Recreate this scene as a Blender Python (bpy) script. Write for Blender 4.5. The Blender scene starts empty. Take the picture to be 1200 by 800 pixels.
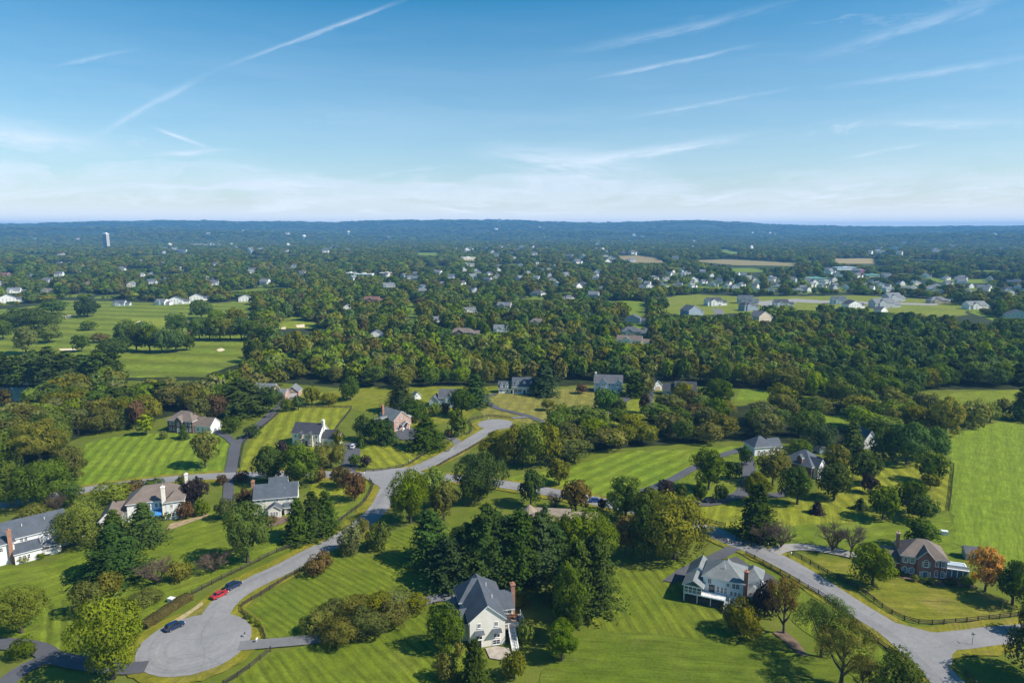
import bpy, bmesh, math, random
import numpy as np
from mathutils import Vector, Matrix
R = math.radians
scene = bpy.context.scene
COL = scene.collection
random.seed(7)
rng = np.random.default_rng(11)

# ------------------------------------------------------------------ camera, sky, sun, exposure
FPX, HOR, CAMH = 800.0, 268.0, 92.0
PITCH = math.atan((400 - HOR) / FPX)
CP, SP = math.cos(PITCH), math.sin(PITCH)
cd = bpy.data.cameras.new('camera'); cam = bpy.data.objects.new('camera', cd); COL.objects.link(cam)
cam.location = (0, 0, CAMH); cam.rotation_euler = (math.pi / 2 - PITCH, 0, 0)
cd.sensor_width = 36; cd.lens = 24; cd.clip_end = 60000; cd.clip_start = 1
scene.camera = cam

SUN_EL, SUN_AZ = 44.0, 15.0          # azimuth: degrees from +x (right) towards the viewer
sv = Vector((math.cos(R(SUN_EL)) * math.cos(R(SUN_AZ)), -math.cos(R(SUN_EL)) * math.sin(R(SUN_AZ)), math.sin(R(SUN_EL))))
sl = bpy.data.lights.new('sun', 'SUN'); sl.energy = 5.0; sl.angle = R(0.5); sl.color = (1.0, 0.95, 0.87)
so = bpy.data.objects.new('sun', sl); COL.objects.link(so)
so.rotation_euler = (-sv).to_track_quat('-Z', 'Y').to_euler(); so.location = (300, -80, 400)

scene.view_settings.view_transform = 'Standard'; scene.view_settings.look = 'None'
scene.view_settings.exposure = 0.50; scene.view_settings.gamma = 1.0; scene.view_settings.use_curve_mapping = False
scene.cycles.max_bounces = 5; scene.cycles.diffuse_bounces = 2; scene.cycles.glossy_bounces = 2
scene.cycles.transmission_bounces = 3; scene.cycles.volume_bounces = 0; scene.cycles.transparent_max_bounces = 6
try: scene.cycles.use_denoising = True
except Exception: pass

class NT:
    """small helper for building node trees"""
    def __init__(s, tree): s.t = tree; s.n = tree.nodes; s.l = tree.links
    def node(s, typ, **kw):
        nd = s.n.new(typ)
        for k, v in kw.items(): setattr(nd, k, v)
        return nd
    def put(s, nd, key, v):
        if hasattr(v, 'is_output') or isinstance(v, bpy.types.NodeSocket): s.l.new(v, nd.inputs[key])
        else: nd.inputs[key].default_value = v
    def m(s, op, a, b=0.0, c=None, clamp=False):
        nd = s.node('ShaderNodeMath', operation=op, use_clamp=clamp)
        s.put(nd, 0, a); s.put(nd, 1, b)
        if c is not None: s.put(nd, 2, c)
        return nd.outputs[0]
    def sm(s, v, a, b):
        nd = s.node('ShaderNodeMapRange', interpolation_type='SMOOTHSTEP')
        s.put(nd, 0, v); s.put(nd, 1, a); s.put(nd, 2, b); s.put(nd, 3, 0.0); s.put(nd, 4, 1.0)
        return nd.outputs[0]
    def lin(s, v, a, b, c, d):
        nd = s.node('ShaderNodeMapRange'); nd.clamp = True
        s.put(nd, 0, v); s.put(nd, 1, a); s.put(nd, 2, b); s.put(nd, 3, c); s.put(nd, 4, d)
        return nd.outputs[0]
    def mix(s, f, a, b, mode='MIX'):
        nd = s.node('ShaderNodeMix', data_type='RGBA', blend_type=mode)
        s.put(nd, 0, f)
        for k, v in ((6, a), (7, b)):
            if isinstance(v, tuple): v = (v + (1,))[:4]
            s.put(nd, k, v)
        return nd.outputs[2]
    def noise(s, vec, scale, detail=2.0, rough=0.55, dim='3D'):
        nd = s.node('ShaderNodeTexNoise', noise_dimensions=dim)
        s.put(nd, 'Vector', vec); s.put(nd, 'Scale', scale); s.put(nd, 'Detail', detail); s.put(nd, 'Roughness', rough)
        return nd.outputs[0]
    def comb(s, x, y, z):
        nd = s.node('ShaderNodeCombineXYZ'); s.put(nd, 0, x); s.put(nd, 1, y); s.put(nd, 2, z); return nd.outputs[0]
    def sep(s, v):
        nd = s.node('ShaderNodeSeparateXYZ'); s.put(nd, 0, v); return nd.outputs

def build_world():
    w = bpy.data.worlds.new('World'); scene.world = w; w.use_nodes = True
    N = NT(w.node_tree); N.n.clear()
    sky = N.node('ShaderNodeTexSky', sky_type='NISHITA')
    sky.sun_disc = False; sky.sun_elevation = R(SUN_EL)
    sky.sun_rotation = math.atan2(sv.x, sv.y); sky.altitude = 100; sky.air_density = 1.0; sky.dust_density = 0.6; sky.ozone_density = 2.2
    hs = N.node('ShaderNodeHueSaturation'); N.l.new(sky.outputs[0], hs.inputs['Color'])
    hs.inputs['Saturation'].default_value = 1.56; hs.inputs['Value'].default_value = 1.0; hs.inputs['Hue'].default_value = 0.488
    d = N.node('ShaderNodeTexCoord').outputs['Generated']
    x, y, z = N.sep(d)
    ys = N.m('MAXIMUM', y, 0.05)
    az = N.m('DIVIDE', x, ys)                                   # tangent of the azimuth
    el = N.m('DIVIDE', z, N.m('SQRT', N.m('ADD', N.m('MULTIPLY', x, x), N.m('MULTIPLY', y, y))))   # tangent of the elevation
    # high thin cloud: stretched noise in direction space, bank low over the horizon, wisps above
    wv = N.comb(N.m('MULTIPLY', az, 3.2), N.m('MULTIPLY', el, 22.0), 0.3)
    warp = N.noise(wv, 1.3, 3, 0.6)
    el2 = N.m('ADD', el, N.m('MULTIPLY', N.m('SUBTRACT', warp, 0.5), 0.075))
    n1 = N.noise(N.comb(N.m('MULTIPLY', az, 2.6), N.m('MULTIPLY', el2, 30.0), 4.1), 1.0, 7, 0.62)
    n2 = N.noise(N.comb(N.m('ADD', N.m('MULTIPLY', az, 5.0), N.m('MULTIPLY', el2, 9.0)), N.m('SUBTRACT', N.m('MULTIPLY', el2, 60.0), N.m('MULTIPLY', az, 3.5)), 9.7), 1.0, 8, 0.66)
    elb = N.m('ADD', el2, N.m('MULTIPLY', N.sm(az, 0.0, 0.5), 0.030))
    bank = N.m('SUBTRACT', 1.0, N.sm(elb, 0.055, 0.128))
    bank = N.m('MULTIPLY', bank, N.m('ADD', N.lin(n1, 0.34, 0.60, 0.24, 0.66), N.lin(n2, 0.42, 0.68, 0.0, 0.46)))
    wis = N.m('MULTIPLY', N.lin(n2, 0.50, 0.74, 0.0, 0.75), N.m('MULTIPLY', N.sm(el2, 0.05, 0.11), N.m('SUBTRACT', 1.0, N.sm(el2, 0.12, 0.19))))
    wis = N.m('MULTIPLY', wis, N.lin(n1, 0.38, 0.58, 0.15, 1.0))
    veil = N.m('MULTIPLY', N.lin(n2, 0.52, 0.78, 0.0, 0.30), N.sm(az, -0.1, 0.5))
    hor = N.m('SUBTRACT', 1.0, N.sm(el, -0.01, 0.07))
    cov = N.m('MAXIMUM', N.m('MAXIMUM', N.m('MULTIPLY', bank, 0.80), wis), N.m('MAXIMUM', veil, N.m('MULTIPLY', hor, 0.92)))
    cov = N.m('MAXIMUM', cov, N.m('MULTIPLY', N.lin(el, 0.08, 0.34, 0.30, 0.0), N.lin(n1, 0.3, 0.7, 0.8, 1.15)))
    def seg(p, q, w0, amt, power=1.0):
        """contrail or wisp along a line between two directions (photo pixels of 1200x800 turned to tangents)"""
        nonlocal cov
        def tg(u, v):
            a = (u - 600) / FPX; b = (v - 400) / FPX
            dx, dy, dz = a, CP - b * SP, -SP - b * CP
            return dx / dy, dz / math.hypot(dx, dy)
        (a0, e0), (a1, e1) = tg(*p), tg(*q)
        L = math.hypot(a1 - a0, e1 - e0); tx, ty = (a1 - a0) / L, (e1 - e0) / L
        ra = N.m('SUBTRACT', az, a0); re = N.m('SUBTRACT', el, e0)
        s = N.m('ADD', N.m('MULTIPLY', ra, tx), N.m('MULTIPLY', re, ty))
        t = N.m('SUBTRACT', N.m('MULTIPLY', re, tx), N.m('MULTIPLY', ra, ty))
        wob = N.noise(N.comb(N.m('MULTIPLY', s, 15.0), N.m('MULTIPLY', t, 130.0), a0 * 9), 1.0, 6, 0.68)
        t = N.m('ADD', t, N.m('MULTIPLY', N.m('SUBTRACT', wob, 0.5), w0 * 2.2))
        prof = N.m('POWER', N.m('SUBTRACT', 1.0, N.sm(N.m('ABSOLUTE', t), 0.0, w0 * 1.25)), 1.5)
        ends = N.m('MULTIPLY', N.sm(s, -0.04, L * 0.45), N.m('SUBTRACT', 1.0, N.sm(s, L * 0.5, L + 0.04)))
        v = N.m('MULTIPLY', N.m('MULTIPLY', prof, ends), N.m('MULTIPLY', amt * (1.0 if w0 < 0.012 else 1.15), N.lin(wob, 0.32, 0.66, 0.12, 1.0)))
        cov = N.m('ADD', cov, N.m('MULTIPLY', v, N.m('SUBTRACT', 1.0, cov)))
    seg((255, 82), (505, -12), 0.0040, 0.45); seg((118, 156), (236, 92), 0.0062, 0.44)
    seg((80, 74), (140, 62), 0.0037, 0.27); seg((-90, 140), (140, 174), 0.0220, 0.52); seg((-70, 160), (110, 166), 0.0099, 0.36)
    seg((180, 182), (262, 176), 0.0050, 0.58); seg((206, 159), (222, 165), 0.0037, 0.78)
    seg((706, 90), (880, 54), 0.0043, 0.52); seg((650, 62), (960, -6), 0.0087, 0.22); seg((955, 66), (1200, -14), 0.0112, 0.30)
    seg((735, 138), (925, 104), 0.0037, 0.42); seg((960, 104), (1230, 62), 0.0062, 0.31); seg((1000, 184), (1075, 170), 0.0043, 0.52)
    seg((1000, 146), (1215, 144), 0.0074, 0.42); seg((620, 196), (900, 156), 0.0099, 0.69); seg((560, 178), (780, 200), 0.0260, 0.58)
    seg((860, 236), (1130, 196), 0.0300, 0.58); seg((1060, 226), (1290, 204), 0.0220, 0.63)
    cc = N.mix(N.sm(el, 0.0, 0.06), (11.6, 11.6, 11.8), (7.2, 7.9, 9.0))
    col = N.mix(cov, hs.outputs[0], cc)
    bg = N.node('ShaderNodeBackground'); N.l.new(col, bg.inputs[0]); bg.inputs[1].default_value = 0.090
    out = N.node('ShaderNodeOutputWorld'); N.l.new(bg.outputs[0], out.inputs[0])
build_world()

# ------------------------------------------------------------------ layout helpers (photo pixels -> ground metres)
def ray(u, v):
    a = (u - 600) / FPX; b = (v - 400) / FPX
    return a, CP - b * SP, -SP - b * CP
def gp(u, v, z=0.0):
    d = ray(u, v); t = (z - CAMH) / d[2]
    return d[0] * t, d[1] * t
def top_z(y, v):
    b = (v - 400) / FPX
    return CAMH + y * (-SP - b * CP) / (CP - b * SP)
def depth(x, y, z=0.0): return y * CP - (z - CAMH) * SP
def proj_np(x, y, z):
    zz = z - CAMH; dep = y * CP - zz * SP; up = y * SP + zz * CP
    return 600 + FPX * x / dep, 400 - FPX * up / dep
def in_poly(px, py, poly):
    px = np.asarray(px); py = np.asarray(py); c = np.zeros(px.shape, bool); n = len(poly)
    for i in range(n):
        x1, y1 = poly[i]; x2, y2 = poly[(i + 1) % n]
        if y1 == y2: continue
        c ^= ((y1 > py) != (y2 > py)) & (px < (x2 - x1) * (py - y1) / (y2 - y1) + x1)
    return c

# ------------------------------------------------------------------ materials
MATS = {}
def pbsdf(name):
    m = bpy.data.materials.new(name); m.use_nodes = True
    N = NT(m.node_tree); b = m.node_tree.nodes['Principled BSDF']
    return m, N, b
def flat(name, col, rough=0.7, var=0.12, scale=1.5, metal=0.0, spec=0.3):
    """plain surface with a little mottling"""
    if name in MATS: return MATS[name]
    m, N, b = pbsdf(name)
    g = N.node('ShaderNodeNewGeometry').outputs['Position']
    n = N.noise(g, scale, 3, 0.6)
    k = N.lin(n, 0.3, 0.7, 1 - var, 1 + var)
    mul = N.mix(1.0, col, N.comb(k, k, k), 'MULTIPLY')
    N.l.new(mul, b.inputs['Base Color'])
    b.inputs['Roughness'].default_value = rough; b.inputs['Metallic'].default_value = metal
    b.inputs['Specular IOR Level'].default_value = spec
    MATS[name] = m; return m
def siding(name, col, course=0.2, depthv=0.10):
    if name in MATS: return MATS[name]
    m, N, b = pbsdf(name)
    o = N.node('ShaderNodeTexCoord').outputs['Object']
    x, y, z = N.sep(o)
    f = N.m('FRACT', N.m('DIVIDE', z, course))
    ln = N.lin(f, 0.0, 0.18, 1 - depthv * 2.2, 1.0)
    n = N.lin(N.noise(o, 0.9, 4, 0.6), 0.3, 0.7, 0.92, 1.05)
    k = N.m('MULTIPLY', ln, n)
    N.l.new(N.mix(1.0, col, N.comb(k, k, k), 'MULTIPLY'), b.inputs['Base Color'])
    b.inputs['Roughness'].default_value = 0.6
    MATS[name] = m; return m
def brick(name, c1, c2, mortar):
    if name in MATS: return MATS[name]
    m, N, b = pbsdf(name)
    o = N.node('ShaderNodeTexCoord').outputs['Object']
    x, y, z = N.sep(o)
    v = N.comb(N.m('ADD', x, y), z, 0.0)
    bt = N.node('ShaderNodeTexBrick'); N.l.new(v, bt.inputs['Vector'])
    bt.inputs['Color1'].default_value = c1 + (1,); bt.inputs['Color2'].default_value = c2 + (1,); bt.inputs['Mortar'].default_value = mortar + (1,)
    bt.inputs['Scale'].default_value = 2.2; bt.inputs['Mortar Size'].default_value = 0.02; bt.inputs['Bias'].default_value = 0.0
    n = N.lin(N.noise(o, 0.7, 4, 0.65), 0.3, 0.7, 0.8, 1.2)
    N.l.new(N.mix(1.0, bt.outputs[0], N.comb(n, n, n), 'MULTIPLY'), b.inputs['Base Color'])
    b.inputs['Roughness'].default_value = 0.85
    MATS[name] = m; return m
def shingle(name, col):
    if name in MATS: return MATS[name]
    m, N, b = pbsdf(name)
    o = N.node('ShaderNodeTexCoord').outputs['Object']
    x, y, z = N.sep(o)
    row = N.m('FRACT', N.m('DIVIDE', z, 0.16))
    ln = N.lin(row, 0.0, 0.25, 0.82, 1.0)
    n = N.lin(N.noise(o, 0.45, 4, 0.7), 0.3, 0.7, 0.80, 1.18)
    n2 = N.lin(N.noise(o, 5.0, 2, 0.6), 0.3, 0.7, 0.86, 1.14)
    k = N.m('MULTIPLY', N.m('MULTIPLY', ln, n), n2)
    N.l.new(N.mix(1.0, col, N.comb(k, k, k), 'MULTIPLY'), b.inputs['Base Color'])
    b.inputs['Roughness'].default_value = 0.8; b.inputs['Specular IOR Level'].default_value = 0.35
    MATS[name] = m; return m
def glass(name='window_glass', col=(0.02, 0.028, 0.035)):
    if name in MATS: return MATS[name]
    m, N, b = pbsdf(name)
    b.inputs['Base Color'].default_value = col + (1,); b.inputs['Roughness'].default_value = 0.08; b.inputs['Specular IOR Level'].default_value = 0.6
    MATS[name] = m; return m
def grass(name, c1, c2, stripe=None, dry=0.15, drycol=(0.17, 0.15, 0.045), big=0.03):
    """grass: c1/c2 mottled at three sizes, dry patches, mowing stripes (direction vector on the ground, width in m, strength)"""
    if c1[1] > c1[0]: c1, c2 = [(c[0] * 1.22, c[1] * 1.07, c[2] * 0.42) for c in (c1, c2)]
    m, N, b = pbsdf(name)
    g = N.node('ShaderNodeNewGeometry').outputs['Position']
    x, y, z = N.sep(g)
    nb = N.noise(g, big, 4, 0.6); nm = N.noise(g, 0.22, 4, 0.65); nf = N.noise(g, 1.7, 3, 0.7)
    mixv = N.m('ADD', N.m('MULTIPLY', nb, 0.55), N.m('MULTIPLY', nm, 0.45))
    c = N.mix(N.lin(mixv, 0.36, 0.64, 0.0, 1.0), c1, c2)
    dm = N.m('MULTIPLY', N.lin(N.noise(g, big * 1.7 + 0.01, 5, 0.7), 0.52, 0.70, 0.0, 1.0), dry)
    c = N.mix(dm, c, drycol)
    k = N.lin(nf, 0.25, 0.75, 0.74, 1.26)
    k = N.m('MULTIPLY', k, N.lin(nm, 0.3, 0.7, 0.84, 1.16))
    (dx, dy), wd, amt = stripe or ((0.35, 1.0), 1.6, 0.0)
    if True:
        L = math.hypot(dx, dy); px, py = -dy / L, dx / L
        s = N.m('ADD', N.m('MULTIPLY', x, px), N.m('MULTIPLY', y, py))
        al = N.m('ADD', N.m('MULTIPLY', x, dx / L), N.m('MULTIPLY', y, dy / L))
        s = N.m('ADD', s, N.m('MULTIPLY', N.m('SUBTRACT', N.noise(g, 0.05, 2), 0.5), wd * 1.3))
        stk = N.noise(N.comb(N.m('MULTIPLY', al, 0.10), N.m('MULTIPLY', s, 1.25), 0.0), 1.0, 3, 0.65)
        k = N.m('MULTIPLY', k, N.lin(stk, 0.30, 0.70, 0.76, 1.28))
        w = N.m('SINE', N.m('MULTIPLY', s, math.pi / wd))
        w = N.m('MULTIPLY', w, N.lin(nm, 0.28, 0.62, 0.35, 1.0))
        st = N.lin(w, -0.7, 0.7, 1 - amt, 1 + amt)
        # clippings: thin pale lines at every other stripe edge
        edge = N.m('SUBTRACT', 1.0, N.sm(N.m('ABSOLUTE', N.m('SINE', N.m('MULTIPLY', s, math.pi / (2 * wd)))), 0.0, 0.28))
        edge = N.m('MULTIPLY', edge, N.lin(N.noise(g, 0.35, 3, 0.7), 0.45, 0.62, 0.0, amt * 1.6))
        k = N.m('MULTIPLY', k, st)
        c = N.mix(edge, c, drycol)
    N.l.new(N.mix(1.0, c, N.comb(k, k, k), 'MULTIPLY'), b.inputs['Base Color'])
    b.inputs['Roughness'].default_value = 0.9; b.inputs['Specular IOR Level'].default_value = 0.12
    bp = N.node('ShaderNodeBump'); bp.inputs['Strength'].default_value = 0.35; bp.inputs['Distance'].default_value = 0.25
    N.l.new(nf, bp.inputs['Height']); N.l.new(bp.outputs[0], b.inputs['Normal'])
    return m
def asphalt(name, col, wear=0.16):
    m, N, b = pbsdf(name)
    g = N.node('ShaderNodeNewGeometry').outputs['Position']
    n1 = N.lin(N.noise(g, 0.09, 4, 0.6), 0.3, 0.7, 1 - wear, 1 + wear)
    n2 = N.lin(N.noise(g, 0.9, 4, 0.7), 0.3, 0.7, 0.90, 1.10)
    n3 = N.lin(N.noise(g, 6.0, 2, 0.6), 0.3, 0.7, 0.93, 1.07)
    vo = N.node('ShaderNodeTexVoronoi', feature='DISTANCE_TO_EDGE'); N.l.new(g, vo.inputs['Vector']); vo.inputs['Scale'].default_value = 0.11
    cr = N.lin(vo.outputs['Distance'], 0.0, 0.008, 0.90, 1.0)
    k = N.m('MULTIPLY', N.m('MULTIPLY', n1, n2), N.m('MULTIPLY', n3, cr))
    N.l.new(N.mix(1.0, col, N.comb(k, k, k), 'MULTIPLY'), b.inputs['Base Color'])
    b.inputs['Roughness'].default_value = 0.9; b.inputs['Specular IOR Level'].default_value = 0.2
    return m
def leaf(name, col, col2=None, trans=0.27, hue=0.012, val=0.20, sat=0.10):
    if name in MATS: return MATS[name]
    m = bpy.data.materials.new(name); m.use_nodes = True
    N = NT(m.node_tree); N.n.clear()
    f = (1.50, 1.40, .78) if col[1] > col[0] * .9 else (1.1, 1.1, .9)
    col = tuple(a * b for a, b in zip(col, f)); col2 = tuple(a * b for a, b in zip(col2, f)) if col2 else None
    o = N.node('ShaderNodeTexCoord').outputs['Object']
    oi = N.node('ShaderNodeObjectInfo').outputs['Random']
    col2 = col2 or tuple(c * 1.55 for c in col)
    ofs = N.node('ShaderNodeVectorMath', operation='ADD'); N.l.new(o, ofs.inputs[0]); N.l.new(N.comb(N.m('MULTIPLY', oi, 90.0), 0.0, 0.0), ofs.inputs[1])
    n = N.noise(ofs.outputs[0], 0.33, 3, 0.65)
    nf = N.noise(ofs.outputs[0], 1.9, 2, 0.6)
    c = N.mix(N.lin(N.m('ADD', N.m('MULTIPLY', n, 0.55), N.m('MULTIPLY', nf, 0.45)), 0.36, 0.64, 0.0, 1.0), tuple(x * 0.72 for x in col), col2)
    hs = N.node('ShaderNodeHueSaturation'); N.l.new(c, hs.inputs['Color'])
    r2 = N.m('FRACT', N.m('MULTIPLY', oi, 17.31)); r3 = N.m('FRACT', N.m('MULTIPLY', oi, 71.7))
    N.l.new(N.lin(oi, 0, 1, 0.5 - hue, 0.5 + hue), hs.inputs['Hue'])
    N.l.new(N.lin(r2, 0, 1, 1 - val, 1 + val), hs.inputs['Value']); N.l.new(N.lin(r3, 0, 1, 1 - sat, 1 + sat), hs.inputs['Saturation'])
    df = N.node('ShaderNodeBsdfDiffuse'); N.l.new(hs.outputs[0], df.inputs[0])
    tr = N.node('ShaderNodeBsdfTranslucent')
    tc = N.mix(1.0, hs.outputs[0], (1.15, 1.3, 0.55), 'MULTIPLY'); N.l.new(tc, tr.inputs[0])
    mx = N.node('ShaderNodeMixShader'); mx.inputs[0].default_value = trans
    N.l.new(df.outputs[0], mx.inputs[1]); N.l.new(tr.outputs[0], mx.inputs[2])
    out = N.node('ShaderNodeOutputMaterial'); N.l.new(mx.outputs[0], out.inputs[0])
    MATS[name] = m; return m

# ------------------------------------------------------------------ mesh helpers
class MB:
    """collects faces (with a material index) and links them as one mesh object"""
    def __init__(s): s.v = []; s.f = []; s.m = []
    def face(s, pts, mi=0):
        i = len(s.v); s.v += [tuple(p) for p in pts]; s.f.append(tuple(range(i, i + len(pts)))); s.m.append(mi)
    def box(s, x0, x1, y0, y1, z0, z1, mi=0):
        i = len(s.v)
        s.v += [(x0, y0, z0), (x1, y0, z0), (x1, y1, z0), (x0, y1, z0), (x0, y0, z1), (x1, y0, z1), (x1, y1, z1), (x0, y1, z1)]
        for q in ((0, 3, 2, 1), (4, 5, 6, 7), (0, 1, 5, 4), (1, 2, 6, 5), (2, 3, 7, 6), (3, 0, 4, 7)):
            s.f.append(tuple(i + k for k in q)); s.m.append(mi)
    def bar(s, p, q, w, h=None, mi=0):
        """square bar between two points"""
        p = Vector(p); q = Vector(q); d = (q - p).normalized(); h = h or w
        a = d.cross(Vector((0, 0, 1))); a = Vector((1, 0, 0)) if a.length < 1e-4 else a.normalized()
        b = a.cross(d)
        i = len(s.v)
        for e in (p, q):
            for ca, cb in ((-1, -1), (1, -1), (1, 1), (-1, 1)): s.v.append(tuple(e + a * ca * w / 2 + b * cb * h / 2))
        for k in range(4): s.f.append((i + k, i + (k + 1) % 4, i + 4 + (k + 1) % 4, i + 4 + k)); s.m.append(mi)
        s.f.append((i + 3, i + 2, i + 1, i)); s.m.append(mi); s.f.append((i + 4, i + 5, i + 6, i + 7)); s.m.append(mi)
    def prism(s, poly, z0, z1, mi=0):
        n = len(poly); i = len(s.v)
        s.v += [(x, y, z0) for x, y in poly] + [(x, y, z1) for x, y in poly]
        for k in range(n): s.f.append((i + k, i + (k + 1) % n, i + n + (k + 1) % n, i + n + k)); s.m.append(mi)
        s.f.append(tuple(i + n + k for k in range(n))); s.m.append(mi); s.f.append(tuple(i + n - 1 - k for k in range(n))); s.m.append(mi)
    def tube(s, pts, radii, n=7, mi=0):
        i0 = len(s.v); pts = [Vector(p) for p in pts]
        for k, p in enumerate(pts):
            d = (pts[min(k + 1, len(pts) - 1)] - pts[max(k - 1, 0)]).normalized()
            a = d.cross(Vector((0.3, 0.9, 0.1))).normalized(); b = d.cross(a)
            for j in range(n):
                t = 2 * math.pi * j / n; s.v.append(tuple(p + (a * math.cos(t) + b * math.sin(t)) * radii[k]))
        for k in range(len(pts) - 1):
            for j in range(n):
                s.f.append((i0 + k * n + j, i0 + k * n + (j + 1) % n, i0 + (k + 1) * n + (j + 1) % n, i0 + (k + 1) * n + j)); s.m.append(mi)
        s.f.append(tuple(i0 + (len(pts) - 1) * n + j for j in range(n))); s.m.append(mi)
    def mesh(s, name, mats):
        me = bpy.data.meshes.new(name); me.from_pydata(s.v, [], s.f)
        for m in (mats if isinstance(mats, (list, tuple)) else [mats]): me.materials.append(m)
        if any(s.m): me.polygons.foreach_set('material_index', s.m)
        me.update(); return me
    def build(s, name, mats, parent=None, loc=None):
        return obj(name, s.mesh(name, mats), parent, loc)
def obj(name, me, parent=None, loc=None, rz=0.0, sc=None):
    o = bpy.data.objects.new(name, me); COL.objects.link(o)
    if parent: o.parent = parent
    if loc is not None: o.location = loc
    if rz: o.rotation_euler = (0, 0, rz)
    if sc is not None: o.scale = sc
    return o
def tag(o, label=None, cat=None, group=None, kind=None):
    if label: o['label'] = label
    if cat: o['category'] = cat
    if group: o['group'] = group
    if kind: o['kind'] = kind
    return o
def empty(name, loc, rz, label, cat, group=None):
    o = bpy.data.objects.new(name, None); COL.objects.link(o); o.location = loc; o.rotation_euler = (0, 0, rz)
    return tag(o, label, cat, group)
def recalc(me):
    bm = bmesh.new(); bm.from_mesh(me); bmesh.ops.recalc_face_normals(bm, faces=bm.faces); bm.to_mesh(me); bm.free()

def smooth_line(pts, step=2.0):
    """Catmull-Rom through ground points"""
    P = [np.array(p, float) for p in pts]; P = [2 * P[0] - P[1]] + P + [2 * P[-1] - P[-2]]
    out = []
    for i in range(1, len(P) - 2):
        n = max(2, int(np.linalg.norm(P[i + 1] - P[i]) / step))
        for k in range(n):
            t = k / n; a, b, c, d = P[i - 1:i + 3]
            out.append(0.5 * (2 * b + (c - a) * t + (2 * a - 5 * b + 4 * c - d) * t * t + (3 * b - a - 3 * c + d) * t ** 3))
    out.append(P[-2]); return np.array(out)
def px_line(px, step=2.0): return smooth_line([gp(*p) for p in px], step)
def ground_sheet(name, poly, z, mat, jit=0.0, seg=3.0, label=None):
    """flat polygon on the ground, its edge broken up a little"""
    pts = []; n = len(poly)
    for i in range(n):
        a = np.array(poly[i]); b = np.array(poly[(i + 1) % n]); L = np.linalg.norm(b - a); k = max(1, int(L / seg)) if jit else 1
        for j in range(k):
            p = a + (b - a) * j / k
            if jit: p = p + rng.normal(0, jit, 2)
            pts.append((p[0], p[1], z))
    me = bpy.data.meshes.new(name); me.from_pydata(pts, [], [tuple(range(len(pts)))]); me.materials.append(mat)
    bm = bmesh.new(); bm.from_mesh(me); bmesh.ops.triangulate(bm, faces=bm.faces)
    for f in bm.faces:
        f.normal_update()
        if f.normal.z < 0: f.normal_flip()
    bm.to_mesh(me); bm.free()
    o = obj(name, me); tag(o, label, None, None, 'structure'); return o
def px_sheet(name, px, z, mat, jit=0.25, label=None, seg=3.0):
    return ground_sheet(name, [gp(*p) for p in px], z, mat, jit, seg, label)
def strip_pts(line, w):
    d = np.gradient(line, axis=0); d /= np.linalg.norm(d, axis=1)[:, None] + 1e-9; n = np.stack([-d[:, 1], d[:, 0]], 1)
    return line + n * w / 2, line - n * w / 2
def ribbon(name, line, w, z, mat, jit=0.0, label=None):
    w = np.asarray(w) if np.ndim(w) else np.full(len(line), w)
    a, b = strip_pts(line, (w + rng.normal(0, jit, len(line)))[:, None] if jit else w[:, None])
    mb = MB()
    for i in range(len(line) - 1):
        mb.face([(b[i][0], b[i][1], z), (b[i + 1][0], b[i + 1][1], z), (a[i + 1][0], a[i + 1][1], z), (a[i][0], a[i][1], z)])
    o = mb.build(name, mat); tag(o, label, None, None, 'structure'); return o

# ------------------------------------------------------------------ the ground
G_BASE = grass('meadow_grass', (0.062, 0.098, 0.020), (0.105, 0.135, 0.028), dry=0.45)
def big_ground():
    # one sheet out past the hills, finer near the viewer
    ys = [-60, 60, 130, 220, 350, 560, 900, 1500, 2500, 4500, 8000, 14500]
    mb = MB()
    for i in range(len(ys) - 1):
        w0, w1 = 15000, 15000
        mb.face([(-w0, ys[i], 0), (w0, ys[i], 0), (w1, ys[i + 1], 0), (-w1, ys[i + 1], 0)])
    m, N, b = pbsdf('ground_cover')
    g = N.node('ShaderNodeNewGeometry').outputs['Position']
    x, y, z = N.sep(g)
    nb = N.noise(g, 0.03, 4, 0.6); nm = N.noise(g, 0.22, 4, 0.65); nf = N.noise(g, 1.7, 3, 0.7)
    near = N.mix(N.lin(N.m('ADD', N.m('MULTIPLY', nb, 0.55), N.m('MULTIPLY', nm, 0.45)), 0.38, 0.62, 0, 1), (0.080, 0.108, 0.010), (0.125, 0.148, 0.014))
    near = N.mix(N.m('MULTIPLY', N.lin(N.noise(g, 0.05, 5, 0.7), 0.5, 0.68, 0, 1), 0.4), near, (0.16, 0.145, 0.045))
    far = N.mix(N.lin(N.noise(g, 0.012, 5, 0.65), 0.35, 0.65, 0, 1), (0.022, 0.032, 0.014), (0.05, 0.062, 0.024))
    c = N.mix(N.sm(y, 400.0, 470.0), near, far)
    k = N.lin(nf, 0.25, 0.75, 0.8, 1.2)
    N.l.new(N.mix(1.0, c, N.comb(k, k, k), 'MULTIPLY'), b.inputs['Base Color'])
    b.inputs['Roughness'].default_value = 0.92; b.inputs['Specular IOR Level'].default_value = 0.1
    o = mb.build('ground', m); tag(o, 'rolling grassland and woodland floor under everything', None, None, 'structure')
big_ground()

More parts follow.
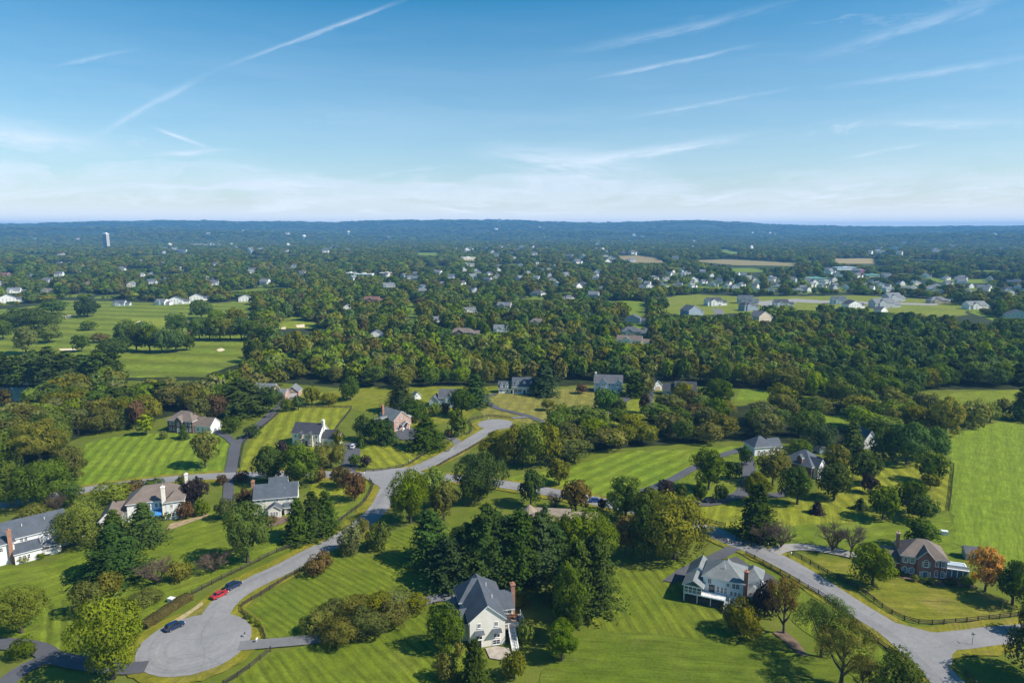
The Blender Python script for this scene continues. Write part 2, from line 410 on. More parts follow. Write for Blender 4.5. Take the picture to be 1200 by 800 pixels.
def hills():
    """wooded ridges closing the horizon, on a ring of azimuths from five to ten kilometres out"""
    sky = [(-1500, 264), (-600, 262), (0, 262.5), (60, 262), (130, 259.5), (190, 259), (260, 259.5), (330, 260.5), (400, 261.5), (440, 259.5), (520, 258.8), (600, 259.2),
           (660, 261.5), (720, 261.8), (770, 260.3), (815, 259.2), (860, 261), (900, 264), (950, 264.8), (1020, 266.2), (1080, 266.3), (1150, 265.8), (1200, 265.6), (1800, 265), (2700, 265)]
    us = np.array([s[0] for s in sky], float); vs = np.array([s[1] for s in sky], float)
    az = np.linspace(-1.35, 1.35, 700); rr = np.concatenate([np.linspace(4300, 9600, 90), np.linspace(9800, 13000, 10)])
    lat = rng.random((64, 400))
    def vn(a, b):
        a = a % 63; b = b % 399; i = a.astype(int); j = b.astype(int); fa = a - i; fb = b - j; fa = fa * fa * (3 - 2 * fa); fb = fb * fb * (3 - 2 * fb)
        return (lat[i, j] * (1 - fa) + lat[i + 1, j] * fa) * (1 - fb) + (lat[i, j + 1] * (1 - fa) + lat[i + 1, j + 1] * fa) * fb
    def height(A, RR):
        TA = np.tan(np.clip(A, -1.2, 1.2)); U = 600 + FPX * TA / CP
        Ht = CAMH + 8600 * np.cos(A) * (HOR - np.interp(U, us, vs)) / FPX * 0.985
        def ridge(r0, w): return np.exp(-((RR - r0 - 350 * np.sin(A * 5 + r0)) / w) ** 2)
        Z = Ht * ridge(8600, 1500)
        Z = np.maximum(Z, (Ht * 0.52 + 22 * np.sin(A * 9 + 1.2)) * ridge(6900, 800))
        Z = np.maximum(Z, (Ht * 0.27 + 16 * np.sin(A * 13 + 0.3)) * ridge(5600, 600))
        Z = Z + (vn(RR / 90 + 3, A * 260 + 500) - 0.5) * 7 + (vn(RR / 200, A * 110 + 200) - 0.5) * 14
        return Z * np.clip((RR - 4300) / 700, 0, 1) - 0.6
    globals()['HILLZ'] = lambda x, y: np.maximum(0.0, height(np.arctan2(x, y), np.hypot(x, y)))
    A, RR = np.meshgrid(az, rr); Z = height(A, RR)
    X = RR * np.sin(A); Y = RR * np.cos(A)
    n0, n1 = A.shape
    V = np.stack([X, Y, Z], -1).reshape(-1, 3)
    I = np.arange(n0 * n1).reshape(n0, n1)
    Fq = np.stack([I[:-1, :-1], I[:-1, 1:], I[1:, 1:], I[1:, :-1]], -1).reshape(-1, 4)
    me = bpy.data.meshes.new('hills'); me.from_pydata(V.tolist(), [], Fq.tolist())
    recalc(me)
    m, N, b = pbsdf('hill_woods')
    g = N.node('ShaderNodeNewGeometry').outputs['Position']
    n1_ = N.noise(g, 0.004, 5, 0.65); n2_ = N.noise(g, 0.03, 3, 0.7); n3_ = N.noise(g, 0.0011, 4, 0.6)
    c = N.mix(N.lin(n2_, 0.35, 0.65, 0, 1), (0.016, 0.026, 0.012), (0.06, 0.078, 0.028))
    fld = N.m('MULTIPLY', N.sm(n1_, 0.60, 0.64), N.sm(n3_, 0.44, 0.56))
    c = N.mix(N.m('MULTIPLY', fld, 0.75), c, (0.16, 0.16, 0.07))
    N.l.new(c, b.inputs['Base Color']); b.inputs['Roughness'].default_value = 1.0; b.inputs['Specular IOR Level'].default_value = 0.0
    me.materials.append(m)
    o = obj('hills', me); tag(o, 'long wooded ridges along the horizon', None, None, 'structure')
    # one far mountain beyond
    mb = MB(); n = 24; ring = []
    for k in range(n):
        t = 2 * math.pi * k / n; ring.append((-6900 + 520 * math.cos(t), 11900 + 420 * math.sin(t)))
    for k in range(n):
        a, b_ = ring[k], ring[(k + 1) % n]; q = lambda p, f, z: (-6900 + (p[0] + 6900) * f, 11900 + (p[1] - 11900) * f, z)
        mb.face([(a[0], a[1], 60), (b_[0], b_[1], 60), q(b_, .62, 150), q(a, .62, 150)]); mb.face([q(a, .62, 150), q(b_, .62, 150), q(b_, .22, 180), q(a, .22, 180)]); mb.face([q(a, .22, 180), q(b_, .22, 180), (-6900, 11900, 186)])
    mo = mb.build('distant_mountain', m); tag(mo, 'small pale peak far behind the ridge', None, None, 'structure')
hills()

# lawns, fields and verges: (name, label, photo outline, colours, stripe)
def gdir(p, q):
    a, b = gp(*p), gp(*q); return (b[0] - a[0], b[1] - a[1])
Z = [0.012]
def lawn(name, label, px, c1, c2, stripe=None, dry=0.15, jit=0.35, drycol=(0.19, 0.175, 0.05)):
    Z[0] += 0.005
    st = None
    if stripe: st = (gdir(stripe[0], stripe[1]), stripe[2], stripe[3])
    return px_sheet(name, px, Z[0], grass(name + '_grass', c1, c2, st, dry, drycol), jit, label, max(3.0, jit * 5))
YG1, YG2 = (0.112, 0.150, 0.024), (0.155, 0.182, 0.033)
BG1, BG2 = (0.085, 0.150, 0.022), (0.125, 0.185, 0.030)
DG1, DG2 = (0.068, 0.112, 0.018), (0.095, 0.138, 0.022)
MG1, MG2 = (0.075, 0.120, 0.020), (0.110, 0.150, 0.028)
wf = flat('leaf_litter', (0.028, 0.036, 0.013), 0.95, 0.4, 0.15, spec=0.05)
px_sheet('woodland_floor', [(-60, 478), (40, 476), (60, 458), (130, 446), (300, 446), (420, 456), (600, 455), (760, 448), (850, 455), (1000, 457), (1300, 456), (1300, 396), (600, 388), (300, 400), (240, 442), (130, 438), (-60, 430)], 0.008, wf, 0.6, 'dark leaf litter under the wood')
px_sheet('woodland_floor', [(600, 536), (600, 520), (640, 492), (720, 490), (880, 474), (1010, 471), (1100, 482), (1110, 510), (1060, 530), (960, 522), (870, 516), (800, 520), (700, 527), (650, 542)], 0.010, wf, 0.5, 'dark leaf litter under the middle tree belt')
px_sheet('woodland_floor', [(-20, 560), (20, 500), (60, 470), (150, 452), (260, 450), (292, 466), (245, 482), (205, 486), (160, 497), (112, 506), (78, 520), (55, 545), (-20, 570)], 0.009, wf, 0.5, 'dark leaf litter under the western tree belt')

lawn('left_meadow', 'broad bright green meadow with pale mowing lines', [(88, 558), (100, 520), (130, 512), (175, 508), (252, 508), (271, 518), (266, 552), (200, 558), (120, 568), (85, 575)], BG1, BG2, ((150, 555), (175, 520), 2.2, 0.19), 0.12)
lawn('striped_lawn', 'yellow green lawn striped by mowing above the slate roofed house', [(284, 545), (290, 523), (305, 505), (330, 479), (412, 477), (402, 492), (391, 506), (392, 530), (330, 552), (284, 553)], YG1, YG2, ((300, 545), (336, 480), 2.6, 0.19), 0.1)
lawn('lower_striped_lawn', 'yellow green striped lawn inside the road bend', [(418, 545), (416, 530), (440, 520), (500, 526), (545, 508), (556, 511), (524, 525), (498, 537), (474, 546), (440, 550)], YG1, YG2, ((455, 545), (430, 520), 2.2, 0.20), 0.1)
lawn('back_lawn', 'long green lawn in front of the wood', [(330, 478), (345, 463), (440, 453), (640, 452), (600, 470), (560, 480), (540, 494), (480, 500), (412, 478)], (0.095, 0.130, 0.022), (0.14, 0.16, 0.03), None, 0.3)
lawn('golden_lawn', 'golden green lawn before the white dormered house', [(566, 490), (560, 470), (585, 455), (640, 456), (700, 455), (705, 470), (690, 490), (640, 500), (596, 492)], (0.15, 0.145, 0.026), (0.20, 0.175, 0.035), ((640, 495), (655, 458), 3.0, 0.09), 0.3)
lawn('garden_lawn', 'sunny green lawn by the long dark driveway', [(690, 492), (730, 468), (745, 458), (768, 470), (762, 490), (715, 500)], YG1, YG2, None, 0.2)
lawn('middle_meadow', 'green meadow with diagonal mowing lines in front of the tree belt', [(586, 560), (640, 552), (670, 545), (735, 528), (800, 527), (868, 522), (867, 530), (812, 548), (766, 572), (705, 590), (660, 582), (600, 568)], BG1, (0.13, 0.175, 0.03), ((650, 580), (760, 533), 3.0, 0.16), 0.2)
lawn('orchard_lawn', 'green lawn between the two driveways', [(768, 574), (814, 550), (866, 532), (905, 545), (905, 580), (845, 590), (790, 590)], MG1, MG2, None, 0.2)
lawn('roadside_lawn', 'yellow green striped lawn below the slate hipped house', [(790, 590), (842, 588), (880, 582), (1000, 590), (1075, 596), (1080, 612), (930, 616), (895, 622), (850, 620), (815, 608)], YG1, YG2, ((860, 618), (866, 592), 1.9, 0.14), 0.15)
lawn('side_lawn', 'striped lawn beside the rail fence of the hayfield', [(955, 590), (962, 545), (1010, 535), (1060, 538), (1106, 544), (1114, 548), (1111, 598), (1070, 600)], (0.115, 0.142, 0.024), YG2, ((1090, 590), (1020, 540), 2.4, 0.19), 0.15)
lawn('front_field', 'plain green field between road and gravel drive', [(905, 645), (895, 625), (935, 614), (1085, 610), (1112, 600), (1120, 640), (1140, 655), (1100, 660), (1050, 655), (1004, 652), (962, 645), (918, 642)], MG1, (0.105, 0.155, 0.026), ((940, 640), (1090, 618), 3.4, 0.07), 0.2)
lawn('hay_field', 'bright open hayfield with wavering mower lines', [(1116, 600), (1114, 545), (1112, 515), (1130, 505), (1172, 494), (1215, 500), (1320, 520), (1330, 680), (1200, 665), (1150, 650), (1118, 636)], (0.100, 0.162, 0.026), (0.120, 0.184, 0.031), ((1150, 640), (1150, 520), 2.8, 0.07), 0.10)
lawn('far_field', 'strip of pale green field behind the tree belt', [(1085, 470), (1120, 460), (1200, 456), (1260, 456), (1260, 474), (1180, 474), (1130, 474)], (0.10, 0.15, 0.025), (0.13, 0.17, 0.03), None, 0.2)
lawn('gap_field', 'small bright clearing between trees', [(860, 470), (868, 456), (905, 458), (908, 468)], BG1, BG2)
lawn('gap_field', 'small bright clearing inside the tree belt', [(962, 500), (968, 487), (1010, 486), (1012, 500)], BG1, BG2)
lawn('corner_lawn', 'green lawn in front of the red brick house', [(935, 650), (950, 651), (1003, 655), (1060, 668), (1120, 685), (1195, 708), (1196, 721), (1106, 730), (1074, 728), (1042, 714), (1009, 690), (975, 674)], (0.085, 0.120, 0.022), (0.13, 0.145, 0.03), ((1000, 690), (1150, 700), 2.6, 0.07), 0.55, drycol=(0.21, 0.16, 0.05))
lawn('centre_lawn', 'darker green striped lawn east of the rail fence', [(284, 714), (345, 680), (372, 662), (420, 640), (480, 615), (560, 622), (600, 640), (560, 690), (535, 698), (505, 704), (470, 722), (420, 744), (330, 751), (310, 750), (300, 728)], DG1, (0.102, 0.138, 0.022), ((400, 660), (440, 681), 0.95, 0.15), 0.22)
lawn('lower_lawn', 'striped green lawn at the near edge of the view', [(270, 802), (318, 764), (378, 752), (430, 745), (500, 714), (540, 702), (560, 780), (600, 860), (200, 860)], DG1, (0.102, 0.142, 0.022), ((445, 765), (480, 800), 1.1, 0.13), 0.2)
lawn('lower_east_lawn', 'darker unstriped lawn at the near edge below the blue house', [(640, 780), (690, 735), (800, 742), (900, 742), (1010, 800), (1040, 860), (600, 860)], DG1, (0.075, 0.110, 0.020), ((650, 770), (800, 780), 2.0, 0.05), 0.2)
lawn('east_lawn', 'wide green striped lawn between the pines and the blue house', [(690, 665), (760, 668), (790, 655), (822, 655), (860, 720), (880, 748), (800, 746), (690, 738)], MG1, (0.100, 0.132, 0.022), ((720, 665), (770, 745), 1.5, 0.14), 0.15)
lawn('strip_lawn', 'strip of lawn between the road fence and the blue house', [(845, 652), (862, 650), (905, 672), (965, 705), (1030, 756), (1070, 786), (1030, 830), (980, 770), (930, 730), (885, 668)], MG1, MG2, None, 0.2)
lawn('west_lawn', 'mown green back lawn of the white houses', [(0, 668), (60, 662), (90, 640), (170, 640), (215, 610), (240, 590), (300, 620), (340, 600), (400, 590), (420, 575), (432, 572), (425, 588), (394, 615), (345, 642), (290, 663), (255, 680), (225, 696), (150, 740), (60, 762), (-10, 752)], (0.078, 0.125, 0.019), (0.112, 0.155, 0.026), ((60, 700), (200, 660), 2.0, 0.05), 0.2)
lawn('striped_patch', 'square patch of lawn with broad dark mowing bands', [(46, 755), (50, 712), (72, 702), (104, 704), (112, 735), (98, 762), (66, 766)], MG1, MG2, ((66, 750), (68, 705), 1.35, 0.24), 0.1)
lawn('junction_lawn', 'sunny lawn beside the road junction', [(360, 578), (370, 560), (430, 560), (436, 568), (420, 585), (380, 600)], YG1, YG2, None, 0.3)
lawn('golf_fairway', 'smooth pale green golf fairways between tree clumps', [(-40, 420), (-40, 366), (30, 360), (75, 352), (125, 353), (225, 357), (285, 353), (330, 352), (372, 376), (335, 384), (292, 398), (284, 425), (236, 441), (142, 443), (128, 430), (60, 425)], (0.080, 0.130, 0.024), (0.120, 0.160, 0.034), ((20, 400), (280, 410), 16.0, 0.19), 0.25)
lawn('golf_green', 'pale smooth putting green', [(132, 378), (160, 372), (196, 374), (192, 382), (150, 384)], (0.14, 0.19, 0.04), (0.16, 0.20, 0.045), None, 0.0)
lawn('golf_green', 'pale smooth putting green beside the sand', [(324, 380), (345, 376), (374, 379), (372, 385), (334, 385)], (0.13, 0.18, 0.035), (0.15, 0.19, 0.04), None, 0.0)
lawn('golf_green', 'narrow mown green below the lone pine', [(326, 424), (330, 400), (352, 398), (360, 424)], (0.10, 0.16, 0.03), (0.12, 0.17, 0.03), None, 0.0)
lawn('pond_bank', 'rough green bank south of the pond', [(-60, 560), (-60, 474), (0, 473), (52, 470), (50, 482), (30, 500), (10, 540), (-10, 560)], (0.090, 0.130, 0.024), (0.135, 0.155, 0.032), None, 0.3)
TAN = (0.27, 0.20, 0.09)
lawn('plot_field', 'yellow green building plots around the new houses', [(775, 349), (815, 345), (880, 348), (1000, 346), (1100, 351), (1130, 360), (1130, 371), (1000, 372), (880, 366), (800, 371), (778, 366)], (0.095, 0.145, 0.032), (0.15, 0.18, 0.05), None, 0.6, 3.0)
lawn('slope_field', 'pale green slope on the right of the plots', [(1135, 366), (1160, 361), (1190, 376), (1180, 381)], BG1, BG2)
lawn('stubble_field', 'tan stubble field before the far woods', [(718, 300), (748, 299.5), (765, 301.5), (792, 308), (740, 308), (722, 304)], TAN, (0.22, 0.18, 0.08), None, 0.3, 5.0)
lawn('stubble_field', 'wider tan stubble field in the middle distance', [(806, 305.5), (850, 304), (900, 306.5), (934, 309), (930, 312), (860, 310.5)], TAN, (0.20, 0.18, 0.07), None, 0.3, 5.0)
lawn('stubble_field', 'tan field right of the stubble, edged by trees', [(972, 303), (1026, 303), (1028, 309), (980, 309)], (0.32, 0.24, 0.11), (0.26, 0.21, 0.09), None, 0.3, 5.0)
lawn('paddock', 'small bright paddock far away', [(838, 293), (852, 292.5), (872, 297), (858, 298)], BG1, BG2, jit=5.0)
lawn('paddock', 'bright paddock behind the subdivision', [(1062, 318), (1080, 320), (1110, 327), (1160, 327), (1162, 332), (1100, 332)], BG1, BG2, jit=5.0)
lawn('paddock', 'narrow bright strip beyond the beige hall', [(486, 296), (515, 296), (516, 300), (488, 299)], BG1, BG2, jit=5.0)
lawn('paddock', 'green strip beside the stubble', [(852, 314), (885, 314), (900, 319), (860, 319)], BG1, BG2, jit=5.0)
lawn('yard_grass', 'small bright yard along the town street', [(728, 352), (755, 353), (756, 380), (744, 392), (735, 372)], BG1, BG2)
lawn('yard_grass', 'small bright yard below the red brick ranch', [(468, 350), (480, 352), (498, 373), (486, 378), (470, 362)], BG1, BG2)
lawn('sand_bunker', 'pale sand bunker by the far green', [(74, 370), (83, 369), (84, 372), (76, 373)], (0.6, 0.5, 0.32), (0.65, 0.55, 0.36), None, 0)
lawn('sand_bunker', 'pale sand bunker beside the putting green', [(160, 377), (168, 376), (168, 379), (162, 380)], (0.6, 0.5, 0.32), (0.65, 0.55, 0.36), None, 0)
lawn('sand_bunker', 'pale sand bunker on the open fairway', [(254, 410), (259, 408), (264, 410), (260, 412), (256, 412)], (0.6, 0.5, 0.32), (0.65, 0.55, 0.36), None, 0)
lawn('sand_bunker', 'long sand bunker among the near pines', [(69, 409), (89, 408), (89, 411), (71, 411)], (0.6, 0.5, 0.32), (0.65, 0.55, 0.36), None, 0)
lawn('sand_bunker', 'pale sand bunker at the small green', [(346, 381), (357, 380), (357, 384), (348, 384)], (0.6, 0.5, 0.32), (0.65, 0.55, 0.36), None, 0)
lawn('sand_bunker', 'sand bunker at the left of the small green', [(328, 384), (335, 383), (335, 386), (329, 386)], (0.6, 0.5, 0.32), (0.65, 0.55, 0.36), None, 0)
lawn('sand_bunker', 'pale sand bunker beside the lone tree', [(338, 408), (350, 406), (351, 410), (340, 411)], (0.6, 0.5, 0.32), (0.65, 0.55, 0.36), None, 0)
lawn('bare_earth', 'brown bare earth bank between golf trees', [(219, 376), (226, 376), (227, 391), (220, 391)], (0.17, 0.11, 0.06), (0.2, 0.14, 0.07), None, 0)

def pond():
    m, N, b = pbsdf('pond_water')
    g = N.node('ShaderNodeNewGeometry').outputs['Position']
    b.inputs['Base Color'].default_value = (0.012, 0.04, 0.055, 1); b.inputs['Roughness'].default_value = 0.06
    bp = N.node('ShaderNodeBump'); bp.inputs['Strength'].default_value = 0.08; N.l.new(N.noise(g, 1.2, 3), bp.inputs['Height']); N.l.new(bp.outputs[0], b.inputs['Normal'])
    px_sheet('pond_water', [(-40, 455), (40, 453), (46, 460), (40, 468), (20, 470), (-40, 472)], 0.20, m, 0.4, 'small blue pond among trees')
pond()

# roads
ASPH = asphalt('road_asphalt', (0.222, 0.215, 0.208), 0.12)
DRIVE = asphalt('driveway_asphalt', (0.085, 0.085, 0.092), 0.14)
OLDDR = asphalt('old_driveway_asphalt', (0.16, 0.158, 0.155), 0.12)
GRAV = asphalt('gravel', (0.27, 0.255, 0.23), 0.10)
VERGE = grass('verge_grass', (0.105, 0.128, 0.024), (0.165, 0.160, 0.034), None, 0.5, (0.25, 0.18, 0.06), 0.06)
roadA = px_line([(246, 732), (262, 708), (282, 692), (306, 679), (332, 667), (362, 651), (394, 635), (424, 615), (444, 596), (454, 578), (462, 558)])
roadB = px_line([(-70, 603), (10, 592), (60, 582), (110, 573), (160, 566.5), (200, 562), (250, 558.5), (300, 556.5), (350, 556), (400, 556.5), (440, 557.5), (465, 555.5), (487, 550), (512, 539.5), (537, 526), (560, 512), (575, 503), (584, 497)])
roadD = px_line([(440, 557.5), (520, 560), (560, 564), (600, 569.5), (650, 578), (700, 588), (760, 602), (800, 612), (827, 620.5), (852, 631), (880, 642.5), (910, 656), (936, 670), (960, 685.5), (1002, 713), (1046, 741), (1078, 768), (1108, 798), (1130, 824), (1160, 862)])
roadE = px_line([(1062, 752), (1095, 753), (1130, 750), (1165, 745.5), (1205, 742), (1260, 738), (1330, 734)])
def verge(line, w, z): ribbon('road_verge', line, w, z, VERGE, 0.5, 'dry yellowed grass verge along the road')
verge(roadA, 12.6, 0.245); verge(roadB, 11.5, 0.249); verge(roadD, 11.6, 0.253); verge(roadE, 11.8, 0.257)
ribbon('road', roadA, 6.7, 0.300, ASPH, 0.06, 'grey asphalt lane down to the turning circle')
ribbon('road', roadB, 6.4, 0.305, ASPH, 0.06, 'grey asphalt lane crossing behind the houses')
ribbon('road', roadD, 7.0, 0.310, ASPH, 0.06, 'grey asphalt road running down to the junction')
ribbon('road', roadE, 6.6, 0.315, ASPH, 0.06, 'grey asphalt side road joining at the corner')
def disc(name, c, r, z, mat, label, jit=0.08, n=72):
    ground_sheet(name, [(c[0] + (r + rng.normal(0, jit)) * math.cos(2 * math.pi * k / n), c[1] + (r + rng.normal(0, jit)) * math.sin(2 * math.pi * k / n)) for k in range(n)], z, mat, 0, 3, label)
CUL = gp(229, 754)
disc('road_verge', CUL, 14.6, 0.241, VERGE, 'dry grass rim round the turning circle', 0.3)
disc('road', CUL, 11.9, 0.320, ASPH, 'round asphalt turning circle at the end of the lane')
px_sheet('road', [(252, 747), (246, 716), (262, 703), (284, 694), (284, 698), (264, 722), (262, 735), (280, 745)], 0.308, ASPH, 0.05, 'flared throat of the turning circle')
C2 = gp(581, 497.5)
disc('road_verge', C2, 11.5, 0.243, VERGE, 'dry grass rim round the far turning circle', 0.3)
disc('road', C2, 8.6, 0.325, ASPH, 'small asphalt turning circle at the far lane end')
def off(line, d): return (strip_pts(line, 2 * abs(d))[0 if d > 0 else 1])
WORN = asphalt('worn_asphalt', (0.198, 0.193, 0.188), 0.16); PALE = asphalt('pale_asphalt', (0.245, 0.236, 0.226), 0.12); SEAL = flat('crack_seal', (0.165, 0.163, 0.160), .8, .3, .8)
ribbon('asphalt_wear', off(roadD, -1.55)[4:-4], 2.1, 0.3165, WORN, 0.12, 'darker worn wheel track on the right road')
ribbon('asphalt_wear', off(roadD, 2.9)[4:-4], .7, 0.3165, PALE, 0.12, 'pale gravelly edge of the right road')
ribbon('asphalt_wear', off(roadA, 1.3)[3:-3], 1.7, 0.3045, WORN, 0.12, 'darker worn wheel track on the lane')
ribbon('asphalt_wear', off(roadB, -1.2)[3:-8], 1.6, 0.3095, WORN, 0.12, 'darker worn wheel track on the far lane')
for k, (r0, a0, a1) in enumerate(((9.6, 2.6, 6.0), (7.9, 3.2, 6.6), (6.0, 2.9, 6.2), (10.9, 3.4, 5.6))):
    ts = np.linspace(a0, a1, 50); wv = np.sin(ts * 3 + k) * .35
    ribbon('asphalt_wear', np.stack([CUL[0] + (r0 + wv) * np.cos(ts), CUL[1] + (r0 + wv) * np.sin(ts)], 1), .55, 0.3245 + .0015 * k, WORN if k != 1 else PALE, 0.10, 'faint curved tyre track on the turning circle')
def seal(px, z): 
    ln = px_line(px, .6); ribbon('crack_seal', ln + rng.normal(0, .10, ln.shape), .13, z, SEAL, 0, 'thin dark sealed crack across the asphalt')
seal([(176, 762), (205, 752), (240, 748), (282, 738)], .3305); seal([(232, 792), (240, 770), (236, 745), (250, 722)], .3315); seal([(190, 778), (214, 768), (236, 770), (262, 780)], .3325)
seal([(306, 673), (318, 690)], .3065); seal([(378, 637), (392, 641), (404, 635)], .3065); seal([(985, 690), (975, 701), (990, 712)], .3195); seal([(1030, 716), (1016, 724)], .3195); seal([(1064, 742), (1090, 760), (1120, 752)], .3225); seal([(505, 536), (520, 540)], .3115)
px_sheet('road', [(1040, 728), (1062, 734), (1090, 741), (1112, 743.5), (1125, 743), (1150, 752), (1124, 760), (1116, 768), (1116, 780), (1090, 780), (1060, 752)], 0.318, ASPH, 0.03, 'widened asphalt at the road junction')
px_sheet('road', [(430, 562), (428, 552), (480, 548), (500, 556), (480, 566), (464, 574), (446, 572)], 0.322, ASPH, 0.03, 'asphalt apron where the two lanes meet')
def drive(px, w, mat, z, label): ribbon('driveway', px_line(px, 1.5), w, z, mat, 0.05, label)
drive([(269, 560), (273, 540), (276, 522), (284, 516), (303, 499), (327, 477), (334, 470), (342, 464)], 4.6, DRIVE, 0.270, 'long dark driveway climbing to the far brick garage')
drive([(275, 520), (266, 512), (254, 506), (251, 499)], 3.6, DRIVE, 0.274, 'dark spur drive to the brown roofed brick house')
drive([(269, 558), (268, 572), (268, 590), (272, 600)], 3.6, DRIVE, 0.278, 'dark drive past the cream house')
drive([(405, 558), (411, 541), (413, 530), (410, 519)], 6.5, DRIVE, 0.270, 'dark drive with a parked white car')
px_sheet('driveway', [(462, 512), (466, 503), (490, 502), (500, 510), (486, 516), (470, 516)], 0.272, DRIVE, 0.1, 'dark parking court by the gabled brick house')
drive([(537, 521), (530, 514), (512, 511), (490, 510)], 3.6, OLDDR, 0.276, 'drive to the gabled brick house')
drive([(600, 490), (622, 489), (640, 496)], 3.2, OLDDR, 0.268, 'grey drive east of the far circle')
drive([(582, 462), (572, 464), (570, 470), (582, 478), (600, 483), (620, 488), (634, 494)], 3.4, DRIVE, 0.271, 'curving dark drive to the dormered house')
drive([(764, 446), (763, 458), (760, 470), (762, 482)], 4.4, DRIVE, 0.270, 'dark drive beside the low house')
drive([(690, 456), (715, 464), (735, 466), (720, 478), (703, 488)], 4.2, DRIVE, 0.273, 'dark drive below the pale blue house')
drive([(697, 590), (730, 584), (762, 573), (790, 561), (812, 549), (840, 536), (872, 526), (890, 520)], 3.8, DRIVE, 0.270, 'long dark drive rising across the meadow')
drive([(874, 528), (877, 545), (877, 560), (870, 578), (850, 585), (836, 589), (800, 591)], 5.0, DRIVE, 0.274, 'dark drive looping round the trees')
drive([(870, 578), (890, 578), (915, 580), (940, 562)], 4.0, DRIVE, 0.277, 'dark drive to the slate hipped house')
px_sheet('driveway', [(852, 641), (868, 644), (850, 655), (830, 662), (820, 668), (806, 676), (790, 684), (777, 681), (795, 668), (822, 656)], 0.345, DRIVE, 0.1, 'dark drive and parking court of the blue house')
px_sheet('driveway', [(862, 652), (880, 664), (906, 676), (912, 684), (892, 696), (884, 684), (862, 662), (846, 658)], 0.260, DRIVE, 0.1, 'dark parking strip behind the blue house')
drive([(905, 648), (919, 643), (940, 641.5), (962, 644), (985, 648), (1004, 653), (1026, 662), (1040, 664)], 4.2, GRAV, 0.335, 'pale gravel drive to the red brick house')
drive([(280, 758), (300, 756), (340, 752.5), (378, 748), (430, 735), (480, 713), (505, 703), (536, 699)], 3.6, OLDDR, 0.350, 'grey drive from the circle to the white gabled house')
drive([(172, 782), (150, 784), (120, 782), (90, 777), (62, 772), (42, 778), (20, 790), (0, 808)], 4.2, DRIVE, 0.350, 'dark curving drive near the bottom corner')
drive([(60, 770), (48, 762), (20, 756), (-20, 755)], 4.2, DRIVE, 0.354, 'dark drive branch leaving the frame')
px_sheet('driveway', [(905, 362), (880, 354), (930, 350), (960, 352), (1100, 356), (1098, 358), (950, 355), (935, 354)], 0.20, GRAV, 0.3, 'pale unfinished street across the building plots')
px_sheet('driveway', [(841, 372), (834, 362), (846, 362), (851, 372)], 0.22, OLDDR, 0.1, 'short pale drive below the plot houses')
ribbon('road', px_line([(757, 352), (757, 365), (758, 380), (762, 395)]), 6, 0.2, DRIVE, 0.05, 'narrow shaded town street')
ribbon('road', px_line([(470, 340), (471, 355), (474, 366), (482, 376)]), 6, 0.2, OLDDR, 0.05, 'narrow grey town street between trees')
px_sheet('patio', [(568, 760), (582, 757), (597, 760), (599, 768), (588, 774), (574, 772)], 0.262, flat('patio_stone', (0.36, 0.31, 0.25), 0.85, 0.2, 0.9), 0.1, 'pale round stone patio below the white gabled house')
px_sheet('mulch_bed', [(195, 622), (200, 614), (228, 607), (243, 602), (246, 604), (225, 612), (204, 620)], 0.262, flat('mulch_tan', (0.30, 0.22, 0.12), 0.9, 0.25, 0.8), 0.1, 'tan mulch bed along the back of the white house')
MULCH = flat('mulch_brown', (0.15, 0.10, 0.065), 0.9, 0.3, 0.8)
px_sheet('mulch_bed', [(530, 691), (560, 686), (600, 684), (640, 680), (655, 678), (655, 681), (600, 688), (560, 690)], 0.262, flat('mulch_gold', (0.34, 0.25, 0.08), 0.9, 0.3, 0.8), 0.1, 'golden leaf litter under the pines')
px_sheet('mulch_bed', [(906, 742), (918, 738), (935, 752), (948, 770), (936, 768), (918, 752)], 0.262, MULCH, 0.1, 'brown mulch bed under the sparse trees')
px_sheet('mulch_bed', [(1048, 676), (1070, 676), (1110, 684), (1140, 684), (1142, 688), (1108, 688), (1070, 681)], 0.262, MULCH, 0.1, 'brown mulch bed in front of the brick house')
px_sheet('mulch_bed', [(310, 606), (338, 606), (340, 611), (326, 616), (312, 618)], 0.262, MULCH, 0.1, 'brown mulch bed behind the cream house')
px_sheet('dirt_strip', [(178, 744), (222, 716), (236, 706), (238, 709), (212, 728), (182, 748)], 0.266, flat('tan_dirt', (0.34, 0.27, 0.13), 0.9, 0.25, 0.8), 0.1, 'pale bare dirt strip beside the hedge')

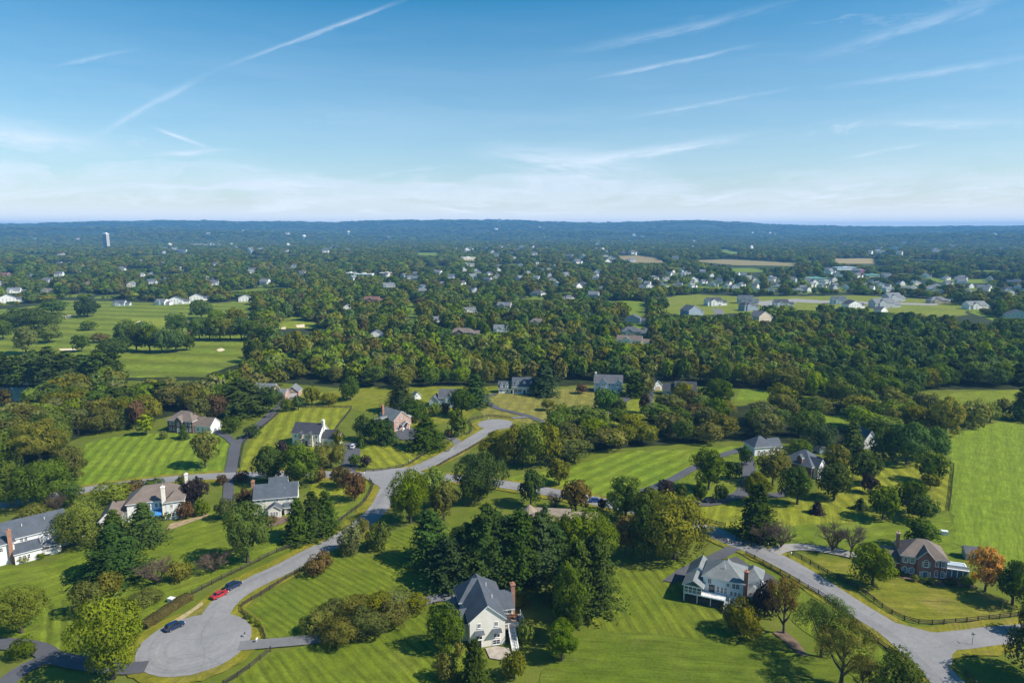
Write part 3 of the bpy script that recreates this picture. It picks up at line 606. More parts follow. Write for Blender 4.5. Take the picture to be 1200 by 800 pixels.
# ------------------------------------------------------------------ houses
ROOF = {'slate': shingle('slate_shingle', (0.075, 0.088, 0.105)), 'grey': shingle('grey_shingle', (0.15, 0.16, 0.17)), 'brown': shingle('brown_shingle', (0.165, 0.130, 0.105)),
        'sage': shingle('sage_shingle', (0.17, 0.185, 0.18)), 'tan': shingle('tan_shingle', (0.26, 0.21, 0.15)), 'dark': shingle('dark_shingle', (0.05, 0.052, 0.062)),
        'charcoal': shingle('charcoal_shingle', (0.095, 0.098, 0.108)), 'red': shingle('red_shingle', (0.165, 0.080, 0.062))}
WALL = {'white': siding('white_siding', (0.78, 0.77, 0.74)), 'cream': siding('cream_siding', (0.74, 0.69, 0.58)), 'blue': siding('blue_grey_siding', (0.52, 0.60, 0.62)),
        'paleblue': siding('pale_blue_siding', (0.68, 0.75, 0.77)), 'grey': siding('grey_siding', (0.42, 0.44, 0.46)), 'tan': siding('tan_siding', (0.52, 0.44, 0.33)), 'stucco': flat('pale_stucco', (0.80, 0.74, 0.64), 0.85, 0.06, 0.5),
        'brick': brick('red_brick', (0.24, 0.085, 0.06), (0.19, 0.07, 0.05), (0.30, 0.25, 0.22)), 'pink': brick('pink_brick', (0.42, 0.24, 0.18), (0.36, 0.20, 0.15), (0.42, 0.36, 0.31)),
        'darkbrick': brick('dark_brick', (0.17, 0.075, 0.06), (0.13, 0.06, 0.05), (0.2, 0.17, 0.15)), 'slateblue': siding('slate_blue_siding', (0.26, 0.32, 0.38))}
TRIM = flat('white_trim', (0.80, 0.79, 0.77), 0.5, 0.04, 1.0)
GLASS = glass()
CHIM = {'brick': brick('chimney_brick', (0.36, 0.15, 0.085), (0.30, 0.12, 0.07), (0.35, 0.28, 0.22)), 'white': WALL['stucco']}
DARKP = flat('dark_paint', (0.03, 0.035, 0.04), 0.5, 0.1, 1.0)
_wc = {}
def window_mesh(w, h, arch=False, shutter=None):
    key = (round(w, 2), round(h, 2), arch, shutter)
    if key in _wc: return _wc[key]
    f = MB(); t = 0.11; d0, d1 = -0.07, 0.02
    f.box(-w / 2, w / 2, d0, d1, 0, t); f.box(-w / 2, w / 2, d0, d1, h - t, h)
    f.box(-w / 2, -w / 2 + t, d0, d1, t, h - t); f.box(w / 2 - t, w / 2, d0, d1, t, h - t)
    f.box(-0.03, 0.03, d0 + .02, d1 - .01, t, h - t); f.box(-w / 2 + t, w / 2 - t, d0 + .022, d1 - .012, h * .5 - .03, h * .5 + .03)
    f.box(-w / 2 - .08, w / 2 + .08, d0 - .06, d0 + .05, -.09, -0.002)
    if arch:
        n = 10; r = w / 2
        for k in range(n):
            a, b = math.pi * k / n, math.pi * (k + 1) / n
            P = lambda q, rr, y: (rr * math.cos(q), y, h + 0.003 + rr * math.sin(q))
            f.face([P(a, r, d0), P(b, r, d0), P(b, r - t, d0), P(a, r - t, d0)])
            f.face([P(a, r, d0), P(a, r, d1), P(b, r, d1), P(b, r, d0)])
    mats = [TRIM]
    if shutter:
        mats.append(MATS[shutter])
        for s in (-1, 1): f.box(s * (w / 2 + .25) - .22, s * (w / 2 + .25) + .22, -0.05, 0.01, 0, h, 1)
    fm = f.mesh('window', mats)
    p = MB(); p.box(-w / 2 + t * .5, w / 2 - t * .5, -0.02, 0.015, t * .5, h - t * .5)
    if arch:
        n = 10; r = w / 2 - t * .6
        p.face([(r * math.cos(math.pi * k / n), -0.02, h - 0.02 + r * math.sin(math.pi * k / n)) for k in range(n + 1)][::-1])
    pm = p.mesh('pane', [GLASS])
    _wc[key] = (fm, pm); return fm, pm

class House:
    def __init__(s, name, label, cat, anchor, yaw, wall, roof, group=None, trim=None):
        s.root = empty(name, (anchor[0], anchor[1], 0), R(yaw), label, cat, group)
        s.w = MB(); s.r = MB(); s.blocks = []; s.wm = [WALL[wall]]; s.rm = [ROOF[roof], trim or TRIM, WALL[wall]]
        s.anchor = anchor; s.yaw = yaw
    def block(s, x0, x1, y0, y1, h, kind, rise, ov=0.45, z0=0.0, wmat=None, walls=True):
        mi = 0
        if wmat:
            if WALL[wmat] not in s.wm: s.wm.append(WALL[wmat])
            mi = s.wm.index(WALL[wmat])
        if walls: s._walls(x0, x1, y0, y1, h, kind, rise, z0, mi)
        s._roof(x0, x1, y0, y1, h, kind, rise, ov); s.blocks.append((x0, x1, y0, y1, h)); return len(s.blocks) - 1
    def _walls(s, x0, x1, y0, y1, h, kind, rise, z0, mi):
        w = s.w; zb = z0 - 0.3 if z0 == 0 else z0; xm, ym = (x0 + x1) / 2, (y0 + y1) / 2
        if kind == 'gable_x':
            w.face([(x0, y0, zb), (x1, y0, zb), (x1, y0, h), (x0, y0, h)], mi); w.face([(x1, y1, zb), (x0, y1, zb), (x0, y1, h), (x1, y1, h)], mi)
            w.face([(x1, y0, zb), (x1, y1, zb), (x1, y1, h), (x1, ym, h + rise), (x1, y0, h)], mi); w.face([(x0, y1, zb), (x0, y0, zb), (x0, y0, h), (x0, ym, h + rise), (x0, y1, h)], mi)
        elif kind == 'gable_y':
            w.face([(x0, y0, zb), (x1, y0, zb), (x1, y0, h), (xm, y0, h + rise), (x0, y0, h)], mi); w.face([(x1, y1, zb), (x0, y1, zb), (x0, y1, h), (xm, y1, h + rise), (x1, y1, h)], mi)
            w.face([(x1, y0, zb), (x1, y1, zb), (x1, y1, h), (x1, y0, h)], mi); w.face([(x0, y1, zb), (x0, y0, zb), (x0, y0, h), (x0, y1, h)], mi)
        else:
            w.box(x0, x1, y0, y1, zb, h, mi)
    def _roof(s, x0, x1, y0, y1, h, kind, rise, ov):
        r = s.r; t = 0.2
        if kind in ('gable_x', 'gable_y'):
            a0, a1, b0, b1 = (x0, x1, y0, y1) if kind == 'gable_x' else (y0, y1, x0, x1)
            hw = (b1 - b0) / 2; bm_ = (b0 + b1) / 2; sl = rise / hw; e = ov; zt = h + rise + 0.06
            sec = [(b0 - e, h - e * sl + 0.06), (bm_, zt), (b1 + e, h - e * sl + 0.06), (b1 + e, h - e * sl + 0.06 + t), (bm_, zt + t), (b0 - e, h - e * sl + 0.06 + t)]
            A0, A1 = a0 - 0.3, a1 + 0.3
            P = (lambda a, b, z: (a, b, z)) if kind == 'gable_x' else (lambda a, b, z: (b, a, z))
            for k in range(6):
                p, q = sec[k], sec[(k + 1) % 6]
                r.face([P(A0, p[0], p[1]), P(A1, p[0], p[1]), P(A1, q[0], q[1]), P(A0, q[0], q[1])], 0 if k in (3, 4) else 1)
            for A in (A0, A1):
                r.face([P(A, *sec[0]), P(A, *sec[1]), P(A, *sec[4]), P(A, *sec[5])], 1); r.face([P(A, *sec[1]), P(A, *sec[2]), P(A, *sec[3]), P(A, *sec[4])], 1)
        elif kind == 'hip':
            X0, X1, Y0, Y1 = x0 - ov, x1 + ov, y0 - ov, y1 + ov; W, D = X1 - X0, Y1 - Y0; z = h + 0.03
            if W >= D:
                r0, r1 = (X0 + D / 2, (Y0 + Y1) / 2), (X1 - D / 2, (Y0 + Y1) / 2)
            else:
                r0, r1 = ((X0 + X1) / 2, Y0 + W / 2), ((X0 + X1) / 2, Y1 - W / 2)
            zt = h + rise + 0.1; c = [(X0, Y0), (X1, Y0), (X1, Y1), (X0, Y1)]
            for k in range(4):
                p, q = c[k], c[(k + 1) % 4]; r.face([(p[0], p[1], z - t), (q[0], q[1], z - t), (q[0], q[1], z), (p[0], p[1], z)], 1)
            r.face([(p[0], p[1], z - t) for p in c[::-1]], 1)
            C = lambda k: (c[k][0], c[k][1], z); a = (r0[0], r0[1], zt); b = (r1[0], r1[1], zt)
            if W >= D:
                r.face([C(0), C(1), b, a]); r.face([C(1), C(2), b]); r.face([C(2), C(3), a, b]); r.face([C(3), C(0), a])
            else:
                r.face([C(0), C(1), a]); r.face([C(1), C(2), b, a]); r.face([C(2), C(3), b]); r.face([C(3), C(0), a, b])
        elif kind == 'shed':      # falls towards -y
            z1, z0_ = h + rise, h; e = ov; sl = rise / (y1 - y0)
            q = [(x0 - .3, y0 - e, z0_ - e * sl + .05), (x1 + .3, y0 - e, z0_ - e * sl + .05), (x1 + .3, y1, z1 + .05), (x0 - .3, y1, z1 + .05)]
            r.face([(a, b, c + t) for a, b, c in q]); r.face(q[::-1], 1)
            for k in range(4):
                p, n = q[k], q[(k + 1) % 4]; r.face([p, n, (n[0], n[1], n[2] + t), (p[0], p[1], p[2] + t)], 1)
    def cyl_roof(s, c, rad, h, rise, n=8):
        for k in range(n):
            a, b = 2 * math.pi * (k + .5) / n, 2 * math.pi * (k + 1.5) / n
            p = lambda t, z: (c[0] + rad * math.cos(t), c[1] + rad * math.sin(t), z)
            s.r.face([p(a, h), p(b, h), (c[0], c[1], h + rise)]); s.r.face([p(a, h - .2), p(b, h - .2), p(b, h), p(a, h)], 1)
        s.r.face([(c[0] + rad * math.cos(2 * math.pi * (k + .5) / n), c[1] + rad * math.sin(2 * math.pi * (k + .5) / n), h - .2) for k in range(n)][::-1], 1)
    def finish(s):
        wm = s.w.mesh('wall', s.wm); s.wall = obj('wall', wm, s.root)
        s.roof = obj('roof', s.r.mesh('roof', s.rm), s.root); return s
    def _place(s, b, face, p, z):
        x0, x1, y0, y1, h = s.blocks[b]
        return {'f': ((p, y0, z), 0), 'b': ((p, y1, z), math.pi), 'r': ((x1, p, z), math.pi / 2), 'l': ((x0, p, z), -math.pi / 2)}[face]
    def win(s, b, face, ps, z, w=1.0, h=1.5, arch=False, shutter=None):
        fm, pm = window_mesh(w, h, arch, shutter)
        for p in (ps if isinstance(ps, (list, tuple)) else [ps]):
            loc, rz = s._place(b, face, p, z)
            f = obj('window', fm, s.root, loc, rz); obj('pane', pm, f)
    def door(s, b, face, p, w=1.1, h=2.1, mat=None, name='door', z=0.0):
        loc, rz = s._place(b, face, p, z); mb = MB(); mb.box(-w / 2, w / 2, -0.05, 0.02, 0, h, 0)
        mb.box(-w / 2 - .12, -w / 2, -0.08, 0.02, 0, h + .12, 1); mb.box(w / 2, w / 2 + .12, -0.08, 0.02, 0, h + .12, 1); mb.box(-w / 2, w / 2, -0.08, 0.02, h, h + .12, 1)
        if name == 'garage_door':
            for k in range(1, 4): mb.box(-w / 2 + .05, w / 2 - .05, -0.065, -0.052, h * k / 4 - .03, h * k / 4 + .01, 1)
        d = mb.build(name, [mat or DARKP, TRIM], s.root, loc); d.rotation_euler = (0, 0, rz)
        if name == 'door':
            k = MB(); k.box(w * .3, w * .3 + .1, -0.13, -0.05, 1.0, 1.1); k.build('handle', [DARKP], d)
    def chimney(s, x0, x1, y0, y1, h, mat='brick'):
        mb = MB(); mb.box(x0, x1, y0, y1, -.3, h); mb.box(x0 - .12, x1 + .12, y0 - .12, y1 + .12, h, h + .22)
        c = mb.build('chimney', [CHIM[mat]], s.root)
        k = MB(); xm, ym = (x0 + x1) / 2, (y0 + y1) / 2; k.tube([(xm, ym, h + .2), (xm, ym, h + .75)], [.16, .14], 8); k.build('flue', [TRIM if mat == 'white' else flat('clay_flue', (.45, .22, .13))], c)
    def vent(s, x, y, z):
        mb = MB(); mb.tube([(x, y, z - .4), (x, y, z + .5)], [.09, .09], 8); mb.build('roof_vent', [TRIM], s.root)
    def deck(s, x0, x1, y0, y1, z, mat, rail=True, sides='flr', posts=True):
        wood = flat(mat, {'tan_deck': (.46, .33, .22), 'white_deck': (.72, .71, .69)}[mat], .8, .15, 2.0)
        mb = MB(); mb.box(x0, x1, y0, y1, z - .28, z); d = mb.build('deck', [wood], s.root)
        if posts:
            for px in np.linspace(x0 + .15, x1 - .15, max(2, int((x1 - x0) / 2.6) + 1)):
                p = MB(); p.box(px - .09, px + .09, y0 + .1, y0 + .28, -.2, z - .282); p.build('post', [TRIM], d)
        if rail:
            for sd in sides:
                rb = MB(); e = .05
                if sd in 'fb':
                    y = y0 + e if sd == 'f' else y1 - e
                    rb.box(x0, x1, y - .05, y + .05, z + .93, z + 1.03); rb.box(x0, x1, y - .03, y + .03, z + .12, z + .19)
                    for px in np.arange(x0 + .15, x1, .35): rb.box(px - .03, px + .03, y - .025, y + .025, z + .19, z + .93)
                else:
                    x = x0 + e if sd == 'l' else x1 - e
                    rb.box(x - .05, x + .05, y0 + .1, y1, z + .93, z + 1.03); rb.box(x - .03, x + .03, y0 + .1, y1, z + .12, z + .19)
                    for py in np.arange(y0 + .25, y1, .35): rb.box(x - .025, x + .025, py - .03, py + .03, z + .19, z + .93)
                rb.build('railing', [TRIM], d)
        return d
    def stairs(s, x0, x1, y0, y1, z, mat='white_deck'):
        n = max(4, int(z / .19)); mb = MB()
        for k in range(n):
            zz = z * (1 - (k + 1) / (n + 1)); ya = y0 + (y1 - y0) * k / n; yb = y0 + (y1 - y0) * (k + 1) / n
            mb.box(x0, x1, min(ya, yb), max(ya, yb), zz - .06, zz)
        for x in (x0 - .05, x1 + .05): mb.bar((x, y0, z - .05), (x, y1, .05), .1, .28); mb.bar((x, y0, z + .95), (x, y1, 1.0), .1, .1); mb.bar((x, y1, 0), (x, y1, 1.05), .12)
        mb.build('stairs', [flat(mat, (.72, .71, .69), .8, .15, 2.0)], s.root)
    def column(s, x, y, z0, z1, rad=.16):
        mb = MB(); mb.tube([(x, y, z0), (x, y, z1)], [rad, rad * .85], 10); mb.box(x - rad * 1.3, x + rad * 1.3, y - rad * 1.3, y + rad * 1.3, z0 - .02, z0 + .12); mb.build('column', [TRIM], s.root)

SHUT = flat('teal_shutter', (0.30, 0.42, 0.42), .6, .05, 1.0); SHUTD = flat('black_shutter', (0.03, 0.035, 0.045), .6, .05, 1.0)
YEL = flat('painted_wood', (0.45, 0.40, 0.30), .7)

def houses_near():
    # white stucco house with the walk-out gable, in the near middle
    h = House('stucco_house', 'nearest house: white stucco gable, dark slate roof and raised deck', 'house', gp(571.5, 757), 13, 'stucco', 'slate')
    b0 = h.block(-4, 4, 0, 14.5, 6.3, 'gable_y', 3.4, .35)
    b1 = h.block(3.6, 7.4, 6.6, 12.8, 4.7, 'gable_x', 2.7)
    b2 = h.block(-7.4, -3.6, 8.2, 14.2, 3.6, 'hip', 2.2)
    b3 = h.block(-4.8, 4.8, 8.8, 15.6, 6.3, 'hip', 3.7)
    b4 = h.block(-5.3, -3.8, 3.0, 7.6, 4.6, 'gable_x', 1.9)
    h.finish()
    h.win(b0, 'f', [-1.9, 2.0], 4.7, .8, 1.1); h.win(b0, 'f', [-1.9, 2.1], 1.9, 1.5, 1.7); h.win(b0, 'f', 2.0, .25, 1.8, 1.2)
    h.door(b0, 'f', -1.9, .95, 1.75)
    for x in (-1.9, 2.05):
        mb = MB(); mb.face([(x - 1.15, -1.0, 3.55), (x + 1.15, -1.0, 3.55), (x + 1.0, -.02, 4.1), (x - 1.0, -.02, 4.1)]); mb.face([(x - 1.15, -1.0, 3.5), (x + 1.15, -1.0, 3.5), (x + 1.15, -1.0, 3.55), (x - 1.15, -1.0, 3.55)])
        mb.face([(x - 1.15, -1.0, 3.5), (x - 1.15, -1.0, 3.55), (x - 1.0, -.02, 4.1), (x - 1.0, -.02, 4.05)]); mb.face([(x + 1.15, -1.0, 3.5), (x + 1.15, -1.0, 3.55), (x + 1.0, -.02, 4.1), (x + 1.0, -.02, 4.05)])
        mb.face([(x - 1.15, -1.0, 3.5), (x - 1.0, -.02, 3.95), (x + 1.0, -.02, 3.95), (x + 1.15, -1.0, 3.5)]); mb.build('window_canopy', [ROOF['slate']], h.root)
    h.win(b0, 'r', [2.2, 4.6], 3.6, 1.2, 1.7); h.win(b0, 'l', [1.6], 4.2, 1.0, 1.4); h.win(b1, 'r', [8.2], 3.2, 1.1, 1.3)
    h.win(b1, 'f', [4.9, 6.5], 3.2, 1.0, 1.3)
    h.chimney(7.45, 8.4, 9.0, 10.3, 8.7, 'brick'); h.vent(2.2, 6.0, 8.4); h.vent(1.6, 10.2, 9.2)
    h.deck(4.05, 9.0, 1.2, 6.15, 3.1, 'tan_deck'); h.stairs(5.0, 6.3, 1.1, -3.2, 3.1)
    mb = MB(); mb.box(4.05, 4.2, 1.5, 6.0, 0, 2.78); mb.box(4.3, 8.9, 5.9, 6.1, 0, 2.78); mb.build('under_deck_panel', [DARKP], h.root)  # dark panels below the deck, along the house wall and the back
    # blue-grey house with screened porch
    h = House('blue_grey_house', 'pale blue grey house with brick chimney and white screened porch beside the right road', 'house', gp(869.5, 712), -25, 'paleblue', 'sage')
    b0 = h.block(-9.6, 0, 0, 9.0, 6.4, 'hip', 2.9)
    b1 = h.block(-.5, 3.6, 4.8, 10.5, 5.6, 'hip', 2.0)
    b2 = h.block(-14.0, -8.6, 3.4, 10.0, 4.3, 'gable_y', 2.3)
    b3 = h.block(.3, 3.9, .8, 4.9, 3.3, 'hip', 1.7)
    b4 = h.block(-13.8, -9.4, -2.8, 2.6, 4.5, 'gable_y', 1.4, .45, walls=False)
    b5 = h.block(-7, -3.2, 8.0, 11.0, 5.0, 'gable_y', 1.5)
    h.finish()
    h.win(b0, 'f', [-8.0, -1.3], 4.6, .95, 1.35); h.win(b0, 'f', [-3.6], 4.7, .8, 1.0); h.win(b0, 'f', [-2.2], 4.6, .9, 1.35); h.win(b0, 'f', [-2.7, -1.7, -.8], 2.6, .7, 1.3); h.win(b0, 'f', [-2.6], .5, .9, 1.0); h.win(b0, 'f', [-.8], .4, .6, .8)
    h.win(b0, 'f', [-5.9, -4.9, -4.1], 2.8, .75, 1.6); h.door(b0, 'f', -7.4, 1.5, 2.0, GLASS, z=2.52)
    h.win(b2, 'f', [-11.3], 4.6, .9, 1.2); h.win(b2, 'l', [5.6, 8.4], 2.0, 1.0, 1.4); h.win(b1, 'r', [6.6, 8.8], 3.8, 1.0, 1.4); h.win(b1, 'r', [6.6, 8.8], 1.1, 1.0, 1.5)
    h.win(b3, 'r', [1.9, 3.2], .9, 1.0, 1.6); h.win(b3, 'f', [1.3, 2.8], .9, 1.0, 1.6)
    h.chimney(.05, 1.05, -.02, 1.0, 9.4, 'brick'); h.vent(-4.8, 2.4, 8.6)
    d = h.deck(-13.8, -3.8, -2.9, -.05, 2.5, 'white_deck', sides='fl')
    mb = MB()
    for x in np.linspace(-13.7, -9.5, 5): mb.box(x - .08, x + .08, -2.85, -2.69, 2.52, 4.5)
    for y in (-.9, .9): mb.box(-13.78, -13.62, y - .08, y + .08, 2.52, 4.5)
    mb.box(-13.7, -9.5, -2.8, -2.7, 4.15, 4.5); mb.box(-13.76, -13.64, -2.8, 1.0, 4.16, 4.5); mb.build('porch_frame', [TRIM], h.root)
    mb = MB(); mb.box(-13.6, -9.6, -2.74, -2.71, 2.54, 4.14); mb.box(-13.7, -13.67, -2.6, 2.5, 2.54, 4.14); mb.box(-9.6, -9.57, -2.6, 2.5, 2.54, 4.14); mb.build('porch_screen', [glass('screen_mesh', (0.05, 0.075, 0.08))], h.root)
    mb = MB(); mb.box(-13.5, -4.2, .0, .02, 0.02, 2.2); mb.box(-13.6, -4.2, -2.6, -2.56, .02, 1.6); mb.build('porch_base_or_shade', [DARKP], h.root)  # dark panels stand in for the shadow under the deck and porch
    h.stairs(-3.7, -2.7, -2.7, -4.8, 2.5)
    # red brick house on the right
    h = House('brick_house', 'red brick house with brown hipped roof and white pergola by the orange tree', 'house', gp(1108, 680.5), -19, 'brick', 'brown')
    b0 = h.block(-10.8, 0, 0, 8.4, 5.7, 'hip', 3.4)
    b1 = h.block(-7.1, -3.1, -1.0, 4.0, 5.7, 'gable_y', 2.3, .35)
    b2 = h.block(-16.0, -10.6, 1.2, 7.6, 3.0, 'gable_x', 2.6)
    h.finish()
    for z in (.8, 3.7):
        h.win(b0, 'f', [-9.7, -8.1, -2.3, -.9], z, .85, 1.5, z < 2, 'teal_shutter')
    h.win(b1, 'f', [-5.1], 3.6, 1.1, 1.5, True, 'teal_shutter'); h.door(b1, 'f', -5.1, 1.1, 2.2, flat('blue_door', (.08, .16, .22), .5), 'door', .1)
    h.win(b1, 'f', [-6.2, -4.0], .3, .45, 1.9); h.win(b2, 'f', [-14.2, -12.8], .9, .8, 1.2, False, 'teal_shutter'); h.win(b0, 'r', [2.4, 5.4], 3.7, .9, 1.5)
    h.chimney(-11.5, -10.75, 3.6, 4.6, 9.9, 'brick')
    mb = MB(); mb.box(.02, 5.4, .8, 5.6, -.2, 1.0); mb.build('porch_base_or_shade', [WALL['brick']], h.root)
    mb = MB()
    for x in np.linspace(.2, 5.3, 5): mb.box(x - .1, x + .1, .85, 1.05, 1.002, 3.0)
    for y in (3.2, 5.4): mb.box(5.2, 5.4, y - .1, y + .1, 1.002, 3.0)
    mb.box(0.02, 5.5, .8, 1.1, 3.002, 3.25); mb.box(0.02, 5.5, 5.3, 5.6, 3.002, 3.25); mb.box(5.2, 5.5, 1.102, 5.298, 3.002, 3.25)
    mb.box(.02, 5.5, 1.2, 1.26, 3.26, 4.2); mb.box(.02, .1, 1.3, 5.5, 3.26, 4.2)
    mb.build('pergola_frame', [TRIM], h.root)
    mb = MB(); mb.box(.3, 5.1, .96, 1.0, 1.02, 2.95); mb.build('pane', [glass('porch_glass', (.10, .18, .22))], h.root)
    mb = MB(); mb.box(.05, 5.18, 1.3, 5.28, 3.02, 3.14); mb.build('roof_deck', [flat('deck_blue_grey', (.32, .40, .46), .8)], h.root)
    # cream house in the left middle
    h = House('cream_house', 'cream two storey house with long slate grey roof and brick chimney above the curving lane', 'house', gp(298.5, 604.5), 14, 'cream', 'slate')
    b0 = h.block(0, 13.4, 0, 8.6, 5.7, 'gable_x', 3.2)
    b1 = h.block(4.4, 10.0, 4.0, 10.2, 6.3, 'gable_x', 3.6)
    b2 = h.block(4.6, 8.4, -3.4, .5, 2.9, 'gable_y', 1.3); b3 = h.block(9.4, 12.8, -1.7, .4, 2.7, 'shed', .9)
    h.finish()
    h.win(b0, 'f', [7.1, 10.6, 12.2], 4.2, .85, 1.25); h.win(b0, 'f', [1.4, 3.2], 4.2, .85, 1.25); h.win(b0, 'f', [1.5, 3.3], 1.0, .9, 1.4); h.win(b2, 'f', [5.6, 6.4, 7.2], .8, .7, 1.5); h.win(b3, 'f', [10.4, 11.6], .8, .9, 1.3)
    h.win(b0, 'r', [2.5, 5.5], 3.9, .9, 1.3); h.door(b2, 'r', -1.6, 1.0, 2.1, GLASS)
    h.chimney(-.95, -.02, 3.6, 5.0, 10.2, 'brick'); h.vent(9.5, 2.5, 7.4); h.vent(3, 6.5, 7.4)
    # white house with brown roof and two white chimneys
    h = House('white_hipped_house', 'white house with brown hipped roof, two tall white chimneys and a blue awning', 'house', gp(217.5, 602.5), 22, 'white', 'brown')
    b0 = h.block(-16.5, 0, 0, 9.5, 6.0, 'hip', 3.9)
    b1 = h.block(-5.2, -.2, -2.6, 3, 6.0, 'hip', 2.4)
    b2 = h.block(-23.5, -18.0, -4.5, 3.5, 3.4, 'gable_y', 2.9)
    b3 = h.block(-19.5, -16.0, 1.5, 7, 3.4, 'gable_x', 2.3)
    h.finish()
    h.win(b0, 'f', [-10.4], 3.7, 1.0, 1.6, True); h.win(b0, 'f', [-8.2, -6.9], 3.8, .9, 1.4); h.win(b1, 'f', [-3.6, -1.4], 3.9, .8, 1.2); h.win(b1, 'f', [-3.4, -1.4], 1.0, .9, 1.5); h.win(b0, 'r', [2.2, 5.0, 7.4], 3.8, .85, 1.3); h.win(b0, 'r', [2.2, 7.4], .9, .9, 1.5)
    h.win(b2, 'f', [-20.7], 1.6, .9, 1.2); h.door(b0, 'f', -9.4, 1.6, 2.1, GLASS)
    h.chimney(-6.3, -5.25, -2.5, -1.2, 10.8, 'white'); h.chimney(.02, .95, 6.4, 7.6, 11.2, 'white')
    mb = MB(); mb.face([(-11.5, -3.2, 2.35), (-6.6, -3.2, 2.35), (-6.6, -.02, 3.1), (-11.5, -.02, 3.1)]); mb.face([(-11.5, -3.2, 2.1), (-6.6, -3.2, 2.1), (-6.6, -3.2, 2.35), (-11.5, -3.2, 2.35)]); mb.face([(-11.5, -3.2, 2.3), (-11.5, -.02, 3.05), (-6.6, -.02, 3.05), (-6.6, -3.2, 2.3)])
    mb.build('awning', [flat('blue_canvas', (.05, .22, .50), .7)], h.root)
    # long white house at the left edge
    h = House('long_white_house', 'long white house with grey roof and brick chimney at the left edge beside a gazebo', 'house', gp(6, 659), 42, 'white', 'slate')
    b0 = h.block(-4, 15.5, 1.2, 10, 6.0, 'gable_x', 3.6); b1 = h.block(-7, 2.4, -1.5, 9, 6.0, 'hip', 4.0); b2 = h.block(2.0, 8.2, -3.6, 1.6, 3.0, 'shed', 1.2); b3 = h.block(-12.5, -6, 1, 8, 3.2, 'gable_x', 2.6)
    h.finish()
    h.win(b0, 'f', [4.4, 5.4, 10.2, 11.4, 14], 4.3, .85, 1.2); h.win(b0, 'f', [9.6, 11.6, 13.8], 1.1, 1.0, 1.6); h.win(b2, 'f', [3.2, 4.2, 5.2], .9, .8, 1.4); h.win(b2, 'r', [-2.2, -.9], .9, .8, 1.4); h.win(b1, 'f', [-4.6, -.6], 3.9, .9, 1.3); h.win(b1, 'f', [-4.6], 1.0, .9, 1.4)
    h.chimney(1.0, 2.0, -2.2, -1.55, 9.6, 'brick'); h.vent(5, 3.5, 8.3); h.vent(10.5, 4, 8.6); h.vent(-1.5, 2, 8.5)
    h.deck(8.25, 11.6, -3.2, 1.15, .9, 'white_deck', sides='fr')
    # gazebo on its lawn
    g = House('gazebo', 'small white octagonal gazebo with grey roof behind the long white house', 'gazebo', gp(62, 646), 42, 'white', 'grey')
    g.cyl_roof((0, 0), 2.5, 2.9, 1.5); g.w.prism([(2.1 * math.cos(2 * math.pi * (k + .5) / 8), 2.1 * math.sin(2 * math.pi * (k + .5) / 8)) for k in range(8)], -.1, 1.0); g.finish()
    for k in range(8):
        t = 2 * math.pi * (k + .5) / 8; g.column(2.05 * math.cos(t), 2.05 * math.sin(t), 1.02, 2.72, .09)
    # slate-roofed farmhouse in the striped lawn
    h = House('stone_house', 'tan fronted house with dark slate roof and white gables beside the striped lawn', 'house', gp(343, 521), -11, 'white', 'dark')
    b0 = h.block(0, 12.6, 0, 8.2, 5.4, 'gable_x', 3.5); b1 = h.block(12.55, 19.5, 1.4, 7.4, 3.4, 'gable_x', 2.8); b2 = h.block(3.4, 5.4, -1.2, 3, 5.0, 'gable_y', 1.2, .25, wmat='tan'); b3 = h.block(7.6, 9.8, -1.2, 3, 5.0, 'gable_y', 1.3, .25, wmat='tan')
    h.finish()
    h.win(b0, 'f', [1.6, 6.5, 11.2], 3.4, .95, 1.4); h.win(b0, 'f', [1.6, 11.2], .8, .95, 1.5); h.win(b2, 'f', 4.4, 3.2, 1.0, 1.4); h.win(b3, 'f', 8.7, 3.2, 1.0, 1.4); h.win(b2, 'f', 4.4, .8, 1.0, 1.5); h.win(b3, 'f', 8.7, .8, 1.0, 1.5); h.door(b0, 'f', 6.5, 1.2, 2.2, flat('red_door', (.25, .05, .04), .5)); h.win(b0, 'r', [2.2], 3.8, .8, 1.3); h.win(b1, 'f', [14.5, 17.5], .9, 1.0, 1.4)
    h.chimney(12.2, 13.1, 3.4, 4.7, 10.4, 'white')
    # gabled brick house
    h = House('gabled_brick_house', 'pink brick house with sage grey roof and white columned front gable among dark conifers', 'house', gp(471, 504), 46, 'pink', 'sage')
    b0 = h.block(-4.4, 4.4, 0, 12, 5.4, 'gable_y', 3.5, .35); b1 = h.block(-11.5, -3.8, 2.2, 10.5, 3.3, 'gable_x', 2.9); b2 = h.block(4.2, 8.6, 4, 11, 4.2, 'hip', 2.2); b3 = h.block(-1.0, 3.2, -2.0, .5, 2.9, 'gable_y', 1.2, .3, walls=False)
    h.finish()
    h.win(b0, 'f', [-2.5, 2.4], 3.6, .9, 1.4); h.win(b0, 'f', [-2.6], .7, 1.3, 1.7); h.door(b0, 'f', 1.0, 1.2, 2.2, TRIM); h.win(b0, 'f', 0, 5.6, .8, 1.2, True); h.win(b1, 'f', [-9, -6.5], .9, 1.0, 1.4); h.win(b0, 'l', [4], 3.7, .9, 1.2)
    for x in (-.8, 3.0): h.column(x, -1.8, .05, 2.85, .2)
    h.chimney(-3.8, -2.8, 9.5, 10.6, 10.6, 'brick')
    # slate hipped house right
    h = House('slate_hipped_house', 'slate blue hipped roof over brick with white gabled front among round dark trees', 'house', gp(951, 561), 38, 'darkbrick', 'slate')
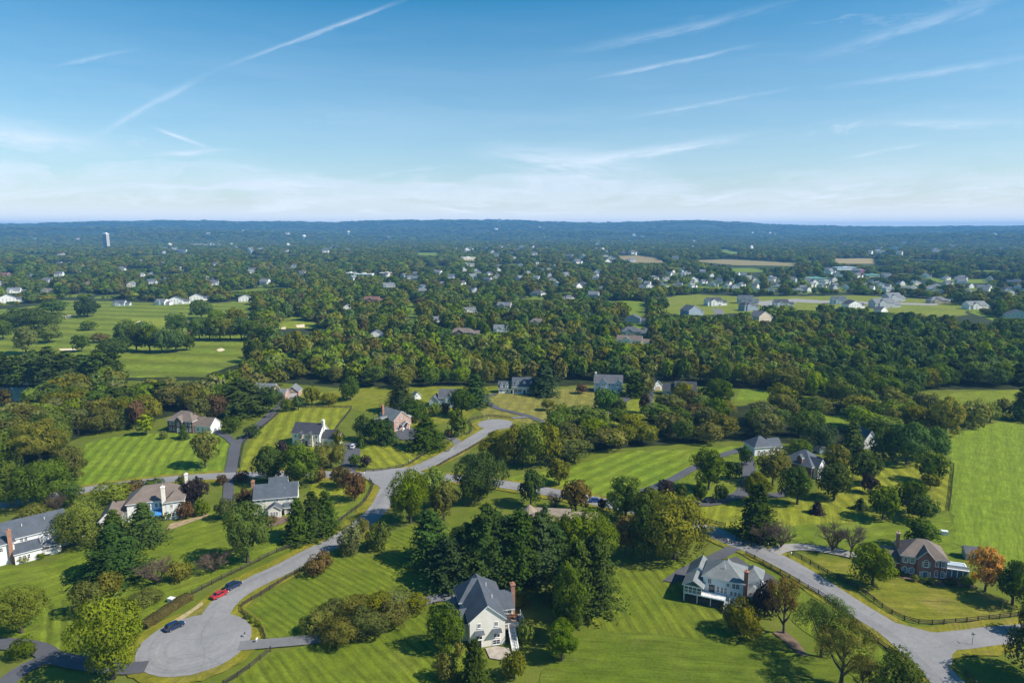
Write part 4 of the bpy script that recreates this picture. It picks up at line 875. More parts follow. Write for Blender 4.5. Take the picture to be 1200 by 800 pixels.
    b0 = h.block(-.5, 10.5, 0, 12, 4.6, 'hip', 4.2); b1 = h.block(1.0, 6.2, -1.6, 4, 4.4, 'gable_y', 2.7, .35, wmat='white'); b2 = h.block(-.52, .6, 4, 6.0, 7.0, 'gable_x', 1.2, .2)
    h.finish(); h.win(b1, 'f', [2.4, 4.8], .9, .9, 1.6); h.win(b1, 'f', 3.6, 3.5, .9, 1.3, True); h.win(b0, 'f', [8], .9, 1.1, 1.5); h.win(b0, 'l', [2, 9], 1.0, 1.1, 1.5); h.door(b0, 'f', 7, 1, 2.1)
    h.column(6.6, -1.3, 0, 3.2)
    # brown-roofed brick house in the left clearing
    h = House('brown_roof_house', 'dark brick house with brown roof and white wing behind the left meadow', 'house', gp(197, 505.5), -12, 'darkbrick', 'brown')
    b0 = h.block(0, 13, 0, 8.6, 5.5, 'hip', 3.6); b1 = h.block(4.4, 8.2, -.9, 4, 5.5, 'gable_y', 2.0, .3); b2 = h.block(13, 21.5, 1, 8, 3.6, 'gable_x', 2.8, wmat='white')
    h.finish(); h.win(b0, 'f', [1.6, 3.3, 9.8, 11.6], 3.5, .9, 1.4); h.win(b0, 'f', [1.6, 3.3, 9.8, 11.6], .8, .9, 1.5); h.win(b1, 'f', 6.3, 3.5, 1.0, 1.5); h.door(b1, 'f', 6.3, 1.2, 2.2, TRIM); h.win(b2, 'f', [15, 17.5, 20], 1.0, 1.0, 1.4); h.chimney(6, 7.1, 6.8, 7.9, 10.2, 'brick')
    # far brick house and its garage
    h = House('grey_roof_house', 'brick house with pale grey roof behind a tree at the top of the long driveway', 'house', gp(301, 470), -4, 'pink', 'grey')
    b0 = h.block(-2, 9, 0, 9, 5.2, 'gable_x', 3.6); b1 = h.block(9, 15, 2, 8, 3.4, 'gable_x', 2.4); h.finish(); h.win(b0, 'f', [-.2, 2.4, 5, 7.6], 3.2, .9, 1.4); h.win(b0, 'f', [-.2, 5, 7.6], .7, .9, 1.5); h.door(b0, 'f', 2.4)
    h = House('garage', 'brick garage with white door and grey gable roof ending the long driveway', 'garage', gp(336, 465.5), 3, 'pink', 'grey')
    b0 = h.block(0, 6.4, 0, 8, 3.2, 'gable_y', 2.8); h.finish(); h.door(b0, 'f', 3.2, 4.6, 2.2, TRIM, 'garage_door'); h.win(b0, 'f', 3.2, 3.4, .8, .9)
    # grey twin gabled house
    h = House('grey_gabled_house', 'grey sided house with twin front gables behind the round dark trees', 'house', gp(503, 477), -4, 'blue', 'charcoal')
    b0 = h.block(4.6, 16, 1.5, 10, 4.8, 'gable_x', 3.6); b1 = h.block(0, 5.0, 0, 7, 3.2, 'gable_y', 2.6); b2 = h.block(8.5, 12.5, .4, 6, 4.8, 'gable_y', 2.3); h.finish(); h.win(b1, 'f', 2.5, 1.0, 1.5, 1.4); h.win(b2, 'f', 10.5, 3.5, 1.0, 1.5); h.win(b2, 'f', 10.5, .8, 1.3, 1.5); h.win(b0, 'f', [6.5, 14.3], 3.2, .9, 1.3); h.win(b0, 'f', [14.3], .8, .9, 1.4); h.door(b0, 'f', 7, 1.1, 2.1)
    # white dormered house
    h = House('dormered_house', 'pink and white house with slate roof and three white dormers behind the golden lawn', 'house', gp(601, 461.5), 2, 'stucco', 'slate')
    b0 = h.block(0, 13, 0, 8.4, 4.3, 'gable_x', 4.2); b1 = h.block(-8, -1, 1.5, 8, 3.0, 'gable_x', 3.2); ds = [h.block(x - .8, x + .8, 1.0, 4, 6.4, 'gable_y', .9, .2, z0=4.4, wmat='white') for x in (2.4, 6.5, 10.6)]
    d2 = h.block(-4.4, -2.6, 1.8, 4, 5.0, 'gable_y', .9, .2, z0=3.2, wmat='white'); d3 = h.block(-7.2, -5.6, 1.8, 4, 5.0, 'gable_y', .9, .2, z0=3.2, wmat='white')
    h.finish(); [h.win(d, 'f', x, 5.1, .8, 1.1) for d, x in zip(ds, (2.4, 6.5, 10.6))]; h.win(b0, 'f', [1.5, 4.0, 9.0, 11.5], .9, 1.0, 1.9, False, 'black_shutter'); h.door(b0, 'f', 6.5, 1.3, 2.3); h.win(b1, 'f', [-6.5, -3], .8, 1.2, 1.4); h.chimney(12.4, 13.3, 3.4, 4.8, 9.8, 'brick'); h.win(d2, 'f', -3.5, 3.7, .8, 1.0); h.win(d3, 'f', -6.4, 3.7, .7, 1.0)
    # pale blue colonial
    h = House('blue_colonial_house', 'pale blue two storey house with grey roof behind the red bush on the golden lawn', 'house', gp(696, 459.5), -9, 'blue', 'charcoal')
    b0 = h.block(0, 16, 0, 9, 6.0, 'gable_x', 3.4); b1 = h.block(3.4, 7.2, -.8, 4, 6.0, 'gable_y', 2.0, .3); b2 = h.block(12.2, 15.8, -.6, 4, 6.0, 'gable_y', 1.6, .3); h.finish()
    h.win(b0, 'f', [1.6, 8.6, 10.6], 3.8, .95, 1.5); h.win(b0, 'f', [1.6, 8.6, 10.6], .8, .95, 1.6); h.win(b1, 'f', [4.5, 6.1], 3.8, .9, 1.5); h.win(b2, 'f', [13.2, 14.8], 3.8, .9, 1.5); h.win(b2, 'f', [14], .8, 1.4, 1.6); h.door(b1, 'f', 5.3, 1.2, 2.2); h.chimney(.2, 1.2, 4, 5.2, 10.4, 'white')
    # low dark-roofed house with white gable end, and its outbuilding
    h = House('low_white_house', 'low house with dark roof and bright white gable end left of the dark hedge', 'house', gp(780, 463.5), -12, 'grey', 'dark')
    b0 = h.block(5, 16.5, 0, 8.5, 3.8, 'gable_x', 3.8); b1 = h.block(-1.5, 5, 1.5, 8, 3.0, 'gable_x', 3.0); b2 = h.block(8, 12, -.9, 4, 3.8, 'gable_y', 2.2, .3, wmat='slateblue'); h.w.box(16.5, 16.54, .2, 8.3, 0, 3.7, 0); h.wm.append(WALL['white']); h.w.face([(16.56, -.02, -.2), (16.56, 8.52, -.2), (16.56, 8.52, 3.8), (16.56, 4.25, 7.5), (16.56, -.02, 3.8)], h.wm.index(WALL['white'])); h.finish()
    h.win(b2, 'f', 10, .9, 1.4, 1.4); h.win(b0, 'f', [6.5, 14], .9, 1.2, 1.4); h.door(b0, 'f', 13, 1.0, 2.1); h.win(b1, 'f', [1.5], .9, 1.2, 1.3)
    h = House('garage', 'small outbuilding with dark roof and pale gable beside the shaded driveway', 'garage', gp(766, 457.5), 14, 'white', 'charcoal')
    b0 = h.block(0, 5, 0, 9, 3.2, 'gable_y', 2.6); h.finish(); h.door(b0, 'f', 2.5, 3, 2.3, flat('tan_door', (.5, .36, .24), .6), 'garage_door'); h.win(b0, 'f', 2.5, 3.2, .8, .9)
    # tan-roofed house hidden by the pines
    h = House('turreted_house', 'tan roofed house with small brick turret half hidden behind pines', 'house', gp(614, 621), -6, 'blue', 'tan')
    b0 = h.block(1.5, 14, .5, 8, 3.6, 'gable_x', 2.0); b1 = h.block(14, 22.5, 1, 8, 2.9, 'gable_x', 1.8)
    h.w.prism([(1.6 + 2.0 * math.cos(2 * math.pi * k / 10), 1.0 + 2.0 * math.sin(2 * math.pi * k / 10)) for k in range(10)], -.2, 5.8, 1); h.wm.append(WALL['pink']); h.cyl_roof((1.6, 1.0), 2.4, 6.0, 2.2, 10); h.finish()
    h.win(b0, 'f', [5, 10, 12], 1.2, 1.0, 1.4); h.win(b1, 'f', [18, 21], 1.0, 1.1, 1.4); h.door(b0, 'f', 7.5)
    # roof behind the olive trees right of centre
    h = House('grey_cottage', 'slate roof mostly hidden behind olive trees left of the slate hipped house', 'house', gp(884, 534), 12, 'white', 'slate')
    b0 = h.block(0, 9, 0, 8, 3.6, 'hip', 3.4); b1 = h.block(8, 13, 1, 7, 3.0, 'gable_x', 2.6); h.finish(); h.win(b0, 'f', [2, 4.5, 7], .9, 1.0, 1.4); h.door(b1, 'f', 10.5); h.win(b1, 'r', 4, 1.0, .9, 1.3)
    h = House('garden_shed', 'pale grey flat roofed garden shed between the dark trees and the slate hipped house', 'shed', gp(960, 531.5), 8, 'grey', 'grey')
    b0 = h.block(0, 8, 0, 4.5, 2.4, 'shed', .5); h.finish(); h.door(b0, 'f', 4, 1.6, 2.0, TRIM); h.win(b0, 'f', [1.6, 6.3], 1.0, .8, .8)
    h = House('white_gabled_cottage', 'tiny white steep gabled cottage peeping out of dark trees near the hayfield', 'cottage', gp(1012, 526), 10, 'white', 'charcoal')
    b0 = h.block(0, 6, 0, 8, 3.6, 'gable_y', 4.0); h.finish(); h.win(b0, 'f', [1.6, 4.4], 1.0, .9, 1.4); h.win(b0, 'f', 3, 4.2, .9, 1.2)
    h = House('garden_shed', 'small grey and white shed behind the red brick house beside the orange tree', 'shed', gp(1131, 655), -15, 'grey', 'charcoal')
    b0 = h.block(0, 3.6, 0, 3, 2.2, 'gable_x', 1.1); h.finish(); h.door(b0, 'f', 1.8, 1.2, 1.8, TRIM)
    h = House('pond_pavilion', 'little white pavilion at the edge of the pond', 'pavilion', gp(24, 451), 5, 'white', 'grey')
    b0 = h.block(0, 4, 0, 4, 2.6, 'hip', 1.5); h.finish(); h.win(b0, 'f', [1.2, 2.8], .8, .8, 1.2); h.door(b0, 'r', 2)
    h = House('small_gable_shed', 'small white gabled shed behind the big dark conifer hedge', 'shed', gp(486, 468.5), 25, 'white', 'grey')
    b0 = h.block(0, 3.6, 0, 4, 2.4, 'gable_y', 1.6); h.finish(); h.door(b0, 'f', 1.8, 1.4, 2.0, TRIM)
houses_near()

# middle-distance houses: (u, v base, width m, depth m, wall height, yaw, wall, roof, kind, label)
HOUSE_PTS = []
def mid_house(u, v, w, d, h, yaw, wall, roof, kind, label, wing=True, detail=True):
    if u > 770 and v < 380: w, d, h = w * 1.1, d * 1.1, h * 1.1
    x, y = gp(u, v); HOUSE_PTS.append((x, y, w * .5 + 3, h))
    H = House({'gable_y': 'gabled_house', 'gable_x': 'house', 'hip': 'hipped_house'}[kind], label, 'house', (x, y), yaw, wall, roof)
    b0 = H.block(-w / 2, w / 2, 0, d, h, kind, min(w, d) * .36)
    if wing: b1 = H.block(w / 2 - .5, w / 2 + w * .4, d * .2, d * .85, h * .62, 'gable_x', d * .22)
    b2 = H.block(-w * .3, w * .08, -.9, d * .4, h, 'gable_y', w * .13, .3) if kind != 'gable_y' else None
    H.finish()
    if detail:
        n = max(2, int(w / 3.4)); ps = [(-w / 2) + w * (k + .5) / n for k in range(n)]
        if b2 is not None:
            ps = [p for p in ps if not (-w * .33 < p < w * .11)]; H.win(b2, 'f', -w * .11, .8, 1.4, 1.6)
            if h > 4.6: H.win(b2, 'f', -w * .11, 3.6, 1.2, 1.4)
        H.win(b0, 'f', ps, .8, 1.1, 1.5)
        if h > 4.6: H.win(b0, 'f', ps, 3.6, 1.1, 1.4)
        H.door(b0, 'f', w * .32, 1.1, 2.1)
    return H
for row in [
    (814, 371.5, 15, 12, 6.5, 28, 'slateblue', 'slate', 'gable_y', 'tall slate blue gabled house with white side standing on the open building plots'),
    (838, 358.5, 17, 10, 5.4, 12, 'white', 'dark', 'gable_x', 'dark roofed white house behind the tall slate blue one on the plots'),
    (874, 356, 16, 10, 5.6, -8, 'grey', 'slate', 'gable_x', 'grey twin gabled house right of the pale plot street'),
    (879, 364.5, 14, 10, 6.0, 20, 'slateblue', 'dark', 'hip', 'dark hipped new house standing before the grey twin gabled one'),
    (896, 378, 17, 11, 6.0, 35, 'tan', 'charcoal', 'gable_y', 'tan fronted house with grey roof at the left end of the right wood'),
    (916, 359, 15, 10, 3.6, -6, 'white', 'dark', 'gable_x', 'low dark roofed house half behind the wood edge at the plots'),
    (984, 356.5, 15, 9, 5.2, -4, 'blue', 'slate', 'gable_x', 'pale blue house with grey roof in the middle of the plots'),
    (1002, 362, 17, 10, 5.0, 18, 'white', 'dark', 'gable_y', 'dark roofed house with white front right of the pale blue plot house'),
    (1037, 361, 24, 11, 6.0, 12, 'grey', 'grey', 'gable_x', 'large pale grey new house on bare soil at the right of the plots'),
    (1049, 353.5, 18, 11, 6.0, 14, 'grey', 'grey', 'gable_x', 'second pale grey new house close behind the large one'),
    (1036, 367, 10, 8, 3.4, 30, 'white', 'charcoal', 'gable_y', 'small house with white trim below the large pale grey one'),
    (1101, 355.5, 20, 10, 3.6, 0, 'tan', 'grey', 'hip', 'low grey roofed house rising over the dark pines of the right wood'),
    (1146, 362.5, 21, 10, 4.6, 8, 'white', 'sage', 'gable_x', 'long teal grey roofed house with bright white gable at the right slope'),
    (1194, 375, 20, 12, 4.6, -20, 'blue', 'slate', 'gable_y', 'pale blue grey house cut by the right edge above the wood'),
    (740, 393, 17, 10, 3.6, -6, 'slateblue', 'charcoal', 'hip', 'blue grey cottage with pale roof at the end of the shaded town street'),
    (741, 379, 15, 10, 4.8, -20, 'grey', 'charcoal', 'gable_y', 'grey house with dark roof just behind the blue grey cottage'),
    (737, 403, 20, 9, 3.0, -16, 'white', 'brown', 'gable_x', 'long brown roofed ranch house in front of the blue grey cottage'),
    (587, 391, 13, 8, 4.6, -4, 'white', 'grey', 'gable_x', 'white two storey house with porch showing above the wood in the centre'),
    (541, 393, 20, 9, 2.8, -3, 'darkbrick', 'brown', 'hip', 'long reddish brown roof buried in trees left of the white two storey house'),
    (435, 354, 19, 9, 3.6, -2, 'brick', 'red', 'gable_x', 'red brick ranch house with rusty roof facing a bright yard in the town trees'),
    (441, 397, 9, 7, 4.6, 8, 'white', 'slate', 'gable_y', 'little white gabled house low in the trees left of centre'),
    (407, 364, 9, 8, 4.2, 8, 'white', 'slate', 'gable_y', 'white gabled house behind tall trees left of the red ranch'),
    (456, 338, 17, 10, 5.0, 18, 'grey', 'grey', 'gable_x', 'large grey and white house above the red brick ranch'),
    (551, 367, 13, 8, 3.2, 10, 'white', 'grey', 'gable_x', 'white roofed cottage among trees right of the town street'),
    (590, 362, 16, 9, 4.2, -16, 'tan', 'grey', 'gable_x', 'tan house with grey roof at the right of the white roofed cottage'),
    (513, 378, 9, 7, 3.2, 5, 'white', 'grey', 'gable_x', 'small white house deep in trees between two tall green crowns'),
    (629, 381, 14, 8, 3.4, -10, 'tan', 'brown', 'hip', 'tan house with brown roof showing over the olive woods edge'),
    (8, 355, 19, 12, 6.0, 30, 'white', 'slate', 'gable_y', 'large white house with grey roof at the left edge above the golf course'),
    (16, 345, 16, 10, 5.6, 20, 'white', 'grey', 'gable_x', 'white house just behind the large one at the left edge'),
    (139, 358.5, 13, 9, 3.2, 5, 'blue', 'slate', 'gable_x', 'pale blue house in tree shade at the top of the fairway'),
    (187, 357.5, 14, 9, 4.0, -14, 'white', 'grey', 'gable_x', 'white house with grey roof on the left of three in a row above the fairway'),
    (205, 356.5, 18, 11, 5.0, 16, 'white', 'slate', 'gable_y', 'big white gabled house in the middle of three in a row above the fairway'),
    (230, 352.5, 16, 10, 5.0, 20, 'white', 'slate', 'gable_y', 'white gabled house on the right of three in a row above the fairway'),
    (287, 353.5, 15, 9, 5.0, 18, 'white', 'grey', 'gable_y', 'lone white gabled house at the fairway corner beside dark trees'),
    (103, 334, 9, 7, 3.6, 10, 'pink', 'red', 'gable_y', 'tiny orange brick house in the trees above the golf course'),
    (55, 343, 18, 8, 3.4, 0, 'tan', 'brown', 'hip', 'tan house behind bushes at the top left of the golf course'),
    (4, 324, 16, 9, 4.0, 0, 'brick', 'red', 'gable_x', 'red roofed house at the far left edge of the town trees'),
    (28, 428, 0, 0, 0, 0, '', '', '', ''),
]:
    if row[2]: mid_house(*row)

# far town: many small white and grey houses, one object each
_fm = {}
def far_mesh(kind, wall, roof):
    k = (kind, wall, roof)
    if k in _fm: return _fm[k]
    H = House.__new__(House); H.w = MB(); H.r = MB(); H.blocks = []; H.wm = [WALL[wall]]; H.rm = [ROOF[roof], TRIM]
    if kind == 0: H.block(-6, 6, 0, 8.5, 5.2, 'gable_x', 3.4); H.block(2.5, 6.2, -2, 3, 4.6, 'gable_y', 2)
    elif kind == 1: H.block(-5, 5, 0, 9.5, 5.4, 'gable_y', 3.6); H.block(4.8, 10, 2.5, 8, 3.2, 'gable_x', 2.2)
    elif kind == 2: H.block(-7, 7, 0, 9, 3.4, 'hip', 3.0); H.block(-9.5, -6.8, 1, 7, 3, 'gable_x', 2.0)
    n = len(H.w.v); v = H.w.v + H.r.v; f = H.w.f + [tuple(i + n for i in q) for q in H.r.f]; mi = [0] * len(H.w.f) + [1 if m == 0 else 2 for m in H.r.m]
    g = MB(); g.v, g.f, g.m = v, f, mi
    for x in (-3.6, -1.2, 1.0): g.box(x - .5, x + .5, -.06 if kind != 1 else -.05, .01, 1.0, 2.4, 3)
    for x in (-3.0, .5): g.box(x - .5, x + .5, -.055, .01, 3.4 if kind != 2 else 2.0, 4.7 if kind != 2 else 3.0, 3)
    me = g.mesh('far_house', [WALL[wall], ROOF[roof], TRIM, GLASS]); _fm[k] = me; return me
def far_houses(region, n, walls, roofs, label, group, smin=.9, smax=1.3, seed=0, gap=18):
    r = random.Random(seed); us = [p[0] for p in region]; vs = [p[1] for p in region]; k = 0; tries = 0; pts = []
    while k < n and tries < 6000:
        tries += 1
        # even over the ground rather than over the picture
        y0, y1 = gp(600, max(vs))[1], gp(600, min(vs))[1]
        y = r.uniform(y0, y1); x = r.uniform(-1, 1) * y * .95
        u, v = proj_np(x, y, 0.0)
        if not in_poly(np.array([u]), np.array([v]), region)[0]: continue
        if any((x - a) ** 2 + (y - b) ** 2 < gap ** 2 for a, b in pts): continue
        if any((x - a[0]) ** 2 + (y - a[1]) ** 2 < 22 ** 2 for a in HOUSE_PTS): continue
        pts.append((x, y)); k += 1
        s = r.uniform(smin, smax)
        o = obj('far_house', far_mesh(r.choice((0, 0, 1, 1, 2)), r.choice(walls), r.choice(roofs)), None, (x, y, 0), r.uniform(-.9, .9), (s, s, s))
        tag(o, label, 'house', group); HOUSE_PTS.append((x, y, 7 * s, 6.5 * s))
WG = ['white', 'white', 'cream', 'grey']; RG = ['slate', 'grey', 'charcoal', 'sage']
far_houses([(740, 330), (800, 318), (900, 326), (960, 330), (1020, 330), (1120, 334), (1200, 340), (1260, 344), (1260, 352), (1180, 350), (1120, 346), (1000, 342), (880, 343), (800, 341), (745, 342)], 100, WG, RG, 'small white or grey house packed among trees in the subdivision beyond the building plots', 'subdivision houses beyond the plots', .7, 1.0, 3, 15)
far_houses([(950, 320), (1000, 315), (1010, 322), (1090, 326), (1200, 330), (1200, 336), (1000, 330)], 14, WG, RG, 'distant white house in the upper rows of the far subdivision near the green roofs', 'upper rows of the subdivision', 1.0, 1.4, 4, 24)
far_houses([(430, 330), (500, 312), (640, 310), (700, 320), (720, 350), (640, 362), (520, 345), (440, 345)], 50, WG, RG, 'small pale house scattered in the wooded town between the two town streets', 'houses scattered in the wooded town', .9, 1.3, 5, 30)
far_houses([(500, 297), (560, 289), (700, 292), (800, 302), (800, 312), (700, 312), (560, 306)], 30, WG, RG, 'far white house speck in the hazy town near the beige hall', 'far town specks near the beige hall', 1.3, 1.9, 6, 40)
far_houses([(-20, 330), (60, 310), (200, 306), (330, 308), (420, 322), (400, 342), (300, 342), (150, 338), (0, 340)], 34, WG, RG, 'small pale house hidden in the woods above the golf course', 'houses in the woods above the golf course', .9, 1.3, 7, 40)
far_houses([(150, 297), (180, 288), (330, 287), (420, 292), (420, 300), (200, 300)], 24, WG, RG, 'far white house speck right of the tall tower', 'far specks right of the tower', 1.4, 2.1, 8, 45)
far_houses([(620, 285), (700, 283), (1000, 284), (1190, 292), (1190, 300), (1040, 300), (800, 294)], 24, WG, RG, 'faint house speck in the blue woods below the horizon ridge', 'faint specks below the ridge', 1.6, 2.4, 9, 60)

def ridge_specks():
    r = random.Random(31)
    for k in range(24):
        a = r.uniform(-.62, .62); d = r.choice((5100, 5500, 6500, 6900, 8000)) + r.uniform(-250, 250); x, y = d * math.sin(a), d * math.cos(a); s = r.uniform(1.7, 2.6)
        o = obj('far_house', far_mesh(r.choice((0, 1, 2)), 'white', r.choice(RG)), None, (x, y, float(HILLZ(np.array([x]), np.array([y]))[0])), r.uniform(-.9, .9), (s, s, s))
        tag(o, 'white house speck on the blue wooded ridges at the horizon', 'house', 'specks on the ridges'); HOUSE_PTS.append((x, y, 12, 10))
ridge_specks()

def big_building(name, u, v, w, d, h, yaw, col, label, cat, roof=None, bands=0):
    x, y = gp(u, v); HOUSE_PTS.append((x, y, w * .5 + 4, h))
    rt = empty(name, (x, y, 0), R(yaw), label, cat)
    mb = MB(); mb.box(-w / 2, w / 2, 0, d, -.5, h); mb.build('wall', [flat(name + '_wall', col, .8, .08, .2)], rt)
    rb = MB(); rb.box(-w / 2 - .6, w / 2 + .6, -.6, d + .6, h, h + .8); rb.box(-w * .12, w * .1, d * .3, d * .6, h + .8, h + 2.4); rb.build('roof', [flat(name + '_roof', roof or (.62, .62, .62), .7, .05, .2)], rt)
    for k in range(bands):
        n = max(3, int(w / 7))
        for j in range(n):
            wb = MB(); xx = -w / 2 + w * (j + .5) / n; ww = w / n * .62; wb.box(xx - ww / 2, xx + ww / 2, -.08, .01, 1 + k * 3.4, 2.9 + k * 3.4); wb.build('window', [GLASS], rt)
    return rt
big_building('flat_roof_hall', 426, 324, 34, 16, 4.5, -4, (.72, .70, .66), 'long low white flat roofed hall in the wooded town', 'hall', (.78, .78, .76), 1)
big_building('school_building', 452, 324, 26, 18, 6.5, -8, (.42, .24, .15), 'orange brick school block with pale roof at the end of the white hall', 'school', (.66, .6, .5), 1)
big_building('white_wing_hall', 410, 322.5, 18, 14, 4.2, -4, (.75, .74, .72), 'short white flat hall at the left end of the long hall', 'hall', (.78, .78, .76), 1)
big_building('beige_hall', 550, 307, 36, 26, 12, 24, (.62, .54, .38), 'big beige square hall standing clear above the far town', 'hall', (.78, .76, .70), 2)
big_building('green_roof_barn', 958, 329, 32, 18, 4.5, -6, (.6, .62, .58), 'long low barn with pale green roof behind the subdivision', 'barn', (.22, .48, .38), 0)
big_building('green_roof_barn', 1023, 325, 26, 14, 4.5, -2, (.6, .62, .58), 'lone pale green roofed barn right of the pink tent', 'barn', (.25, .50, .40), 0)
big_building('green_roof_barn', 975, 322, 30, 18, 4.5, 4, (.72, .72, .7), 'green roofed barn with white walls behind the long low one', 'barn', (.22, .45, .38), 0)
big_building('market_hall', 992, 318, 44, 18, 8, 6, (.66, .70, .74), 'wide white market hall beside the pink tent', 'hall', (.55, .65, .72), 1)
big_building('pink_tent', 1011, 321, 9, 9, 7, 0, (.75, .30, .45), 'small pink event tent beside the wide white market hall', 'tent', (.8, .35, .5), 0)
big_building('rust_roof_hall', 13, 281, 70, 40, 10, 0, (.45, .25, .16), 'rusty roofed long hall at the far left below the hills', 'hall', (.42, .2, .12), 1)
big_building('shopping_strip', 232, 288, 190, 40, 7, 3, (.72, .62, .52), 'long pale shopping strip in the far town right of the tower', 'shops', (.70, .66, .60), 1)
big_building('far_white_hall', 323, 284, 50, 40, 14, 0, (.8, .78, .75), 'far white hall with reddish roof below the hills', 'hall', (.72, .5, .42), 1)
big_building('far_white_hall', 72, 300, 26, 20, 7, 0, (.8, .8, .8), 'pale hall with flat roof in the far left woods', 'hall', (.75, .75, .75), 1)

def tower():
    x, y = gp(123.5, 291); HOUSE_PTS.append((x, y, 20, 30))
    rt = empty('apartment_tower', (x, y, 0), R(-12), 'tall grey apartment tower with white crown rising far above the left woods', 'tower')
    mb = MB(); mb.box(-11, 11, 0, 18, -.5, 66); mb.build('wall', [flat('tower_concrete', (.42, .40, .38), .8, .06, .1)], rt)
    t = MB(); t.box(-11.8, 11.8, -.8, 18.8, 66.05, 69); t.box(-6, 6, 4, 14, 69.05, 74); t.build('crown', [flat('tower_white', (.82, .8, .77), .7, .04, .1)], rt)
    for k in range(16):
        b = MB(); b.box(-10, 10, -.15, .02, 3 + k * 3.9, 4.9 + k * 3.9); b.build('window', [GLASS], rt)
    # white water tower
    x, y = gp(356.5, 283.5); HOUSE_PTS.append((x, y, 14, 20))
    rt = empty('water_tower', (x, y, 0), 0, 'white water tower on a slim stem below the horizon ridge', 'water tower')
    wm = flat('tower_white', (.82, .8, .77)); s = MB(); s.tube([(0, 0, 0), (0, 0, 6), (0, 0, 34)], [6, 3.6, 3.2], 12); s.build('stem', [wm], rt)
    s = MB(); s.tube([(0, 0, 30), (0, 0, 35), (0, 0, 42), (0, 0, 47), (0, 0, 49)], [3, 12, 14, 10, 2], 16); s.build('tank', [wm], rt)
    x, y = gp(408.5, 281); HOUSE_PTS.append((x, y, 14, 20))
    rt = empty('water_tower', (x, y, 0), 0, 'tiny white water tower alone on the ridge right of the slim one', 'water tower')
    s = MB(); s.tube([(0, 0, 0), (0, 0, 60)], [5, 4], 10); s.build('stem', [wm], rt); s = MB(); s.tube([(0, 0, 56), (0, 0, 62), (0, 0, 70), (0, 0, 74)], [4, 12, 12, 2], 14); s.build('tank', [wm], rt)
tower()

# ------------------------------------------------------------------ trees
def quads_mesh(name, C, Nn, size, mats, mi=None, core=None):
    """many leaf sprays: centres C, normals Nn, size per spray; diamond shaped faces"""
    n = len(C); rd = rng.normal(size=(n, 3)); t = np.cross(Nn, rd); t /= np.linalg.norm(t, axis=1)[:, None] + 1e-9
    b = np.cross(Nn, t); s = size[:, None]
    fold = Nn * s * 0.18
    V = np.stack([C + t * s, C + b * s * 0.62 + fold, C - t * s, C - b * s * 0.62 + fold], 1).reshape(-1, 3)
    nv = len(V); F = np.arange(nv).reshape(-1, 4)
    if core is not None:
        cv, cf = core; F4 = F; V = np.concatenate([V, cv])
    me = bpy.data.meshes.new(name)
    nf = n + (len(core[1]) if core is not None else 0)
    me.vertices.add(len(V)); me.vertices.foreach_set('co', V.astype(np.float32).ravel())
    loops = F.ravel()
    if core is not None: loops = np.concatenate([loops, (np.array(core[1]) + nv).ravel()])
    me.loops.add(len(loops)); me.loops.foreach_set('vertex_index', loops.astype(np.int32))
    me.polygons.add(nf); me.polygons.foreach_set('loop_start', np.arange(0, nf * 4, 4, dtype=np.int32)); me.polygons.foreach_set('loop_total', np.full(nf, 4, np.int32))
    me.materials.append(mats); me.update(calc_edges=True); me.validate(); return me
def unit(n):
    v = rng.normal(size=(n, 3)); return v / np.linalg.norm(v, axis=1)[:, None]
def uv_core(rx, rz, cz, n=8, m=5, prof=None):
    V = []; Fq = []
    for i in range(m + 1):
        ph = math.pi * i / m
        for j in range(n):
            th = 2 * math.pi * j / n; w = 1 + .15 * math.sin(3 * th + i)
            V.append((rx * w * math.sin(ph) * math.cos(th), rx * w * math.sin(ph) * math.sin(th), cz - rz * math.cos(ph)))
    for i in range(m):
        for j in range(n): Fq.append((i * n + j, i * n + (j + 1) % n, (i + 1) * n + (j + 1) % n, (i + 1) * n + j))
    return np.array(V), Fq
